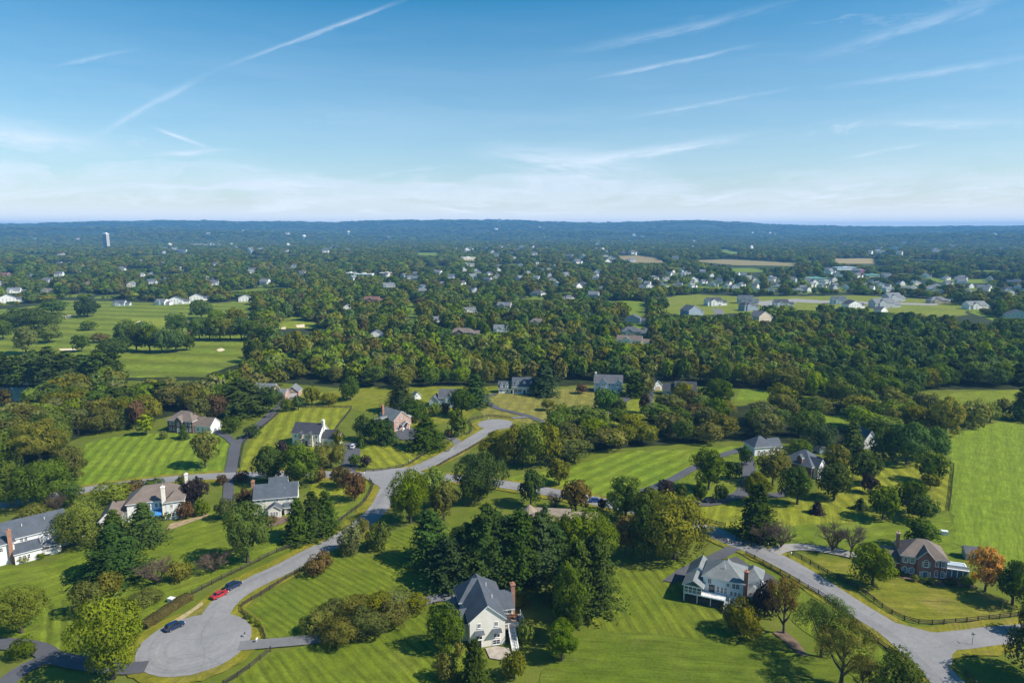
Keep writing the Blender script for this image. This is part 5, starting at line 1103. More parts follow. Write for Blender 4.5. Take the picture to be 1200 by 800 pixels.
def broad_crown(fam, q):
    """leaf sprays of a broadleaf crown made of many separate boughs; radius about 1"""
    zb, ncl, hw, big = {'round': (.05, 34, .98, 1.0), 'oval': (.04, 36, 1.25, 1.0), 'spread': (.20, 26, .75, 1.0), 'dome': (.0, 34, .86, 1.05), 'shrub': (.0, 22, .72, 1.15), 'column': (.02, 30, 1.9, .95), 'sparse': (.20, 24, 1.05, .72)}[fam]
    H = 2 * hw; zc = (1 + zb) / 2 * H; rz = (1 - zb) / 2 * H
    d = unit(ncl * 4); d = d[(d[:, 2] > -0.80)]
    pick = [0]
    for i in range(1, len(d)):                      # spread the boughs apart
        if len(pick) >= ncl: break
        if min(np.linalg.norm(d[i] - d[j]) for j in pick) > .30 or rng.random() < .12: pick.append(i)
    d = d[pick]; n = len(d)
    rad = np.where(rng.random(n) < .78, rng.uniform(.56, .80, n), rng.uniform(.15, .5, n))
    rad *= 1 + .13 * np.sin(d[:, 0] * 2.6 + rng.random() * 6) + .10 * np.cos(d[:, 1] * 3.3 + rng.random() * 6)
    rc = rng.uniform(.22, .40, n) * big
    sc = np.array([1, 1, rz]); cen = d * rad[:, None] * sc
    per = max(6, int(q / n)); Cs = []; Ns = []
    for k in range(n):
        dd = unit(per); dd = dd[dd[:, 2] > -0.78]
        p = cen[k] + dd * rc[k] * np.array([1.05, 1.05, .84]) * rng.uniform(.74, 1.14, (len(dd), 1))
        oth = np.linalg.norm((p[:, None, :] - cen[None]) / rc[None, :, None], axis=2); oth[:, k] = 9
        vis = oth.min(1) > .70; p = p[vis]; dd = dd[vis]
        on = p / sc; on /= (np.linalg.norm(on, axis=1)[:, None] + 1e-6)
        nn = dd * .95 + on * .35 + unit(len(p)) * .45; nn /= np.linalg.norm(nn, axis=1)[:, None]
        Cs.append(p); Ns.append(nn)
    C = np.concatenate(Cs); Nn = np.concatenate(Ns)
    C[:, 2] += zc; C[:, 2] = np.maximum(C[:, 2], .03 + .05 * rng.random(len(C)))
    return C, Nn, H
def finish_norm(C, H): return C
def tree_mesh(fam, q, mat, name='crown'):
    if fam in ('spruce', 'pine', 'cone'):
        H = {'spruce': 3.2, 'pine': 2.8, 'cone': 1.7}[fam]; Cs = []; Ns = []; Ss = []
        lev = int((q / 60) ** .5 * 4) + 8 if fam != 'pine' else int((q / 60) ** .5 * 2.6) + 7
        for i in range(lev):
            f = i / lev; z = (.04 if fam != 'pine' else .12) + f * (.95 if fam != 'pine' else .85)
            r = (1 - f) ** (.82 if fam != 'pine' else .62) * (1 + .13 * rng.normal())
            if fam == 'pine': r *= rng.uniform(.75, 1.15)
            if fam == 'cone': r = (1 - f) ** .7
            if f < .08 and fam == 'spruce': r *= .85
            nb = max(4, int(3 + 11 * r + rng.integers(0, 3)))
            for b in range(nb):
                th = rng.random() * 2 * math.pi; L = r * rng.uniform(.72, 1.10); ns = max(2, int(q / lev / nb))
                t = rng.uniform(.30, 1.0, ns) ** .7; droop = (.10 + .18 * r) if fam != 'pine' else -.05
                px = np.cos(th) * L * t + rng.normal(0, .05, ns); py = np.sin(th) * L * t + rng.normal(0, .05, ns)
                pz = z * H - droop * t * L * 1.6 + rng.normal(0, .035 * H / 3, ns)
                nn = np.stack([np.cos(th) * .55 + rng.normal(0, .4, ns), np.sin(th) * .55 + rng.normal(0, .4, ns), .75 + rng.normal(0, .25, ns)], 1)
                Cs.append(np.stack([px, py, pz], 1)); Ns.append(nn); Ss.append(.5 + .6 * (1 - t) + .2)
        C = np.concatenate(Cs); Nn = np.concatenate(Ns); Nn /= np.linalg.norm(Nn, axis=1)[:, None]; S = np.concatenate(Ss)
        C[:, 2] = np.clip(C[:, 2], .03, None)
        size = (7.0 / max(q, 100)) ** .5 * S * rng.uniform(.75, 1.25, len(C)) * 1.5
        cv, cf = uv_core(.5, H * .47, H * .45, 8, 6); cv = np.array(cv); fz = np.clip(cv[:, 2] / H, 0, 1); cv[:, :2] *= ((1 - fz) ** .8 * 1.15)[:, None]
        me = quads_mesh(name, C, Nn, size, mat, core=(cv, cf))
    elif fam == 'bare':
        mb = MB(); H = 2.0
        def twig(p, d, L, r, lv):
            q_ = p + d * L; mb.tube([p, (p + q_) / 2 + Vector(rng.normal(0, .03, 3)), q_], [r, r * .8, r * .55], 4)
            if lv == 0: return
            for _ in range(5 if lv > 1 else 6):
                nd = (d * .9 + Vector(rng.normal(0, .55, 3))).normalized(); nd.z = abs(nd.z) * .8 + .12
                twig(p + d * L * rng.uniform(.45, 1.0), nd.normalized(), L * rng.uniform(.5, .75), r * .5, lv - 1)
        for k in range(6):
            a = k * 1.05; twig(Vector((0, 0, .1)), Vector((math.cos(a) * .7, math.sin(a) * .7, 1)).normalized(), .8, .045, 3)
        me = mb.mesh(name, mat)
    else:
        C, Nn, H = broad_crown(fam, q)
        size = ((15.0 * H ** .5 if fam != 'sparse' else 5.5) / max(q, 60)) ** .5 * rng.uniform(.65, 1.3, len(C)) * (1.0 if q > 800 else 1.1)
        me = quads_mesh(name, C, Nn, size, mat, core=None if fam == 'sparse' else uv_core(.40, .30 * H, .50 * H, 8, 5))
    # scale to radius 1, height 1
    co = np.empty(len(me.vertices) * 3, np.float32); me.vertices.foreach_get('co', co); co = co.reshape(-1, 3)
    rr = np.percentile(np.hypot(co[:, 0], co[:, 1]), 86 if fam in ('spruce', 'pine') else 95); co[:, :2] /= rr; co[:, 2] /= np.percentile(co[:, 2], 99.7)
    me.vertices.foreach_set('co', co.ravel()); me.update(); return me
BARK = flat('bark', (0.075, 0.06, 0.045), .95, .3, 2.0); PALEBARK = flat('pale_bark', (0.20, 0.18, 0.15), .95, .3, 2.0)
def trunk_mesh(fam):
    mb = MB()
    if fam in ('spruce', 'pine', 'cone'):
        mb.tube([(0, 0, -.02), (0, 0, .4), (0, 0, .97)], [.075, .05, .01], 7)
    else:
        mb.tube([(0, 0, -.03), (.01, 0, .15), (.03, .02, .42), (.0, .05, .8)], [.085, .062, .045, .015], 8)
        for k in range(7):
            a = k * 2.4; z = .16 + .06 * k; L = .62 - .05 * k
            mb.tube([(.01, 0, z), (math.cos(a) * L * .5, math.sin(a) * L * .5, z + .12), (math.cos(a) * L, math.sin(a) * L, z + .30)], [.035, .024, .008], 6)
    return mb.mesh('trunk', BARK)
LEAF = {'green': leaf('leaf_green', (0.066, 0.098, 0.017)), 'bright': leaf('leaf_bright', (0.095, 0.128, 0.018)), 'olive': leaf('leaf_olive', (0.090, 0.094, 0.022)),
        'dark': leaf('leaf_dark', (0.038, 0.062, 0.015)), 'brown': leaf('leaf_brown', (0.100, 0.080, 0.026)), 'orange': leaf('leaf_orange', (0.52, 0.23, 0.016), (0.66, 0.34, 0.025), val=.05),
        'red': leaf('leaf_red', (0.098, 0.056, 0.030)), 'purple': leaf('leaf_purple', (0.034, 0.024, 0.026)), 'spruce': leaf('needle_blue_green', (0.028, 0.050, 0.021), trans=.10),
        'pine': leaf('needle_green', (0.029, 0.048, 0.014), trans=.10), 'teal': leaf('leaf_teal', (0.045, 0.078, 0.026)), 'yellow': leaf('leaf_yellow', (0.19, 0.17, 0.02)),
        'twig': leaf('bare_twig', (0.105, 0.080, 0.070), trans=0), 'rust': leaf('leaf_rust', (0.125, 0.085, 0.030)), 'greyg': leaf('leaf_grey_green', (0.080, 0.092, 0.040))}
_pm = {}
def proto(fam, color, q, nvar=3):
    k = (fam, color, q)
    if k not in _pm:
        base = [kk for kk in _pm if kk[0] == fam and kk[2] == q]
        if base:
            L = []
            for me in _pm[base[0]]:
                c = me.copy(); c.materials.clear(); c.materials.append(LEAF[color]); L.append(c)
            _pm[k] = L
        else: _pm[k] = [tree_mesh(fam, q, LEAF[color]) for _ in range(nvar)]
    return _pm[k]
_tm = {}
def trunk(fam):
    g = 'spruce' if fam in ('spruce', 'pine', 'cone') else 'broad'
    if g not in _tm: _tm[g] = trunk_mesh(fam)
    return _tm[g]
FAMN = {'spruce': ('spruce_tree', 'conifer'), 'pine': ('pine_tree', 'conifer'), 'cone': ('clipped_evergreen', 'conifer'), 'shrub': ('shrub', 'shrub'), 'bare': ('bare_tree', 'bare tree'), 'column': ('columnar_tree', 'broadleaf tree')}
TREES_XY = []
rt_ = random.Random(5)
def tree(fam, color, u, vb, w, vt, label, group=None):
    x, y = gp(u, vb); mpp = depth(x, y) / FPX; r = w * .5 * mpp
    low = fam in ('dome', 'shrub', 'spruce', 'cone', 'oval', 'column')
    y += (.45 if low else .15) * r; x = x * (y / (y - (.45 if low else .15) * r))
    hgt = max(1.0, top_z(y, vt) * 1.0 - .2 * r * math.tan(R(20)))
    if fam == 'shrub': hgt = max(hgt, .8)
    q = 1400 if w < 24 else 3200 if w < 38 else 7000 if w < 52 else 14000
    if fam in ('spruce', 'pine', 'cone'): q = {1400: 1200, 3200: 2200, 7000: 4200, 14000: 5000}[q]
    name, cat = FAMN.get(fam, ('broadleaf_tree', 'broadleaf tree'))
    rz = rt_.random() * 6.28; loc = (x, y, 0); TREES_XY.append((x, y, r))
    k = rt_.choice(proto(fam, color, q))
    rt = empty(name, loc, rz, label, cat, group)
    s = (r, r * rt_.uniform(.9, 1.08), hgt)
    if fam == 'bare':
        obj('branches', k, rt, None, 0, s); obj('trunk', trunk(fam), rt, None, 0, (r * .5, r * .5, hgt * .5))
    else:
        obj('crown', k, rt, None, 0, s)
        tw = min(r, hgt * .42); obj('trunk', trunk(fam), rt, None, 0, (tw * (1 if fam not in ('spruce', 'pine') else 1.0), tw, hgt))
    return rt
T = tree
def near_trees():
    # bottom left
    T('round', 'bright', 26, 744, 56, 686, 'round yellow green tree at the left edge beside the striped lawn')
    T('shrub', 'green', 30, 774, 31, 747, 'small green tree between the two dark drive branches')
    T('oval', 'bright', 134, 806, 78, 698, 'large yellow green oak in front of the turning circle, nearest tree bottom left')
    T('round', 'greyg', 106, 722, 38, 679, 'left grey green garden tree below the big blue spruce', None)
    T('round', 'olive', 129, 701, 32, 671, 'olive garden tree tucked under the big blue spruce')
    T('spruce', 'spruce', 136, 683, 66, 614, 'big blue green spruce casting a long shadow on the back lawn')
    T('spruce', 'pine', 170, 640, 44, 588, 'dark evergreen in front of the white house with the blue awning')
    T('spruce', 'pine', 134, 632, 32, 596, 'dark evergreen right of the bright round tree by the gazebo')
    T('dome', 'bright', 95, 645, 56, 588, 'bright round tree between the long white house and the evergreens')
    T('bare', 'twig', 184, 686, 46, 654, 'thin brownish shrub right of the big blue spruce')
    T('shrub', 'olive', 209, 684, 30, 656, 'olive shrub right of the thin brownish one')
    T('shrub', 'greyg', 174, 709, 42, 689, 'low grey green shrub left of the hedge')
    T('bare', 'twig', 252, 671, 42, 644, 'spreading bare purplish bush beside the lane fence')
    T('oval', 'green', 291, 665, 56, 587, 'tall green tree between the cream house and the lane fence')
    T('shrub', 'greyg', 266, 611, 28, 582, 'grey green bush left of the tall green tree')
    T('shrub', 'red', 288, 594, 27, 571, 'reddish brown bush against the chimney of the cream house')
    T('shrub', 'red', 260, 569, 15, 556, 'small reddish bush at the left of the driveway mouth')
    T('shrub', 'red', 283, 566, 18, 551, 'rusty round bush at the right of the driveway mouth')
    T('round', 'purple', 228, 596, 32, 560, 'dark purple plum tree at the right end of the white hipped house')
    T('shrub', 'green', 237, 606, 18, 584, 'green shrub below the dark purple plum')
    T('shrub', 'red', 218, 609, 21, 587, 'rusty shrub at the lit gable of the white hipped house')
    T('cone', 'pine', 231, 571, 8, 557, 'tiny conical evergreen above the dark purple plum')
    T('shrub', 'greyg', 215, 572, 15, 555, 'grey green bush between the white chimney and the lane')
    T('shrub', 'dark', 179, 577, 24, 560, 'round dark shrub by the lane above the white hipped house')
    T('dome', 'bright', 131, 594, 46, 564, 'broad bright tree left of the white garage gable')
    T('shrub', 'brown', 156, 582, 30, 562, 'brownish shrub behind the white garage gable')
    T('round', 'green', 14, 594, 42, 540, 'green tree at the left edge beside the lane')
    T('round', 'green', 52, 594, 66, 538, 'big leafy green tree standing over the left lane')
    T('round', 'olive', 82, 564, 38, 522, 'olive tree behind the big leafy one left of the meadow')
    T('oval', 'olive', 48, 545, 54, 489, 'tall olive tree at the left end of the meadow', None)
    T('round', 'green', 62, 523, 46, 479, 'green tree behind the tall olive one')
    T('oval', 'dark', 84, 596, 26, 566, 'dark evergreen looking tree above the bright garden tree')
    T('bare', 'twig', 68, 602, 20, 576, 'bare purple grey tree among greenery left of the dark one')
    T('shrub', 'olive', 44, 612, 40, 588, 'olive shrubs behind the long white house roof')
    T('shrub', 'dark', 20, 550, 16, 522, 'dark bush at the left foot of the tall olive tree')
    # west woodland front
    T('oval', 'red', 160, 504, 23, 469, 'brownish tree at the front of the western woodland')
    T('column', 'bright', 172, 511, 19, 484, 'slim bright green tree casting shadow on the left meadow')
    T('round', 'olive', 178, 496, 27, 467, 'olive tree behind the slim bright one')
    T('oval', 'greyg', 92, 509, 26, 476, 'grey olive tree with pale trunks at the meadow corner')
    T('dome', 'olive', 118, 509, 40, 477, 'broad olive tree on the meadow edge')
    T('dome', 'green', 142, 504, 27, 478, 'green tree on the meadow edge left of the brownish one')
    T('pine', 'pine', 284, 487, 58, 441, 'large dark pine group crown above the long driveway')
    T('dome', 'dark', 273, 508, 24, 486, 'dark round tree right of the brown roofed brick house')
    T('dome', 'spruce', 296, 514, 20, 497, 'blue green bushy evergreen in the driveway fork')
    T('oval', 'red', 254, 498, 28, 461, 'reddish brown tree left of the large dark pine')
    T('round', 'greyg', 237, 500, 30, 464, 'grey green tree hiding the white wing of the brick house')
    T('oval', 'olive', 241, 550, 29, 505, 'olive tree pair standing alone on the left meadow')
    T('cone', 'dark', 215, 515, 15, 497, 'small conical evergreen in front of the brown roofed brick house')
    T('shrub', 'greyg', 192, 515, 10, 504, 'tiny pale bush on the left meadow')
    T('shrub', 'red', 10, 504, 26, 486, 'low pinkish brown bush on the pond bank')
    T('round', 'brown', 5, 476, 18, 454, 'brown tree at the left shore of the pond')
    T('round', 'green', 35, 473, 18, 454, 'small green tree on the pond shore')
    for i, (u, vb, w) in enumerate(((3, 452, 28), (22, 452, 30), (42, 450, 30), (60, 454, 30), (80, 453, 30), (99, 451, 30), (118, 453, 30), (133, 452, 26))):
        T('pine', ('pine', 'dark', 'spruce')[i % 3] if i % 3 != 1 else 'pine', u, vb, w, (411, 415, 409, 405, 410, 414, 408, 412)[i], 'dark pine in the dense row between the golf fairway and the pond', 'pine row above the pond')
    # golf course
    T('dome', 'spruce', 103, 372, 30, 347, 'lone dark round tree in the middle of the top fairway')
    T('dome', 'teal', 61, 369, 32, 349, 'dark tree at the upper right of the left golf clump', None)
    T('dome', 'dark', 46, 387, 50, 359, 'broadest dark tree of the left golf clump')
    T('dome', 'teal', 20, 384, 40, 359, 'dark tree in the left golf clump near the edge')
    T('round', 'dark', 4, 398, 24, 374, 'dark tree at the left edge below the golf clump')
    T('oval', 'greyg', 31, 416, 28, 381, 'pale thin tree above the pine row')
    T('spread', 'green', 58, 402, 30, 381, 'flat topped green tree right of the pale thin one')
    T('round', 'green', 104, 387, 21, 375, 'small green tree alone on the middle fairway')
    T('oval', 'dark', 96, 413, 19, 392, 'dark round tree beside the long sand bunker')
    T('shrub', 'brown', 117, 402, 22, 389, 'low brownish bush on the fairway beside dark trees')
    T('round', 'dark', 134, 420, 33, 395, 'dark tree at the left front of the large golf grove')
    for i, (u, vb, w, vt) in enumerate(((146, 408, 26, 378), (160, 412, 26, 381), (176, 413, 26, 380), (190, 414, 26, 384), (206, 413, 26, 386), (219, 411, 20, 390), (150, 400, 28, 374), (170, 402, 24, 376))):
        T('round', ('teal', 'dark', 'green', 'teal')[i % 4], u, vb, w, vt, 'tree of the large dark grove in the middle of the golf course', 'golf grove trees')
    T('round', 'teal', 206, 391, 27, 366, 'dark tree behind the large golf grove by the bare bank')
    T('round', 'teal', 236, 374, 29, 352, 'dark tree at the top left of the right golf grove')
    for i, u in enumerate((234, 246, 258, 270, 283, 296, 252, 277)):
        T('round', ('teal', 'dark', 'green', 'olive')[i % 4], u, 399 - (i > 5) * 12, 26, (371, 372, 369, 372, 370, 374, 362, 360)[i], 'tree of the right golf grove below the white gabled houses', 'right golf grove trees')
    T('round', 'dark', 296, 425, 25, 396, 'dark tree at the right end of the low fairway')
    T('spread', 'olive', 347, 424, 28, 386, 'lone umbrella topped tree standing over the small golf green')
    # around the striped lawn and lane
    T('dome', 'dark', 411, 470, 27, 439, 'dark round tree on the back lawn in front of the wood')
    T('round', 'olive', 366, 475, 21, 451, 'olive tree behind the far brick garage lawn')
    T('dome', 'spruce', 350, 481, 17, 462, 'bushy blue green evergreen right of the garage drive')
    T('dome', 'green', 335, 483, 14, 465, 'small green tree left of the bushy evergreen at the garage')
    T('round', 'teal', 316, 484, 31, 451, 'tree hiding the front of the grey roofed brick house')
    T('shrub', 'olive', 385, 475, 26, 459, 'low olive thicket on the back lawn')
    T('spruce', 'pine', 470, 485, 38, 443, 'tall dark conifer hedge above the gabled brick house', None)
    T('dome', 'dark', 488, 496, 32, 466, 'dark mass of yew right of the tall conifer hedge')
    T('dome', 'dark', 427, 518, 28, 485, 'dark tree at the left of the cluster beside the gabled brick house')
    T('dome', 'pine', 444, 521, 28, 487, 'dark tree in the middle of the cluster beside the gabled brick house')
    T('spruce', 'spruce', 454, 521, 24, 489, 'blue green conifer at the right of the cluster beside the gabled brick house')
    T('cone', 'pine', 423, 525, 12, 505, 'small pointed conifer left of the parked white car')
    T('spruce', 'dark', 500, 528, 42, 486, 'large dark green tree at the fence in the road bend')
    T('oval', 'green', 536, 513, 23, 479, 'green tree beside the drive mouth at the far lane')
    T('shrub', 'red', 525, 514, 11, 502, 'small dark red bush at the drive mouth')
    T('round', 'dark', 541, 488, 30, 455, 'dark round tree in front of the grey gabled house')
    T('spruce', 'spruce', 557, 477, 32, 437, 'tall blue green conifer right of the grey gabled house')
    T('shrub', 'red', 522, 485, 13, 471, 'brownish bush at the front of the grey gabled house')
    T('dome', 'green', 509, 489, 16, 471, 'small round green tree left of the brownish bush')
    T('dome', 'olive', 582, 543, 42, 504, 'large olive tree at the left end of the roadside thicket')
    T('dome', 'olive', 602, 547, 40, 496, 'large olive tree second in the roadside thicket')
    T('dome', 'bright', 624, 550, 44, 494, 'yellowish large tree in the middle of the roadside thicket')
    T('dome', 'olive', 642, 548, 34, 492, 'olive tree at the right end of the roadside thicket')
    T('round', 'dark', 562, 588, 62, 530, 'huge dark green tree at the right of the lane junction')
    T('oval', 'green', 553, 593, 26, 560, 'smaller green tree in front of the huge dark one')
    T('round', 'bright', 481, 614, 54, 548, 'big yellow green tree shading the lane mouth')
    T('round', 'bright', 510, 596, 40, 546, 'yellow green tree behind the big one at the lane mouth')
    T('round', 'olive', 520, 610, 36, 565, 'dull olive brown tree right of the big yellow green one')
    T('spread', 'olive', 388, 549, 44, 518, 'wide olive garden tree in front of the slate roofed house')
    T('round', 'dark', 318, 568, 42, 521, 'dark green tree left of the pair behind the cream house')
    T('round', 'green', 348, 572, 44, 517, 'green tree right of the pair behind the cream house')
    T('round', 'purple', 331, 532, 15, 515, 'small dark purple tree below the slate roofed house')
    T('shrub', 'rust', 373, 566, 19, 546, 'rusty shrub beside the lane behind the cream house')
    T('dome', 'dark', 416, 548, 16, 531, 'dark bush at the left of the drive mouth with the white car', None)
    T('dome', 'purple', 429, 548, 14, 532, 'dark bush at the right of the drive mouth with the white car')
    T('round', 'brown', 401, 572, 28, 547, 'brownish green tree on the lawn by the junction')
    T('round', 'red', 416, 588, 28, 553, 'reddish brown tree on the lawn by the junction, nearest the lane')
    T('shrub', 'olive', 396, 524, 14, 503, 'olive bush at the right gable of the slate roofed house')
    # lane and centre lawn
    T('spruce', 'pine', 350, 638, 34, 583, 'left one of three dark spruces in a clump beside the cream house')
    T('spruce', 'pine', 367, 633, 34, 575, 'middle one of three dark spruces in a clump beside the cream house')
    T('spruce', 'pine', 382, 626, 32, 574, 'right one of three dark spruces in a clump beside the cream house')
    T('dome', 'greyg', 411, 651, 30, 613, 'left round tree of three on the lane edge')
    T('dome', 'green', 443, 646, 32, 611, 'right round tree of three on the lane edge')
    T('dome', 'olive', 426, 628, 20, 606, 'rear round tree of three on the lane edge')
    T('shrub', 'rust', 375, 675, 36, 646, 'rusty brown shrub on the bank below the lane')
    for i, (u, vb, w, vt) in enumerate(((374, 743, 44, 712), (392, 736, 40, 702), (416, 736, 44, 697), (442, 730, 42, 693), (466, 724, 42, 692), (486, 720, 34, 696), (402, 760, 52, 722), (432, 752, 50, 711), (458, 738, 46, 705))):
        T('dome', ('olive', 'greyg', 'olive')[i % 3], u, vb, w, vt, 'low spreading tree in the dark olive thicket on the centre lawn', 'thicket on the centre lawn')
    T('pine', 'spruce', 505, 661, 46, 597, 'blue green pine at the left end of the pine belt')
    T('pine', 'spruce', 529, 689, 52, 628, 'blue green pine in front at the left of the pine belt')
    for i, (u, vb, w, vt) in enumerate(((552, 684, 46, 612), (570, 688, 48, 590), (590, 684, 44, 604), (610, 688, 46, 596), (632, 684, 44, 600), (562, 676, 40, 606), (600, 672, 44, 602), (620, 670, 44, 604), (646, 680, 42, 612), (540, 672, 40, 616), (582, 668, 40, 598))):
        T('pine', 'pine' if i % 2 else 'spruce', u, vb, w * 1.12, vt, 'tall dark pine in the dense belt above the white stucco house', 'pine belt')
    T('round', 'green', 667, 668, 46, 599, 'green tree rising right of the pine belt')
    T('round', 'green', 695, 662, 56, 597, 'large green tree over the tan roofed house')
    T('round', 'green', 645, 656, 46, 602, 'green tree between the pine belt and the tan roof')
    T('spruce', 'spruce', 638, 628, 20, 589, 'small pointed conifer beside the brick turret')
    T('pine', 'pine', 697, 720, 50, 624, 'tall dark conifer at the right end of the shadowed yard')
    T('oval', 'dark', 668, 758, 44, 658, 'tall dark tree in front of the tall conifers', None)
    T('oval', 'green', 658, 780, 40, 726, 'small leafy tree in the deep shadow below the dark conifers')
    T('pine', 'pine', 676, 726, 46, 632, 'dark conifer left of the tallest one')
    T('spruce', 'dark', 664, 710, 40, 640, 'dark conifer behind the one left of the tallest')
    T('shrub', 'olive', 610, 712, 28, 691, 'olive shrub on the shaded yard beside the deck')
    T('shrub', 'green', 616, 757, 20, 724, 'green bush at the foot of the deck')
    T('dome', 'olive', 603, 799, 32, 760, 'olive bush on the near lawn below the patio')
    T('dome', 'green', 523, 768, 46, 704, 'green tree at the left wall of the white stucco house')
    T('dome', 'olive', 522, 802, 30, 765, 'small olive tree in front of the one at the stucco wall')
    T('cone', 'dark', 556, 808, 46, 748, 'dark broad conifer in front of the white stucco house')
    T('shrub', 'yellow', 538, 772, 14, 752, 'small yellowing tree between the two front trees of the stucco house')
    T('round', 'rust', 733, 650, 32, 604, 'rusty orange green tree left of the biggest olive one')
    T('round', 'green', 733, 612, 46, 557, 'green tree behind the rusty orange one')
    T('round', 'green', 759, 622, 42, 571, 'green tree right behind the rusty orange one')
    T('dome', 'olive', 790, 664, 80, 578, 'biggest olive tree left of the blue grey house')
    T('round', 'dark', 756, 658, 42, 590, 'dark tree at the left flank of the biggest olive one')
    T('round', 'dark', 622, 594, 35, 550, 'dark round tree by the road right of the huge green one')
    T('round', 'olive', 655, 569, 28, 537, 'olive tree at the left side of the middle meadow')
    T('bare', 'twig', 650, 597, 26, 577, 'bare purplish bush behind the tan roof')
    T('round', 'rust', 675, 600, 35, 561, 'orange brown tree right of the bare purplish bush')
    T('oval', 'purple', 706, 599, 13, 583, 'small dark purple tree next to the blue car')
    T('round', 'purple', 781, 587, 26, 561, 'dark purple tree at the meadow driveway')
    T('column', 'dark', 797, 593, 15, 566, 'slim dark tree right of the dark purple one')
    T('column', 'dark', 820, 592, 16, 563, 'slim dark tree above the parked dark car')
    T('round', 'dark', 845, 589, 18, 566, 'small dark tree on the loop drive grass')
    T('oval', 'dark', 830, 577, 38, 523, 'tall dark green tree in the driveway loop')
    T('round', 'dark', 853, 562, 16, 540, 'small dark tree right of the tall one in the driveway loop')
    T('round', 'dark', 863, 561, 14, 541, 'small dark tree farther right in the driveway loop')
    T('dome', 'dark', 874, 546, 17, 521, 'dark round tree at the left of the grey cottage')
    T('spruce', 'pine', 886, 634, 44, 565, 'tall dark conifer beside the right road')
    T('bare', 'twig', 892, 640, 34, 609, 'bare purplish tree in front of the tall roadside conifer')
    T('round', 'olive', 886, 592, 38, 552, 'olive tree above the tall roadside conifer')
    T('dome', 'olive', 870, 750, 46, 703, 'dark olive ornamental tree at the near corner of the blue grey house')
    T('shrub', 'dark', 880, 722, 22, 699, 'dark bush at the right wall of the blue grey house')
    # right side
    T('sparse', 'rust', 918, 744, 42, 677, 'thin rusty topped tree on the mulch bed beside the right road')
    T('sparse', 'green', 962, 772, 62, 698, 'airy green tree right of the thin rusty one')
    T('sparse', 'olive', 985, 806, 66, 728, 'airy olive tree in the roadside planting at the bottom')
    T('round', 'green', 1055, 838, 68, 768, 'dense green tree cut by the bottom edge beside the right road')
    T('sparse', 'brown', 1010, 814, 40, 768, 'brownish shrub between the airy olive tree and the dense green one')
    T('shrub', 'purple', 896, 727, 34, 678, 'dark brown bush at the white car by the blue grey house')
    T('round', 'green', 1022, 687, 46, 635, 'green tree at the end of the gravel drive')
    T('oval', 'dark', 1076, 647, 35, 608, 'dark tree directly behind the red brick house')
    T('bare', 'twig', 975, 647, 38, 613, 'left bare pale tree on the plain field by the gravel drive')
    T('bare', 'twig', 998, 647, 30, 615, 'right bare pale tree on the plain field by the gravel drive')
    T('bare', 'twig', 915, 643, 34, 610, 'bare tree at the mouth of the gravel drive')
    T('cone', 'purple', 957, 603, 19, 586, 'small dark pyramid evergreen on the roadside lawn')
    T('cone', 'dark', 1008, 598, 17, 583, 'small rounded evergreen on the roadside lawn')
    T('round', 'green', 1034, 610, 37, 569, 'green tree with a long shadow left of the dark pair')
    T('round', 'dark', 1064, 602, 34, 562, 'dark tree at the upper left of the pair near the hayfield fence')
    T('round', 'dark', 1078, 612, 34, 580, 'dark tree at the lower right of the pair near the hayfield fence')
    T('round', 'dark', 934, 592, 40, 544, 'broad dark tree in front of the slate hipped house')
    T('round', 'dark', 977, 586, 40, 542, 'broad dark tree right of the white front of the slate hipped house')
    T('round', 'purple', 1019, 578, 21, 554, 'small dark purple tree on the side lawn')
    T('spread', 'olive', 1090, 573, 20, 555, 'small pale trunked tree near the hayfield fence')
    T('round', 'orange', 1154, 694, 36, 640, 'bright orange autumn tree right of the red brick house')
    T('round', 'dark', 1186, 710, 44, 655, 'dark tree right of the bright orange one')
    T('round', 'dark', 1206, 744, 30, 705, 'dark tree cut by the right edge at the side road fence')
    T('round', 'dark', 1226, 806, 96, 706, 'big dark tree just past the right edge shading the junction corner')
    T('oval', 'olive', 905, 572, 44, 525, 'yellowish olive tree left of the slate hipped house')
    T('dome', 'green', 937, 535, 28, 514, 'round green tree behind the slate hipped house')
    T('round', 'olive', 980, 558, 30, 521, 'olive tree at the right of the slate hipped house')
    T('round', 'dark', 1012, 567, 35, 529, 'round dark tree at the left of the striped side lawn')
    T('dome', 'spruce', 962, 531, 42, 494, 'dark blue green evergreens behind the garden shed')
    T('spruce', 'pine', 998, 531, 30, 493, 'dark conifer left of the tiny white cottage')
    T('dome', 'dark', 1035, 540, 34, 500, 'dark tree right of the tiny white cottage')
    T('round', 'teal', 1062, 545, 48, 493, 'large dark tree behind the striped side lawn')
    T('round', 'teal', 1097, 541, 30, 499, 'dark tree at the upper corner of the hayfield')
    T('round', 'green', 1089, 566, 34, 529, 'green tree in front of the dark corner one')
    T('dome', 'olive', 1107, 512, 40, 463, 'olive tree at the edge between tree belt and hayfield')
    T('dome', 'olive', 1140, 502, 36, 467, 'olive tree along the upper hayfield edge')
    T('dome', 'bright', 1160, 496, 24, 470, 'bright olive bush along the upper hayfield edge')
    T('dome', 'olive', 1175, 488, 22, 466, 'small olive tree along the upper hayfield edge')
    T('spruce', 'dark', 1196, 494, 28, 452, 'dark tree at the right end of the upper hayfield edge')
    T('round', 'teal', 710, 489, 32, 454, 'dark tree in front of the pale blue colonial')
    T('round', 'green', 726, 492, 20, 466, 'smaller tree right of the dark one before the pale blue colonial')
    T('spruce', 'spruce', 638, 464, 32, 423, 'large blue green conifer right of the dormered house')
    T('dome', 'pine', 627, 463, 16, 446, 'low dark yew against the dormered house')
    T('shrub', 'red', 681, 462, 16, 449, 'dark red bush on the golden lawn')
    T('spread', 'olive', 641, 481, 16, 467, 'small leaning tree on the golden lawn')
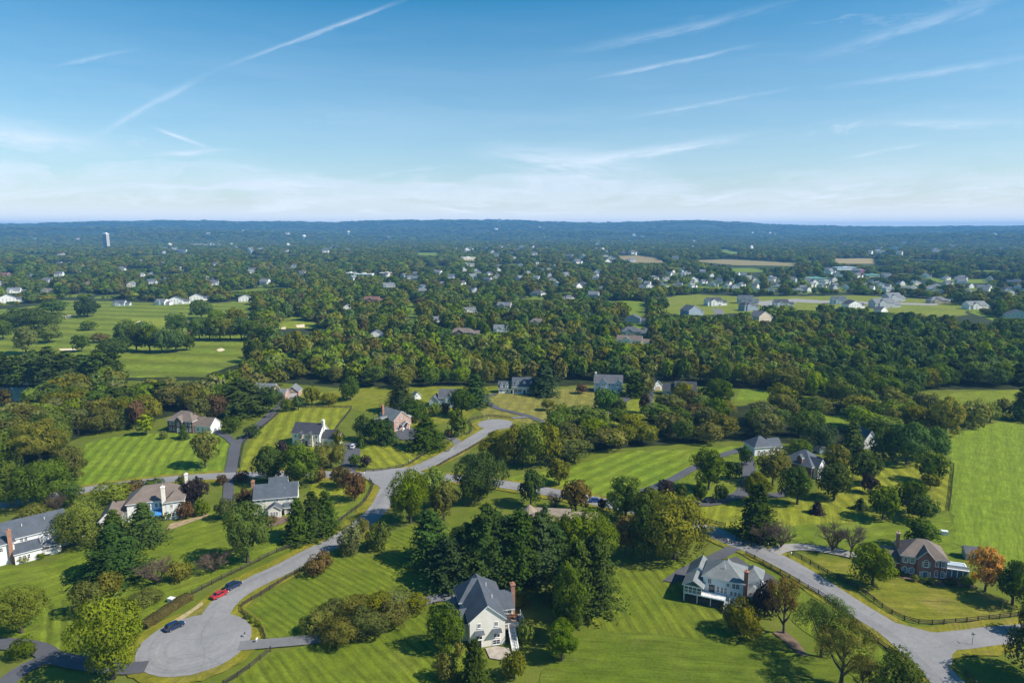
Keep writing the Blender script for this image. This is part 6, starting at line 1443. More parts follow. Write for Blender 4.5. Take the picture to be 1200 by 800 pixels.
    T('spruce', 'dark', 745, 465, 28, 435, 'dark conifer at the right of the pale blue colonial')
    T('round', 'red', 754, 484, 14, 459, 'dark red tree on the small garden lawn')
    T('oval', 'olive', 758, 465, 17, 436, 'yellow green tree behind the dark red one')
    T('dome', 'dark', 838, 478, 44, 441, 'big dark dome of a tree right of the low white house')
    T('dome', 'bright', 1071, 682, 9, 672, 'small yellow green ball bush before the red brick house')
    T('shrub', 'dark', 1083, 683, 16, 676, 'low clipped dark bush at the brick house door')
    T('shrub', 'bright', 1092, 686, 8, 676, 'small upright bush right of the brick house door')
    T('shrub', 'dark', 1113, 687, 14, 677, 'dark low bush at the right corner of the brick house')
    T('shrub', 'bright', 1132, 687, 16, 674, 'light green bush in front of the white pergola')
    T('shrub', 'dark', 1055, 676, 12, 668, 'dark bush at the left front of the brick house')
    T('shrub', 'orange', 1141, 682, 8, 670, 'orange bush beside the bright orange tree')
    T('shrub', 'rust', 852, 718, 14, 709, 'rusty bush under the blue grey wall')
    T('shrub', 'brown', 14, 652, 16, 642, 'brown shrubs at the foot of the chimney of the long white house')
    T('shrub', 'yellow', 28, 660, 12, 651, 'yellowish bush before the long white house')
    T('shrub', 'green', 48, 655, 11, 647, 'green bush left of the gazebo')
    T('shrub', 'bright', 296, 731, 7, 723, 'first yellow tuft along the hooked fence', None)
    T('shrub', 'bright', 291, 726, 7, 718, 'second yellow tuft along the hooked fence')
    T('shrub', 'bright', 303, 735, 7, 727, 'third yellow tuft along the hooked fence')
    T('shrub', 'dark', 197, 609, 14, 597, 'dark bush under the left white chimney')
    T('shrub', 'brown', 318, 613, 18, 604, 'brown bush bed behind the cream house')
near_trees()

# woods: nearest trees are objects of their own, the rest one mass
W_A = [(-10, 545), (0, 505), (40, 478), (60, 462), (110, 452), (200, 447), (262, 447), (300, 440), (330, 452), (300, 466), (250, 480), (222, 486), (205, 482), (182, 478), (150, 498), (112, 506), (84, 514), (72, 534), (40, 548)]
W_C = [(645, 548), (630, 512), (655, 496), (690, 494), (735, 500), (765, 492), (772, 474), (800, 470), (880, 474), (960, 478), (1020, 474), (1090, 478), (1100, 500), (1060, 520), (1000, 512), (960, 510), (900, 516), (860, 514), (862, 520), (800, 524), (740, 526), (690, 536)]
W_B = [(262, 440), (300, 443), (325, 440), (360, 448), (410, 450), (480, 456), (570, 454), (640, 446), (690, 446), (760, 447), (830, 450), (858, 454), (910, 456), (922, 468), (1000, 471), (1084, 468), (1096, 458), (1110, 455), (1300, 455), (1300, 378), (1190, 384), (1110, 374), (1040, 370), (960, 366), (915, 368), (880, 380), (760, 405), (640, 402), (500, 404), (380, 410), (300, 430)]
def clearings():
    r = random.Random(52)
    for k in range(46):
        y = r.uniform(620, 2500); x = r.uniform(-.78, .78) * y
        u, v = proj_np(x, y, 0.0)
        if in_poly(np.array([u]), np.array([v]), W_B)[0]: continue
        HOUSE_PTS.append((x, y, r.uniform(8, 30) * (.6 + y / 2200), 2.0))
clearings()
def yards():
    r = random.Random(77); mb = MB()
    for hx, hy, hw, hh in HOUSE_PTS:
        if hy < 480 or hy > 2600: continue
        D = math.hypot(hx, hy); cx, cy = hx - hx / D * 7, hy - hy / D * 9; n = 13
        mb.face([(cx + (hw + r.uniform(2, 13)) * math.cos(2 * math.pi * k / n), cy + (hw * 1.4 + r.uniform(4, 16)) * math.sin(2 * math.pi * k / n), .11 + r.random() * .02) for k in range(n)])
    tag(mb.build('yard_grass', grass('yard_grass_town', MG1, BG2, None, .3)), 'mown yards round the town houses', None, None, 'structure')
yards()
def corridor_limit(x, y, hmax):
    """tallest a tree may be here without hiding a house from the viewpoint of the hillside"""
    lim = np.full(x.shape, 1e9); dist = np.hypot(x, y)
    for hx, hy, hw, hh in HOUSE_PTS:
        D = math.hypot(hx, hy); ux, uy = hx / D, hy / D
        s = D - (x * ux + y * uy); lat = np.abs(x * uy - y * ux)
        near = ((s > -13) & (s < min(420, D * .5)) & (lat < hw + 1.5)) | ((s > -12) & (s < 16) & (lat < hw + 7))
        lim = np.where(near, np.minimum(lim, np.where(s < 3, 0.0, hh * .32 + (CAMH - hh * .32) * s / D)), lim)
    return lim
OPEN = [  # places without trees, outlines in the photo
    [(-60, 425), (-60, 366), (30, 358), (75, 351), (125, 351), (225, 356), (285, 351), (300, 351), (300, 402), (284, 425), (236, 442), (142, 442), (128, 428), (60, 424)],
    [(318, 390), (326, 377), (345, 374), (376, 378), (374, 387), (340, 392)], [(328, 424), (332, 400), (352, 398), (358, 420)],
    [(776, 367), (775, 348), (815, 344), (880, 347), (1000, 345), (1100, 350), (1132, 360), (1180, 378), (1165, 384), (1120, 369), (1060, 365), (1000, 361), (950, 355), (910, 357), (880, 365), (850, 368), (830, 370)],
    [(718, 300), (748, 299), (792, 308), (740, 308)], [(806, 305), (850, 303), (936, 308), (932, 313), (860, 312)], [(972, 303), (1026, 303), (1028, 309), (980, 309)],
    [(838, 293), (852, 292), (872, 297), (858, 298)], [(1062, 318), (1110, 327), (1160, 327), (1162, 332), (1100, 331)], [(486, 296), (515, 296), (516, 300), (488, 299)], [(852, 314), (885, 314), (900, 319), (860, 319)],
    [(730, 352), (755, 353), (757, 378), (744, 388)], [(472, 352), (480, 353), (496, 370), (486, 376), (472, 362)], [(754, 352), (760, 352), (762, 394), (756, 394)],
    [(1090, 476), (1096, 468), (1120, 461), (1190, 459), (1190, 474), (1130, 478)], [(862, 470), (868, 457), (905, 458), (906, 468)], [(965, 498), (970, 488), (1008, 487), (1010, 498)], [(0, 470), (-20, 452), (40, 452), (46, 462), (40, 470)],
]
SPECIES = ['green', 'bright', 'olive', 'dark', 'teal', 'greyg', 'brown', 'pinef']
def sample(poly, spacing, rnd, extra=lambda x, y: True, cap=10 ** 6):
    us = [p[0] for p in poly]; y0, y1 = gp(600, max(p[1] for p in poly))[1], gp(600, min(p[1] for p in poly))[1]
    n = int((y1 - y0) * (y1 * 2.2) / (spacing ** 2) * 2.2)
    y = rnd.uniform(y0, y1, n); x = rnd.uniform(-1.1 * y1, 1.1 * y1, n)
    u, v = proj_np(x, y, 0.0); ok = in_poly(u, v, poly); x, y = x[ok], y[ok]
    grid = {}; out = []
    for a, b in zip(x, y):
        i, j = int(a // spacing), int(b // spacing)
        if any((a - p) ** 2 + (b - q) ** 2 < spacing ** 2 for di in (-1, 0, 1) for dj in (-1, 0, 1) for p, q in grid.get((i + di, j + dj), ())): continue
        grid.setdefault((i, j), []).append((a, b)); out.append((a, b))
    return np.array(out)
ZONES = [
    ('A', W_A, 7.4, dict(olive=4, green=6, greyg=2, dark=1.5, brown=.5, bright=1, pinef=1), 'woodland west of the long driveway, between meadow and pond'),
    ('C', W_C, 8.6, dict(olive=4, green=5, bright=2.5, dark=1.2, brown=.5, greyg=1, pinef=.4), 'tree belt between the middle meadow and the golden lawn houses'),
    ('B', W_B, 8.4, dict(olive=4, green=6, bright=2.5, dark=1.5, brown=.4, greyg=1, teal=1.5), 'deep wood behind the row of far houses'),
]
SPW = {'green': 'green', 'bright': 'yellow green', 'olive': 'olive', 'dark': 'dark green', 'teal': 'bluish green', 'greyg': 'grey green', 'brown': 'brownish', 'pinef': 'dark coniferous'}
STUFF = []      # (x, y, radius, height, species index)
N_SINGLE = {'A': 36, 'C': 66, 'B': 52}
def woods():
    rnd = np.random.default_rng(21); r = random.Random(9)
    txy = np.array([(a, b, c) for a, b, c in TREES_XY])
    for z, poly, spc, wts, where in ZONES:
        P = sample(poly, spc, rnd)
        keep = [np.all(np.hypot(txy[:, 0] - a, txy[:, 1] - b) > txy[:, 2] * .8 + 1.5) for a, b in P]
        P = P[np.array(keep)]
        sizes = rnd.uniform(4.6, 8.0, len(P)); hts = rnd.uniform(9.5, 15.5, len(P)) if z != 'C' else rnd.uniform(8, 12.5, len(P))
        if z == 'A': hts = rnd.uniform(8.5, 13.5, len(P))
        lim = corridor_limit(P[:, 0], P[:, 1], hts); hts = np.minimum(hts, lim)
        # keep the tops out of the open places
        bad = np.zeros(len(P), bool)
        for f in (0, .5, .9):
            u, v = proj_np(P[:, 0], P[:, 1], hts * f)
            for o in OPEN: bad |= in_poly(u, v, o)
        ok = (hts > 3.2) & ~bad; P, sizes, hts = P[ok], sizes[ok], hts[ok]
        order = np.argsort(P[:, 1]); k = 0
        ks = list(wts); ww = [wts[q] for q in ks]
        for i in order:
            x, y = P[i]; u, v = proj_np(x, y, 0.0); patch = math.sin(x * .021 + y * .013) + math.sin(x * .05 - y * .031)
            sp = r.choices(ks, ww)[0]
            if patch > 1.0 and r.random() < .4: sp = 'olive'
            if z == 'B' and u > 960 and r.random() < .75: sp = r.choice(['teal', 'dark', 'green', 'teal', 'pinef'])
            if z == 'B' and u < 600 and r.random() < .45: sp = r.choice(['olive', 'bright', 'olive'])
            inframe = -25 < u < 1225
            rad = sizes[i] * (1 if hts[i] > 8 else hts[i] / 9)
            if inframe and k < N_SINGLE[z]:
                k += 1; fam = 'pine' if sp == 'pinef' else r.choice(['round', 'oval', 'dome', 'dome'])
                me = r.choice(proto(fam, 'pine' if sp == 'pinef' else sp, 3200 if fam != 'pine' else 2200))
                nm, cat = FAMN.get(fam, ('broadleaf_tree', 'broadleaf tree'))
                o = obj('woodland_' + ('pine' if sp == 'pinef' else 'tree'), me, None, (x, y, 0), r.random() * 6.28, (rad, rad * r.uniform(.9, 1.1), hts[i]))
                tag(o, SPW[sp] + ' tree in the ' + where, cat, SPW[sp] + ' trees, ' + where)
            else: STUFF.append((x, y, rad, hts[i], SPECIES.index(sp), 0.0))
    # the town woods and everything to the hills
    def ring(y0, y1, per, rad, ht, seed):
        g = np.random.default_rng(seed); n = int(.95 * 2 * .5 * (y1 ** 2 - y0 ** 2) * .9 / per)
        y = np.sqrt(g.uniform(y0 ** 2, y1 ** 2, n)); x = g.uniform(-.92, .92, n) * y
        h = g.uniform(ht[0], ht[1], n); s = g.uniform(rad[0], rad[1], n)
        u, v = proj_np(x, y, 0.0)
        bad = in_poly(u, v, W_B) | in_poly(u, v, W_A) | (v > 442)
        lim = corridor_limit(x, y, h); h2 = np.minimum(h, lim)
        for f in (0, .5, .9):
            uu, vv = proj_np(x, y, h2 * f)
            for o in OPEN: bad |= in_poly(uu, vv, o)
        # thin the subdivisions so their roofs show
        sub = in_poly(u, v, [(740, 332), (800, 319), (960, 322), (1120, 332), (1260, 342), (1260, 354), (1000, 343), (745, 342)]) & (g.random(n) < .62)
        bad |= sub
        ok = (h2 > 2.5) & ~bad
        x, y, s, h, h2 = x[ok], y[ok], s[ok], h[ok], h2[ok]; s = s * np.clip(h2 / h, .35, 1)
        hz = HILLZ(x, y) if y1 > 4000 else np.zeros(len(x))
        if y1 > 5000:
            cl = np.sin(x * .0031 + 2) * np.sin(y * .0042 + x * .0013) > .62
            x, y, s, h, h2, hz = x[~cl], y[~cl], s[~cl], h[~cl], h2[~cl], hz[~cl]
        pn = np.sin(x * .011 + 1) + np.sin(y * .007 + x * .004) + g.normal(0, .8, len(x))
        for i in range(len(x)):
            t = g.random()
            sp = 'green' if t < .34 else 'teal' if t < .50 else 'dark' if t < .61 else 'olive' if t < .83 else 'bright' if t < .91 else 'greyg' if t < .955 else 'brown' if t < .97 else 'pinef'
            if pn[i] > 1.5 and t > .5: sp = 'olive'
            STUFF.append((x[i], y[i], s[i], h2[i], SPECIES.index(sp), hz[i]))
    ring(430, 760, 95, (3.8, 9.2), (7, 17.5), 1); ring(760, 1400, 130, (4, 10.5), (7, 18), 2); ring(1400, 2600, 270, (5.5, 15), (7, 19), 3); ring(2600, 4700, 620, (11, 20), (10, 17), 4); ring(4700, 6400, 1300, (15, 26), (9, 15), 5); ring(6400, 8900, 2600, (20, 34), (8, 14), 6)
woods()
def stuff_object():
    col = bpy.data.collections.new('woodland_kinds')
    kinds = []
    for i, s in enumerate(SPECIES):
        for var, fam in enumerate(('round', 'dome', 'oval') if s != 'pinef' else ('pine', 'spruce', 'pine')):
            me = proto(fam, 'pine' if s == 'pinef' else s, 700)[var]
            o = bpy.data.objects.new('kind_%02d_%d' % (i, var), me); col.objects.link(o); kinds.append(o)
    A = np.array(STUFF); n = len(A)
    me = bpy.data.meshes.new('woodland'); me.vertices.add(n)
    co = np.zeros((n, 3), np.float32); co[:, 0] = A[:, 0]; co[:, 1] = A[:, 1]; co[:, 2] = A[:, 5]; me.vertices.foreach_set('co', co.ravel())
    at = me.attributes.new('scl', 'FLOAT_VECTOR', 'POINT'); sc = np.stack([A[:, 2], A[:, 2], A[:, 3]], 1).astype(np.float32); at.data.foreach_set('vector', sc.ravel())
    at = me.attributes.new('rot', 'FLOAT', 'POINT'); at.data.foreach_set('value', rng.uniform(0, 6.28, n).astype(np.float32))
    at = me.attributes.new('idx', 'INT', 'POINT'); at.data.foreach_set('value', (A[:, 4] * 3 + rng.integers(0, 3, n)).astype(np.int32))
    o = obj('woodland', me); tag(o, 'wooded town and forest reaching back to the hills', None, None, 'stuff')
    ng = bpy.data.node_groups.new('scatter_trees', 'GeometryNodeTree')
    ng.interface.new_socket('Geometry', in_out='INPUT', socket_type='NodeSocketGeometry'); ng.interface.new_socket('Geometry', in_out='OUTPUT', socket_type='NodeSocketGeometry')
    gi = ng.nodes.new('NodeGroupInput'); go = ng.nodes.new('NodeGroupOutput')
    ci = ng.nodes.new('GeometryNodeCollectionInfo'); ci.inputs['Collection'].default_value = col; ci.inputs['Separate Children'].default_value = True; ci.inputs['Reset Children'].default_value = True
    ip = ng.nodes.new('GeometryNodeInstanceOnPoints'); ip.inputs['Pick Instance'].default_value = True
    def attr(nm, t):
        a = ng.nodes.new('GeometryNodeInputNamedAttribute'); a.data_type = t; a.inputs['Name'].default_value = nm
        return [s for s in a.outputs if s.enabled and s.name == 'Attribute'][0]
    L = ng.links.new
    L(gi.outputs[0], ip.inputs['Points']); L(ci.outputs[0], ip.inputs['Instance']); L(attr('idx', 'INT'), ip.inputs['Instance Index']); L(attr('scl', 'FLOAT_VECTOR'), ip.inputs['Scale'])
    cx = ng.nodes.new('ShaderNodeCombineXYZ'); L(attr('rot', 'FLOAT'), cx.inputs[2])
    L(cx.outputs[0], ip.inputs['Rotation']); L(ip.outputs[0], go.inputs[0])
    o.modifiers.new('scatter', 'NODES').node_group = ng
stuff_object()

# ------------------------------------------------------------------ fences, hedge, cars, small things
FWOOD = flat('dark_fence_wood', (0.050, 0.038, 0.030), .9, .25, 2.0)
_fp = MB(); _fp.box(-.09, .09, -.09, .09, -.2, 1.35); POST = _fp.mesh('post', FWOOD)
def fence(px, label, step=2.9, h=1.35):
    line = px_line(px, .5); L = np.concatenate([[0], np.cumsum(np.linalg.norm(np.diff(line, axis=0), axis=1))]); n = max(2, int(L[-1] / step))
    n = min(n, 98); t = np.linspace(0, L[-1], n + 1); P = np.stack([np.interp(t, L, line[:, 0]), np.interp(t, L, line[:, 1])], 1)
    rt = empty('rail_fence', (P[0][0], P[0][1], 0), 0, label, 'fence', None); b = P[0]
    for p in P: obj('post', POST, rt, (p[0] - b[0], p[1] - b[1], 0), rt_.uniform(-.2, .2))
    for z in (.35, .75, 1.15):
        mb = MB()
        for i in range(n): mb.bar((P[i][0] - b[0], P[i][1] - b[1], z + rt_.uniform(-.03, .03)), (P[i + 1][0] - b[0], P[i + 1][1] - b[1], z + rt_.uniform(-.03, .03)), .07, .16)
        mb.build('rail', FWOOD, rt)
fence([(225, 697), (255, 681), (290, 664), (330, 645), (347, 641), (372, 626), (394, 614), (414, 599), (427, 588), (435, 576), (437, 569), (433, 563)], 'dark rail fence along the west side of the lane to the turning circle')
fence([(356, 668), (340, 676), (318, 690), (300, 701), (286, 709), (282, 714), (286, 720), (296, 727), (303, 732), (309, 742), (311, 749)], 'dark rail fence hooking round the lawn east of the turning circle')
fence([(317, 763), (306, 772), (294, 782), (282, 791), (262, 803)], 'dark rail fence at the lower edge right of the turning circle')
fence([(839, 631), (846, 634), (857, 638)], 'short rail fence left of the blue grey house drive mouth')
fence([(874, 650), (890, 658), (905, 667), (930, 680), (950, 692), (962, 698), (980, 711), (994, 722), (1012, 738), (1025, 750), (1040, 761), (1053, 770), (1068, 782)], 'long dark rail fence between the right road and the airy trees')
fence([(929, 650), (945, 658), (960, 667), (975, 675), (990, 682), (1009, 693), (1026, 706), (1041, 717), (1056, 725), (1072, 730), (1088, 732), (1106, 731), (1130, 729), (1160, 726), (1196, 721.5)], 'dark rail fence round the lawn of the red brick house')
fence([(818, 609), (834, 613), (850, 617)], 'short rail fence on the far side of the right road')
fence([(1106, 544), (1117, 545), (1116, 565), (1114, 585), (1112, 598)], 'rail fence at the corner of the hayfield')
fence([(414, 550), (432, 553), (452, 551), (475, 546), (488, 539), (500, 531), (514, 525), (525, 519), (533, 515)], 'dark rail fence along the lawn inside the road bend')
fence([(541, 511), (550, 508), (553, 503), (552, 498), (549, 494), (556, 491), (566, 489), (580, 488.5), (598, 491)], 'curving rail fence round the far turning circle')
fence([(512, 548), (525, 540), (540, 532), (553, 525), (567, 517)], 'dark rail fence on the near side of the far lane')
fence([(281, 548), (283, 535), (287, 518), (292, 514)], 'short dark fence at the left side of the striped lawn')
fence([(304, 504), (316, 494), (327, 484)], 'dark fence along the long driveway beside the striped lawn')
fence([(330, 478.5), (350, 477.5), (380, 477.5), (412, 478)], 'rail fence along the top of the striped lawn')
fence([(412, 479), (404, 490), (396, 500), (391, 508)], 'rail fence down the right side of the striped lawn')
fence([(1131, 790), (1137, 797), (1146, 808), (1160, 822)], 'dark fence in tree shade at the bottom right corner')

def hedge():
    line = px_line([(168, 737), (180, 728), (195, 718), (210, 708), (223, 701)], .5); a, b = strip_pts(line, 2.6); n = len(line)
    rt = empty('hedge', (line[0][0], line[0][1], 0), 0, 'long clipped brown hedge beside the turning circle', 'hedge'); o = line[0]
    mb = MB(); m = len(line)
    ring = lambda i: [(a[i][0] - o[0], a[i][1] - o[1], -.1), (a[i][0] - o[0], a[i][1] - o[1], 1.35), ((a[i] * .7 + b[i] * .3)[0] - o[0], (a[i] * .7 + b[i] * .3)[1] - o[1], 1.6), ((a[i] * .3 + b[i] * .7)[0] - o[0], (a[i] * .3 + b[i] * .7)[1] - o[1], 1.6), (b[i][0] - o[0], b[i][1] - o[1], 1.35), (b[i][0] - o[0], b[i][1] - o[1], -.1)]
    Rg = [ring(i) for i in range(m)]
    for i in range(m - 1):
        for k in range(5): mb.face([Rg[i][k], Rg[i + 1][k], Rg[i + 1][k + 1], Rg[i][k + 1]])
    mb.face(Rg[0]); mb.face(Rg[-1][::-1])
    hm = leaf('hedge_brown', (0.085, 0.070, 0.032), (0.12, 0.095, 0.045)); mb.build('hedge_body', hm, rt)
    C = []; Nn = []
    for i in range(m - 1):
        for _ in range(46):
            s = rng.random(); k = rng.integers(0, 5); p = np.array(Rg[i][k]) * (1 - s) + np.array(Rg[i][k + 1]) * s; q = np.array(Rg[i + 1][k]) * (1 - s) + np.array(Rg[i + 1][k + 1]) * s
            t = rng.random(); c = p * (1 - t) + q * t; C.append(c + rng.normal(0, .05, 3)); nd = c - np.array([(a[i][0] + b[i][0]) / 2 - o[0], (a[i][1] + b[i][1]) / 2 - o[1], .7]); Nn.append(nd / (np.linalg.norm(nd) + 1e-6) + rng.normal(0, .5, 3))
    C = np.array(C); Nn = np.array(Nn); Nn /= np.linalg.norm(Nn, axis=1)[:, None]; C[:, 2] = np.maximum(C[:, 2], .05)
    obj('hedge_leaves', quads_mesh('hedge_leaves', C, Nn, rng.uniform(.12, .26, len(C)), hm), rt)
hedge()

CARG = glass('car_glass', (0.015, 0.018, 0.022)); TYRE = flat('tyre_rubber', (.018, .018, .018), .85); RIM = flat('alloy_rim', (.45, .45, .47), .35, .05, 3, .8); LAMP = flat('lamp_lens', (.75, .75, .72), .15); TAIL = flat('tail_lens', (.35, .02, .02), .2)
def car(u, v, yaw, col, label, suv=False, z=.31):
    x, y = gp(u, v); rt = empty('parked_car', (x, y, z), R(yaw), label, 'car', 'parked cars'); rt.scale = (.93, .93, .93)
    paint = bpy.data.materials.new('car_paint'); paint.use_nodes = True; p = paint.node_tree.nodes['Principled BSDF']
    p.inputs['Base Color'].default_value = col + (1,); p.inputs['Roughness'].default_value = .28; p.inputs['Metallic'].default_value = .25; p.inputs['Coat Weight'].default_value = .6
    H = 1.72 if suv else 1.45; L = 2.35
    # lower body: rings along the length (x), each (half width, bottom, top)
    secs = [(-L, .62, .42, .80), (-L + .12, .84, .30, .98), (-L + .7, .92, .24, 1.02), (-.9, .93, .22, .98), (.9, .93, .22, .96), (L - 1.0, .92, .24, .90), (L - .25, .86, .28, .78), (L, .60, .38, .66)]
    if suv: secs = [(a, w, b, t + .14) for a, w, b, t in secs]
    def loft(secs, name, mat, close=True):
        mb = MB(); Rr = []
        for a, w, b, t in secs: Rr.append([(a, -w, b + .12), (a, -w * .985, (b + t) / 2), (a, -w * .93, t - .08), (a, -w * .80, t), (a, w * .80, t), (a, w * .93, t - .08), (a, w * .985, (b + t) / 2), (a, w, b + .12), (a, w * .9, b), (a, -w * .9, b)])
        for i in range(len(Rr) - 1):
            for k in range(10): mb.face([Rr[i][k], Rr[i][(k + 1) % 10], Rr[i + 1][(k + 1) % 10], Rr[i + 1][k]])
        mb.face(Rr[0][::-1]); mb.face(Rr[-1]); me = mb.mesh(name, mat); recalc(me)
        for q in me.polygons: q.use_smooth = True
        return obj(name, me, rt)
    loft(secs, 'body', paint)
    bt = 1.12 if suv else .96
    xs = (-2.2, -1.75, .55, 1.35) if suv else (-1.75, -.95, .35, 1.25)
    g = MB(); A = [(xs[0], .80, bt), (xs[3], .80, bt - .06), (xs[2], .64, H - .06), (xs[1], .64, H - .05)]
    for s in (-1, 1): g.face([(a, s * w, z_) for a, w, z_ in (A if s < 0 else A[::-1])])
    g.face([(xs[3], .80, bt - .06), (xs[3], -.80, bt - .06), (xs[2], -.64, H - .06), (xs[2], .64, H - .06)][::-1]); g.face([(xs[0], -.80, bt), (xs[0], .80, bt), (xs[1], .64, H - .05), (xs[1], -.64, H - .05)][::-1])
    g.build('window', CARG, rt)
    r = MB(); r.prism([(xs[1] - .08, -.66), (xs[2] + .06, -.66), (xs[2] + .06, .66), (xs[1] - .08, .66)], H - .055, H + .01)
    for s in (-1, 1):
        r.bar((xs[0], s * .80, bt), (xs[1], s * .655, H - .03), .07); r.bar((xs[3], s * .80, bt - .05), (xs[2], s * .655, H - .03), .06); m_ = (xs[1] + xs[2]) / 2; r.bar((m_, s * .81, bt), (m_, s * .655, H - .03), .08)
    r.build('car_roof', paint, rt)
    for sx in (-1.42, 1.45):
        for s in (-1, 1):
            w = MB(); w.tube([(sx, s * .72, .34), (sx, s * .95, .34)], [.34, .34], 16); wo = w.build('wheel', TYRE, rt)
            q = MB(); q.tube([(sx, s * .90, .34), (sx, s * .965, .34)], [.21, .20], 12); q.build('rim', RIM, wo)
    for s in (-1, 1):
        b = MB(); b.box(L - .16, L - .02, s * .66 - .16, s * .66 + .16, .58 + (.14 if suv else 0), .70 + (.14 if suv else 0)); b.build('headlight', LAMP, rt)
        b = MB(); b.box(-L + .0, -L + .12, s * .66 - .14, s * .66 + .14, .70 + (.14 if suv else 0), .84 + (.14 if suv else 0)); b.build('tail_light', TAIL, rt)
        b = MB(); b.box(xs[3] - .35, xs[3] - .2, s * .98 - .09, s * .98 + .09, bt - .02, bt + .12); b.build('mirror', paint, rt)
car(257.5, 699.5, 58, (.50, .025, .03), 'bright red car parked behind the dark blue one on the lane')
car(274, 689, 56, (.015, .035, .09), 'dark blue car parked just ahead of the red one on the lane', True)
car(205, 737, 52, (.012, .03, .08), 'dark blue car parked alone at the edge of the turning circle', True)
car(414, 525, 84, (.80, .80, .80), 'white car parked on the dark drive of the slate roofed house', True, .28)
car(886, 684, -38, (.78, .79, .80), 'white car parked behind the blue grey house', True, .36)
car(698, 588.5, 8, (.02, .06, .24), 'blue car parked at the road end of the meadow driveway', False, .29)
car(812, 593, 4, (.03, .035, .05), 'dark car in tree shade, left one of two on the loop drive', False, .29)
car(833, 588.5, 10, (.035, .04, .06), 'dark car in tree shade, right one of two on the loop drive', True, .29)
car(255, 500.5, 30, (.7, .71, .72), 'pale car beside the brown roofed brick house', True, .28)

def mailbox(u, v, label, col=(.75, .75, .73)):
    x, y = gp(u, v); rt = empty('mailbox', (x, y, 0), R(rt_.uniform(-40, 40)), label, 'mailbox')
    mb = MB(); mb.box(-.06, .06, -.06, .06, -.1, 1.05); mb.build('post', [flat('mail_post', (.55, .53, .5))], rt)
    mb = MB(); n = 8; mb.prism([(-.13, -.3), (.13, -.3), (.13, .3), (-.13, .3)], 1.052, 1.22)
    for k in range(n):
        a, b = math.pi * k / n, math.pi * (k + 1) / n
        mb.face([(.13 * math.cos(a), -.3, 1.22 + .13 * math.sin(a)), (.13 * math.cos(a), .3, 1.22 + .13 * math.sin(a)), (.13 * math.cos(b), .3, 1.22 + .13 * math.sin(b)), (.13 * math.cos(b), -.3, 1.22 + .13 * math.sin(b))][::-1])
    for yy in (-.3, .3): mb.face([(.13 * math.cos(math.pi * k / n), yy, 1.22 + .13 * math.sin(math.pi * k / n)) for k in range(n + 1)])
    mb.build('box', [flat('mail_box_%d' % int(col[0] * 100), col, .5)], rt)
mailbox(853, 637.5, 'white mailbox at the drive mouth of the blue grey house'); mailbox(427, 557, 'white mailbox at the lane junction below the rusty tree')
mailbox(572.5, 492, 'white mailbox at the far turning circle'); mailbox(287, 747, 'dark mailbox at the right rim of the turning circle', (.10, .06, .04)); mailbox(301, 753.5, 'white mailbox at the drive leaving the turning circle')
mailbox(900, 641, 'white mailbox at the mouth of the gravel drive'); mailbox(480, 542, 'white mailbox on the verge of the road bend'); mailbox(927, 652, 'white mailbox beside the brick house fence')
def utility_box(u, v, label, s=1.0):
    x, y = gp(u, v); rt = empty('utility_box', (x, y, 0), R(-20), label, 'utility box')
    mb = MB(); mb.box(-.7 * s, .7 * s, -.5 * s, .5 * s, -.05, .95 * s); mb.build('cabinet', [flat('box_white', (.74, .74, .72), .5)], rt)
    mb = MB(); mb.box(-.75 * s, .75 * s, -.55 * s, .55 * s, .952 * s, 1.05 * s); mb.build('lid', [flat('box_lid', (.66, .67, .66), .5)], rt)
utility_box(201, 705, 'white box on the lawn behind the brown hedge', 1.1); utility_box(1106.5, 626, 'white box on the grass near the hayfield corner', 1.2); utility_box(96, 628, 'white box in front of the bright round tree', .7)
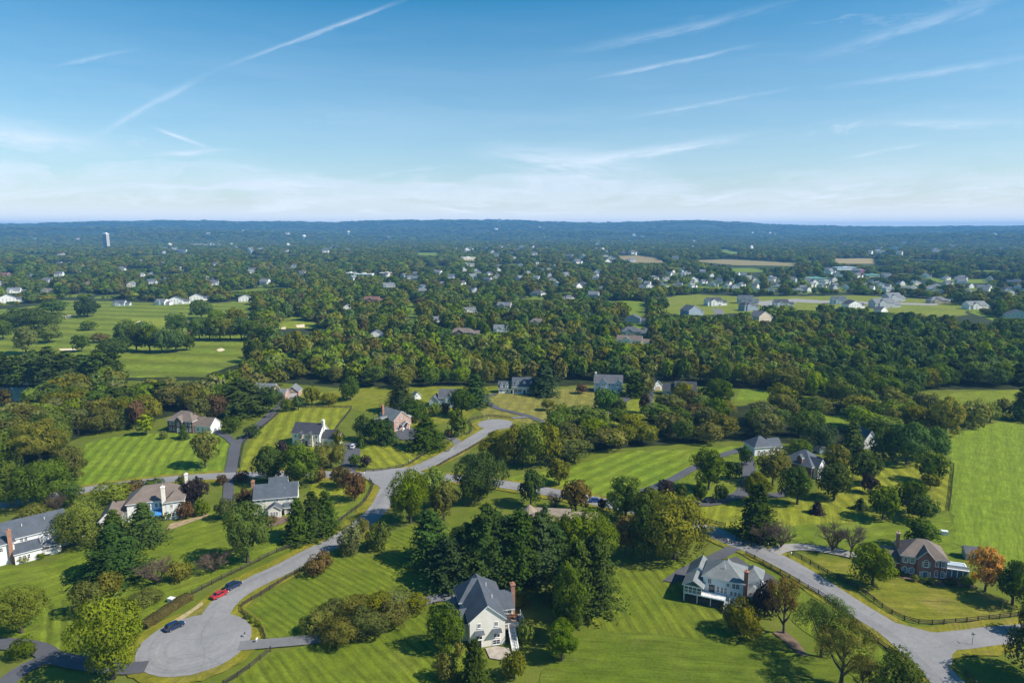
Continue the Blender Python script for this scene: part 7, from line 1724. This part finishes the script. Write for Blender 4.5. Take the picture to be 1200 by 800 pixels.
def street_sign(u, v):
    x, y = gp(u, v); rt = empty('street_sign', (x, y, 0), 0, 'slim dark street sign post at the junction corner', 'street sign')
    mb = MB(); mb.tube([(0, 0, -.1), (0, 0, 2.6)], [.05, .045], 8); mb.build('pole', [DARKP], rt)
    g = flat('sign_green', (.02, .12, .06), .5)
    mb = MB(); mb.box(-.45, .45, -.015, .015, 2.62, 2.82); mb.build('sign_plate', [g], rt); mb = MB(); mb.box(-.015, .015, -.45, .45, 2.83, 3.03); mb.build('sign_plate', [g], rt)
street_sign(1139, 756)

# deck furniture of the stucco house
def deck_set():
    a = R(13); bx, by = gp(571.5, 757)
    W = lambda x, y: (bx + x * math.cos(a) - y * math.sin(a), by + x * math.sin(a) + y * math.cos(a), 3.1)
    rt = empty('patio_table', W(6.8, 4.6), 0, 'round table with an orange cover on the deck of the stucco house', 'table')
    mb = MB(); mb.tube([(0, 0, .68), (0, 0, .76)], [.75, .75], 18); mb.build('table_top', [flat('orange_cover', (.55, .18, .06), .7)], rt)
    mb = MB(); mb.tube([(0, 0, .02), (0, 0, .68)], [.06, .06], 8); mb.tube([(0, 0, 0), (0, 0, .03)], [.35, .3], 12); mb.build('pedestal', [DARKP], rt)
    for k, (x, y) in enumerate(((8.0, 4.2), (7.7, 2.9))):
        rt = empty('patio_chair', W(x, y), 1.8 + k, ('dark patio chair nearer the orange covered table on the deck', 'dark patio chair nearer the stairs on the deck')[k], 'chair')
        mb = MB(); mb.box(-.28, .28, -.26, .26, .42, .48); mb.build('seat', [DARKP], rt); mb = MB(); mb.box(-.28, .28, .24, .30, .482, 1.0); mb.build('backrest', [DARKP], rt)
        for sx in (-.24, .24):
            for sy in (-.22, .22): mb = MB(); mb.box(sx - .03, sx + .03, sy - .03, sy + .03, 0, .418); mb.build('leg', [DARKP], rt)
deck_set()

# ------------------------------------------------------------------ the air
def haze():
    mb = MB(); mb.box(-16000, 16000, -400, 14800, -1.5, 216); m = bpy.data.materials.new('haze_air'); m.use_nodes = True
    nt = m.node_tree; nt.nodes.clear(); v = nt.nodes.new('ShaderNodeVolumePrincipled'); o = nt.nodes.new('ShaderNodeOutputMaterial'); nt.links.new(v.outputs[0], o.inputs['Volume'])
    v.inputs['Color'].default_value = (0.20, 0.54, 1.0, 1); v.inputs['Density'].default_value = 0.000102; v.inputs['Anisotropy'].default_value = 0.0
    ob = mb.build('haze', m); tag(ob, 'thin blue air between the hillside and the horizon', None, None, 'stuff')
haze()
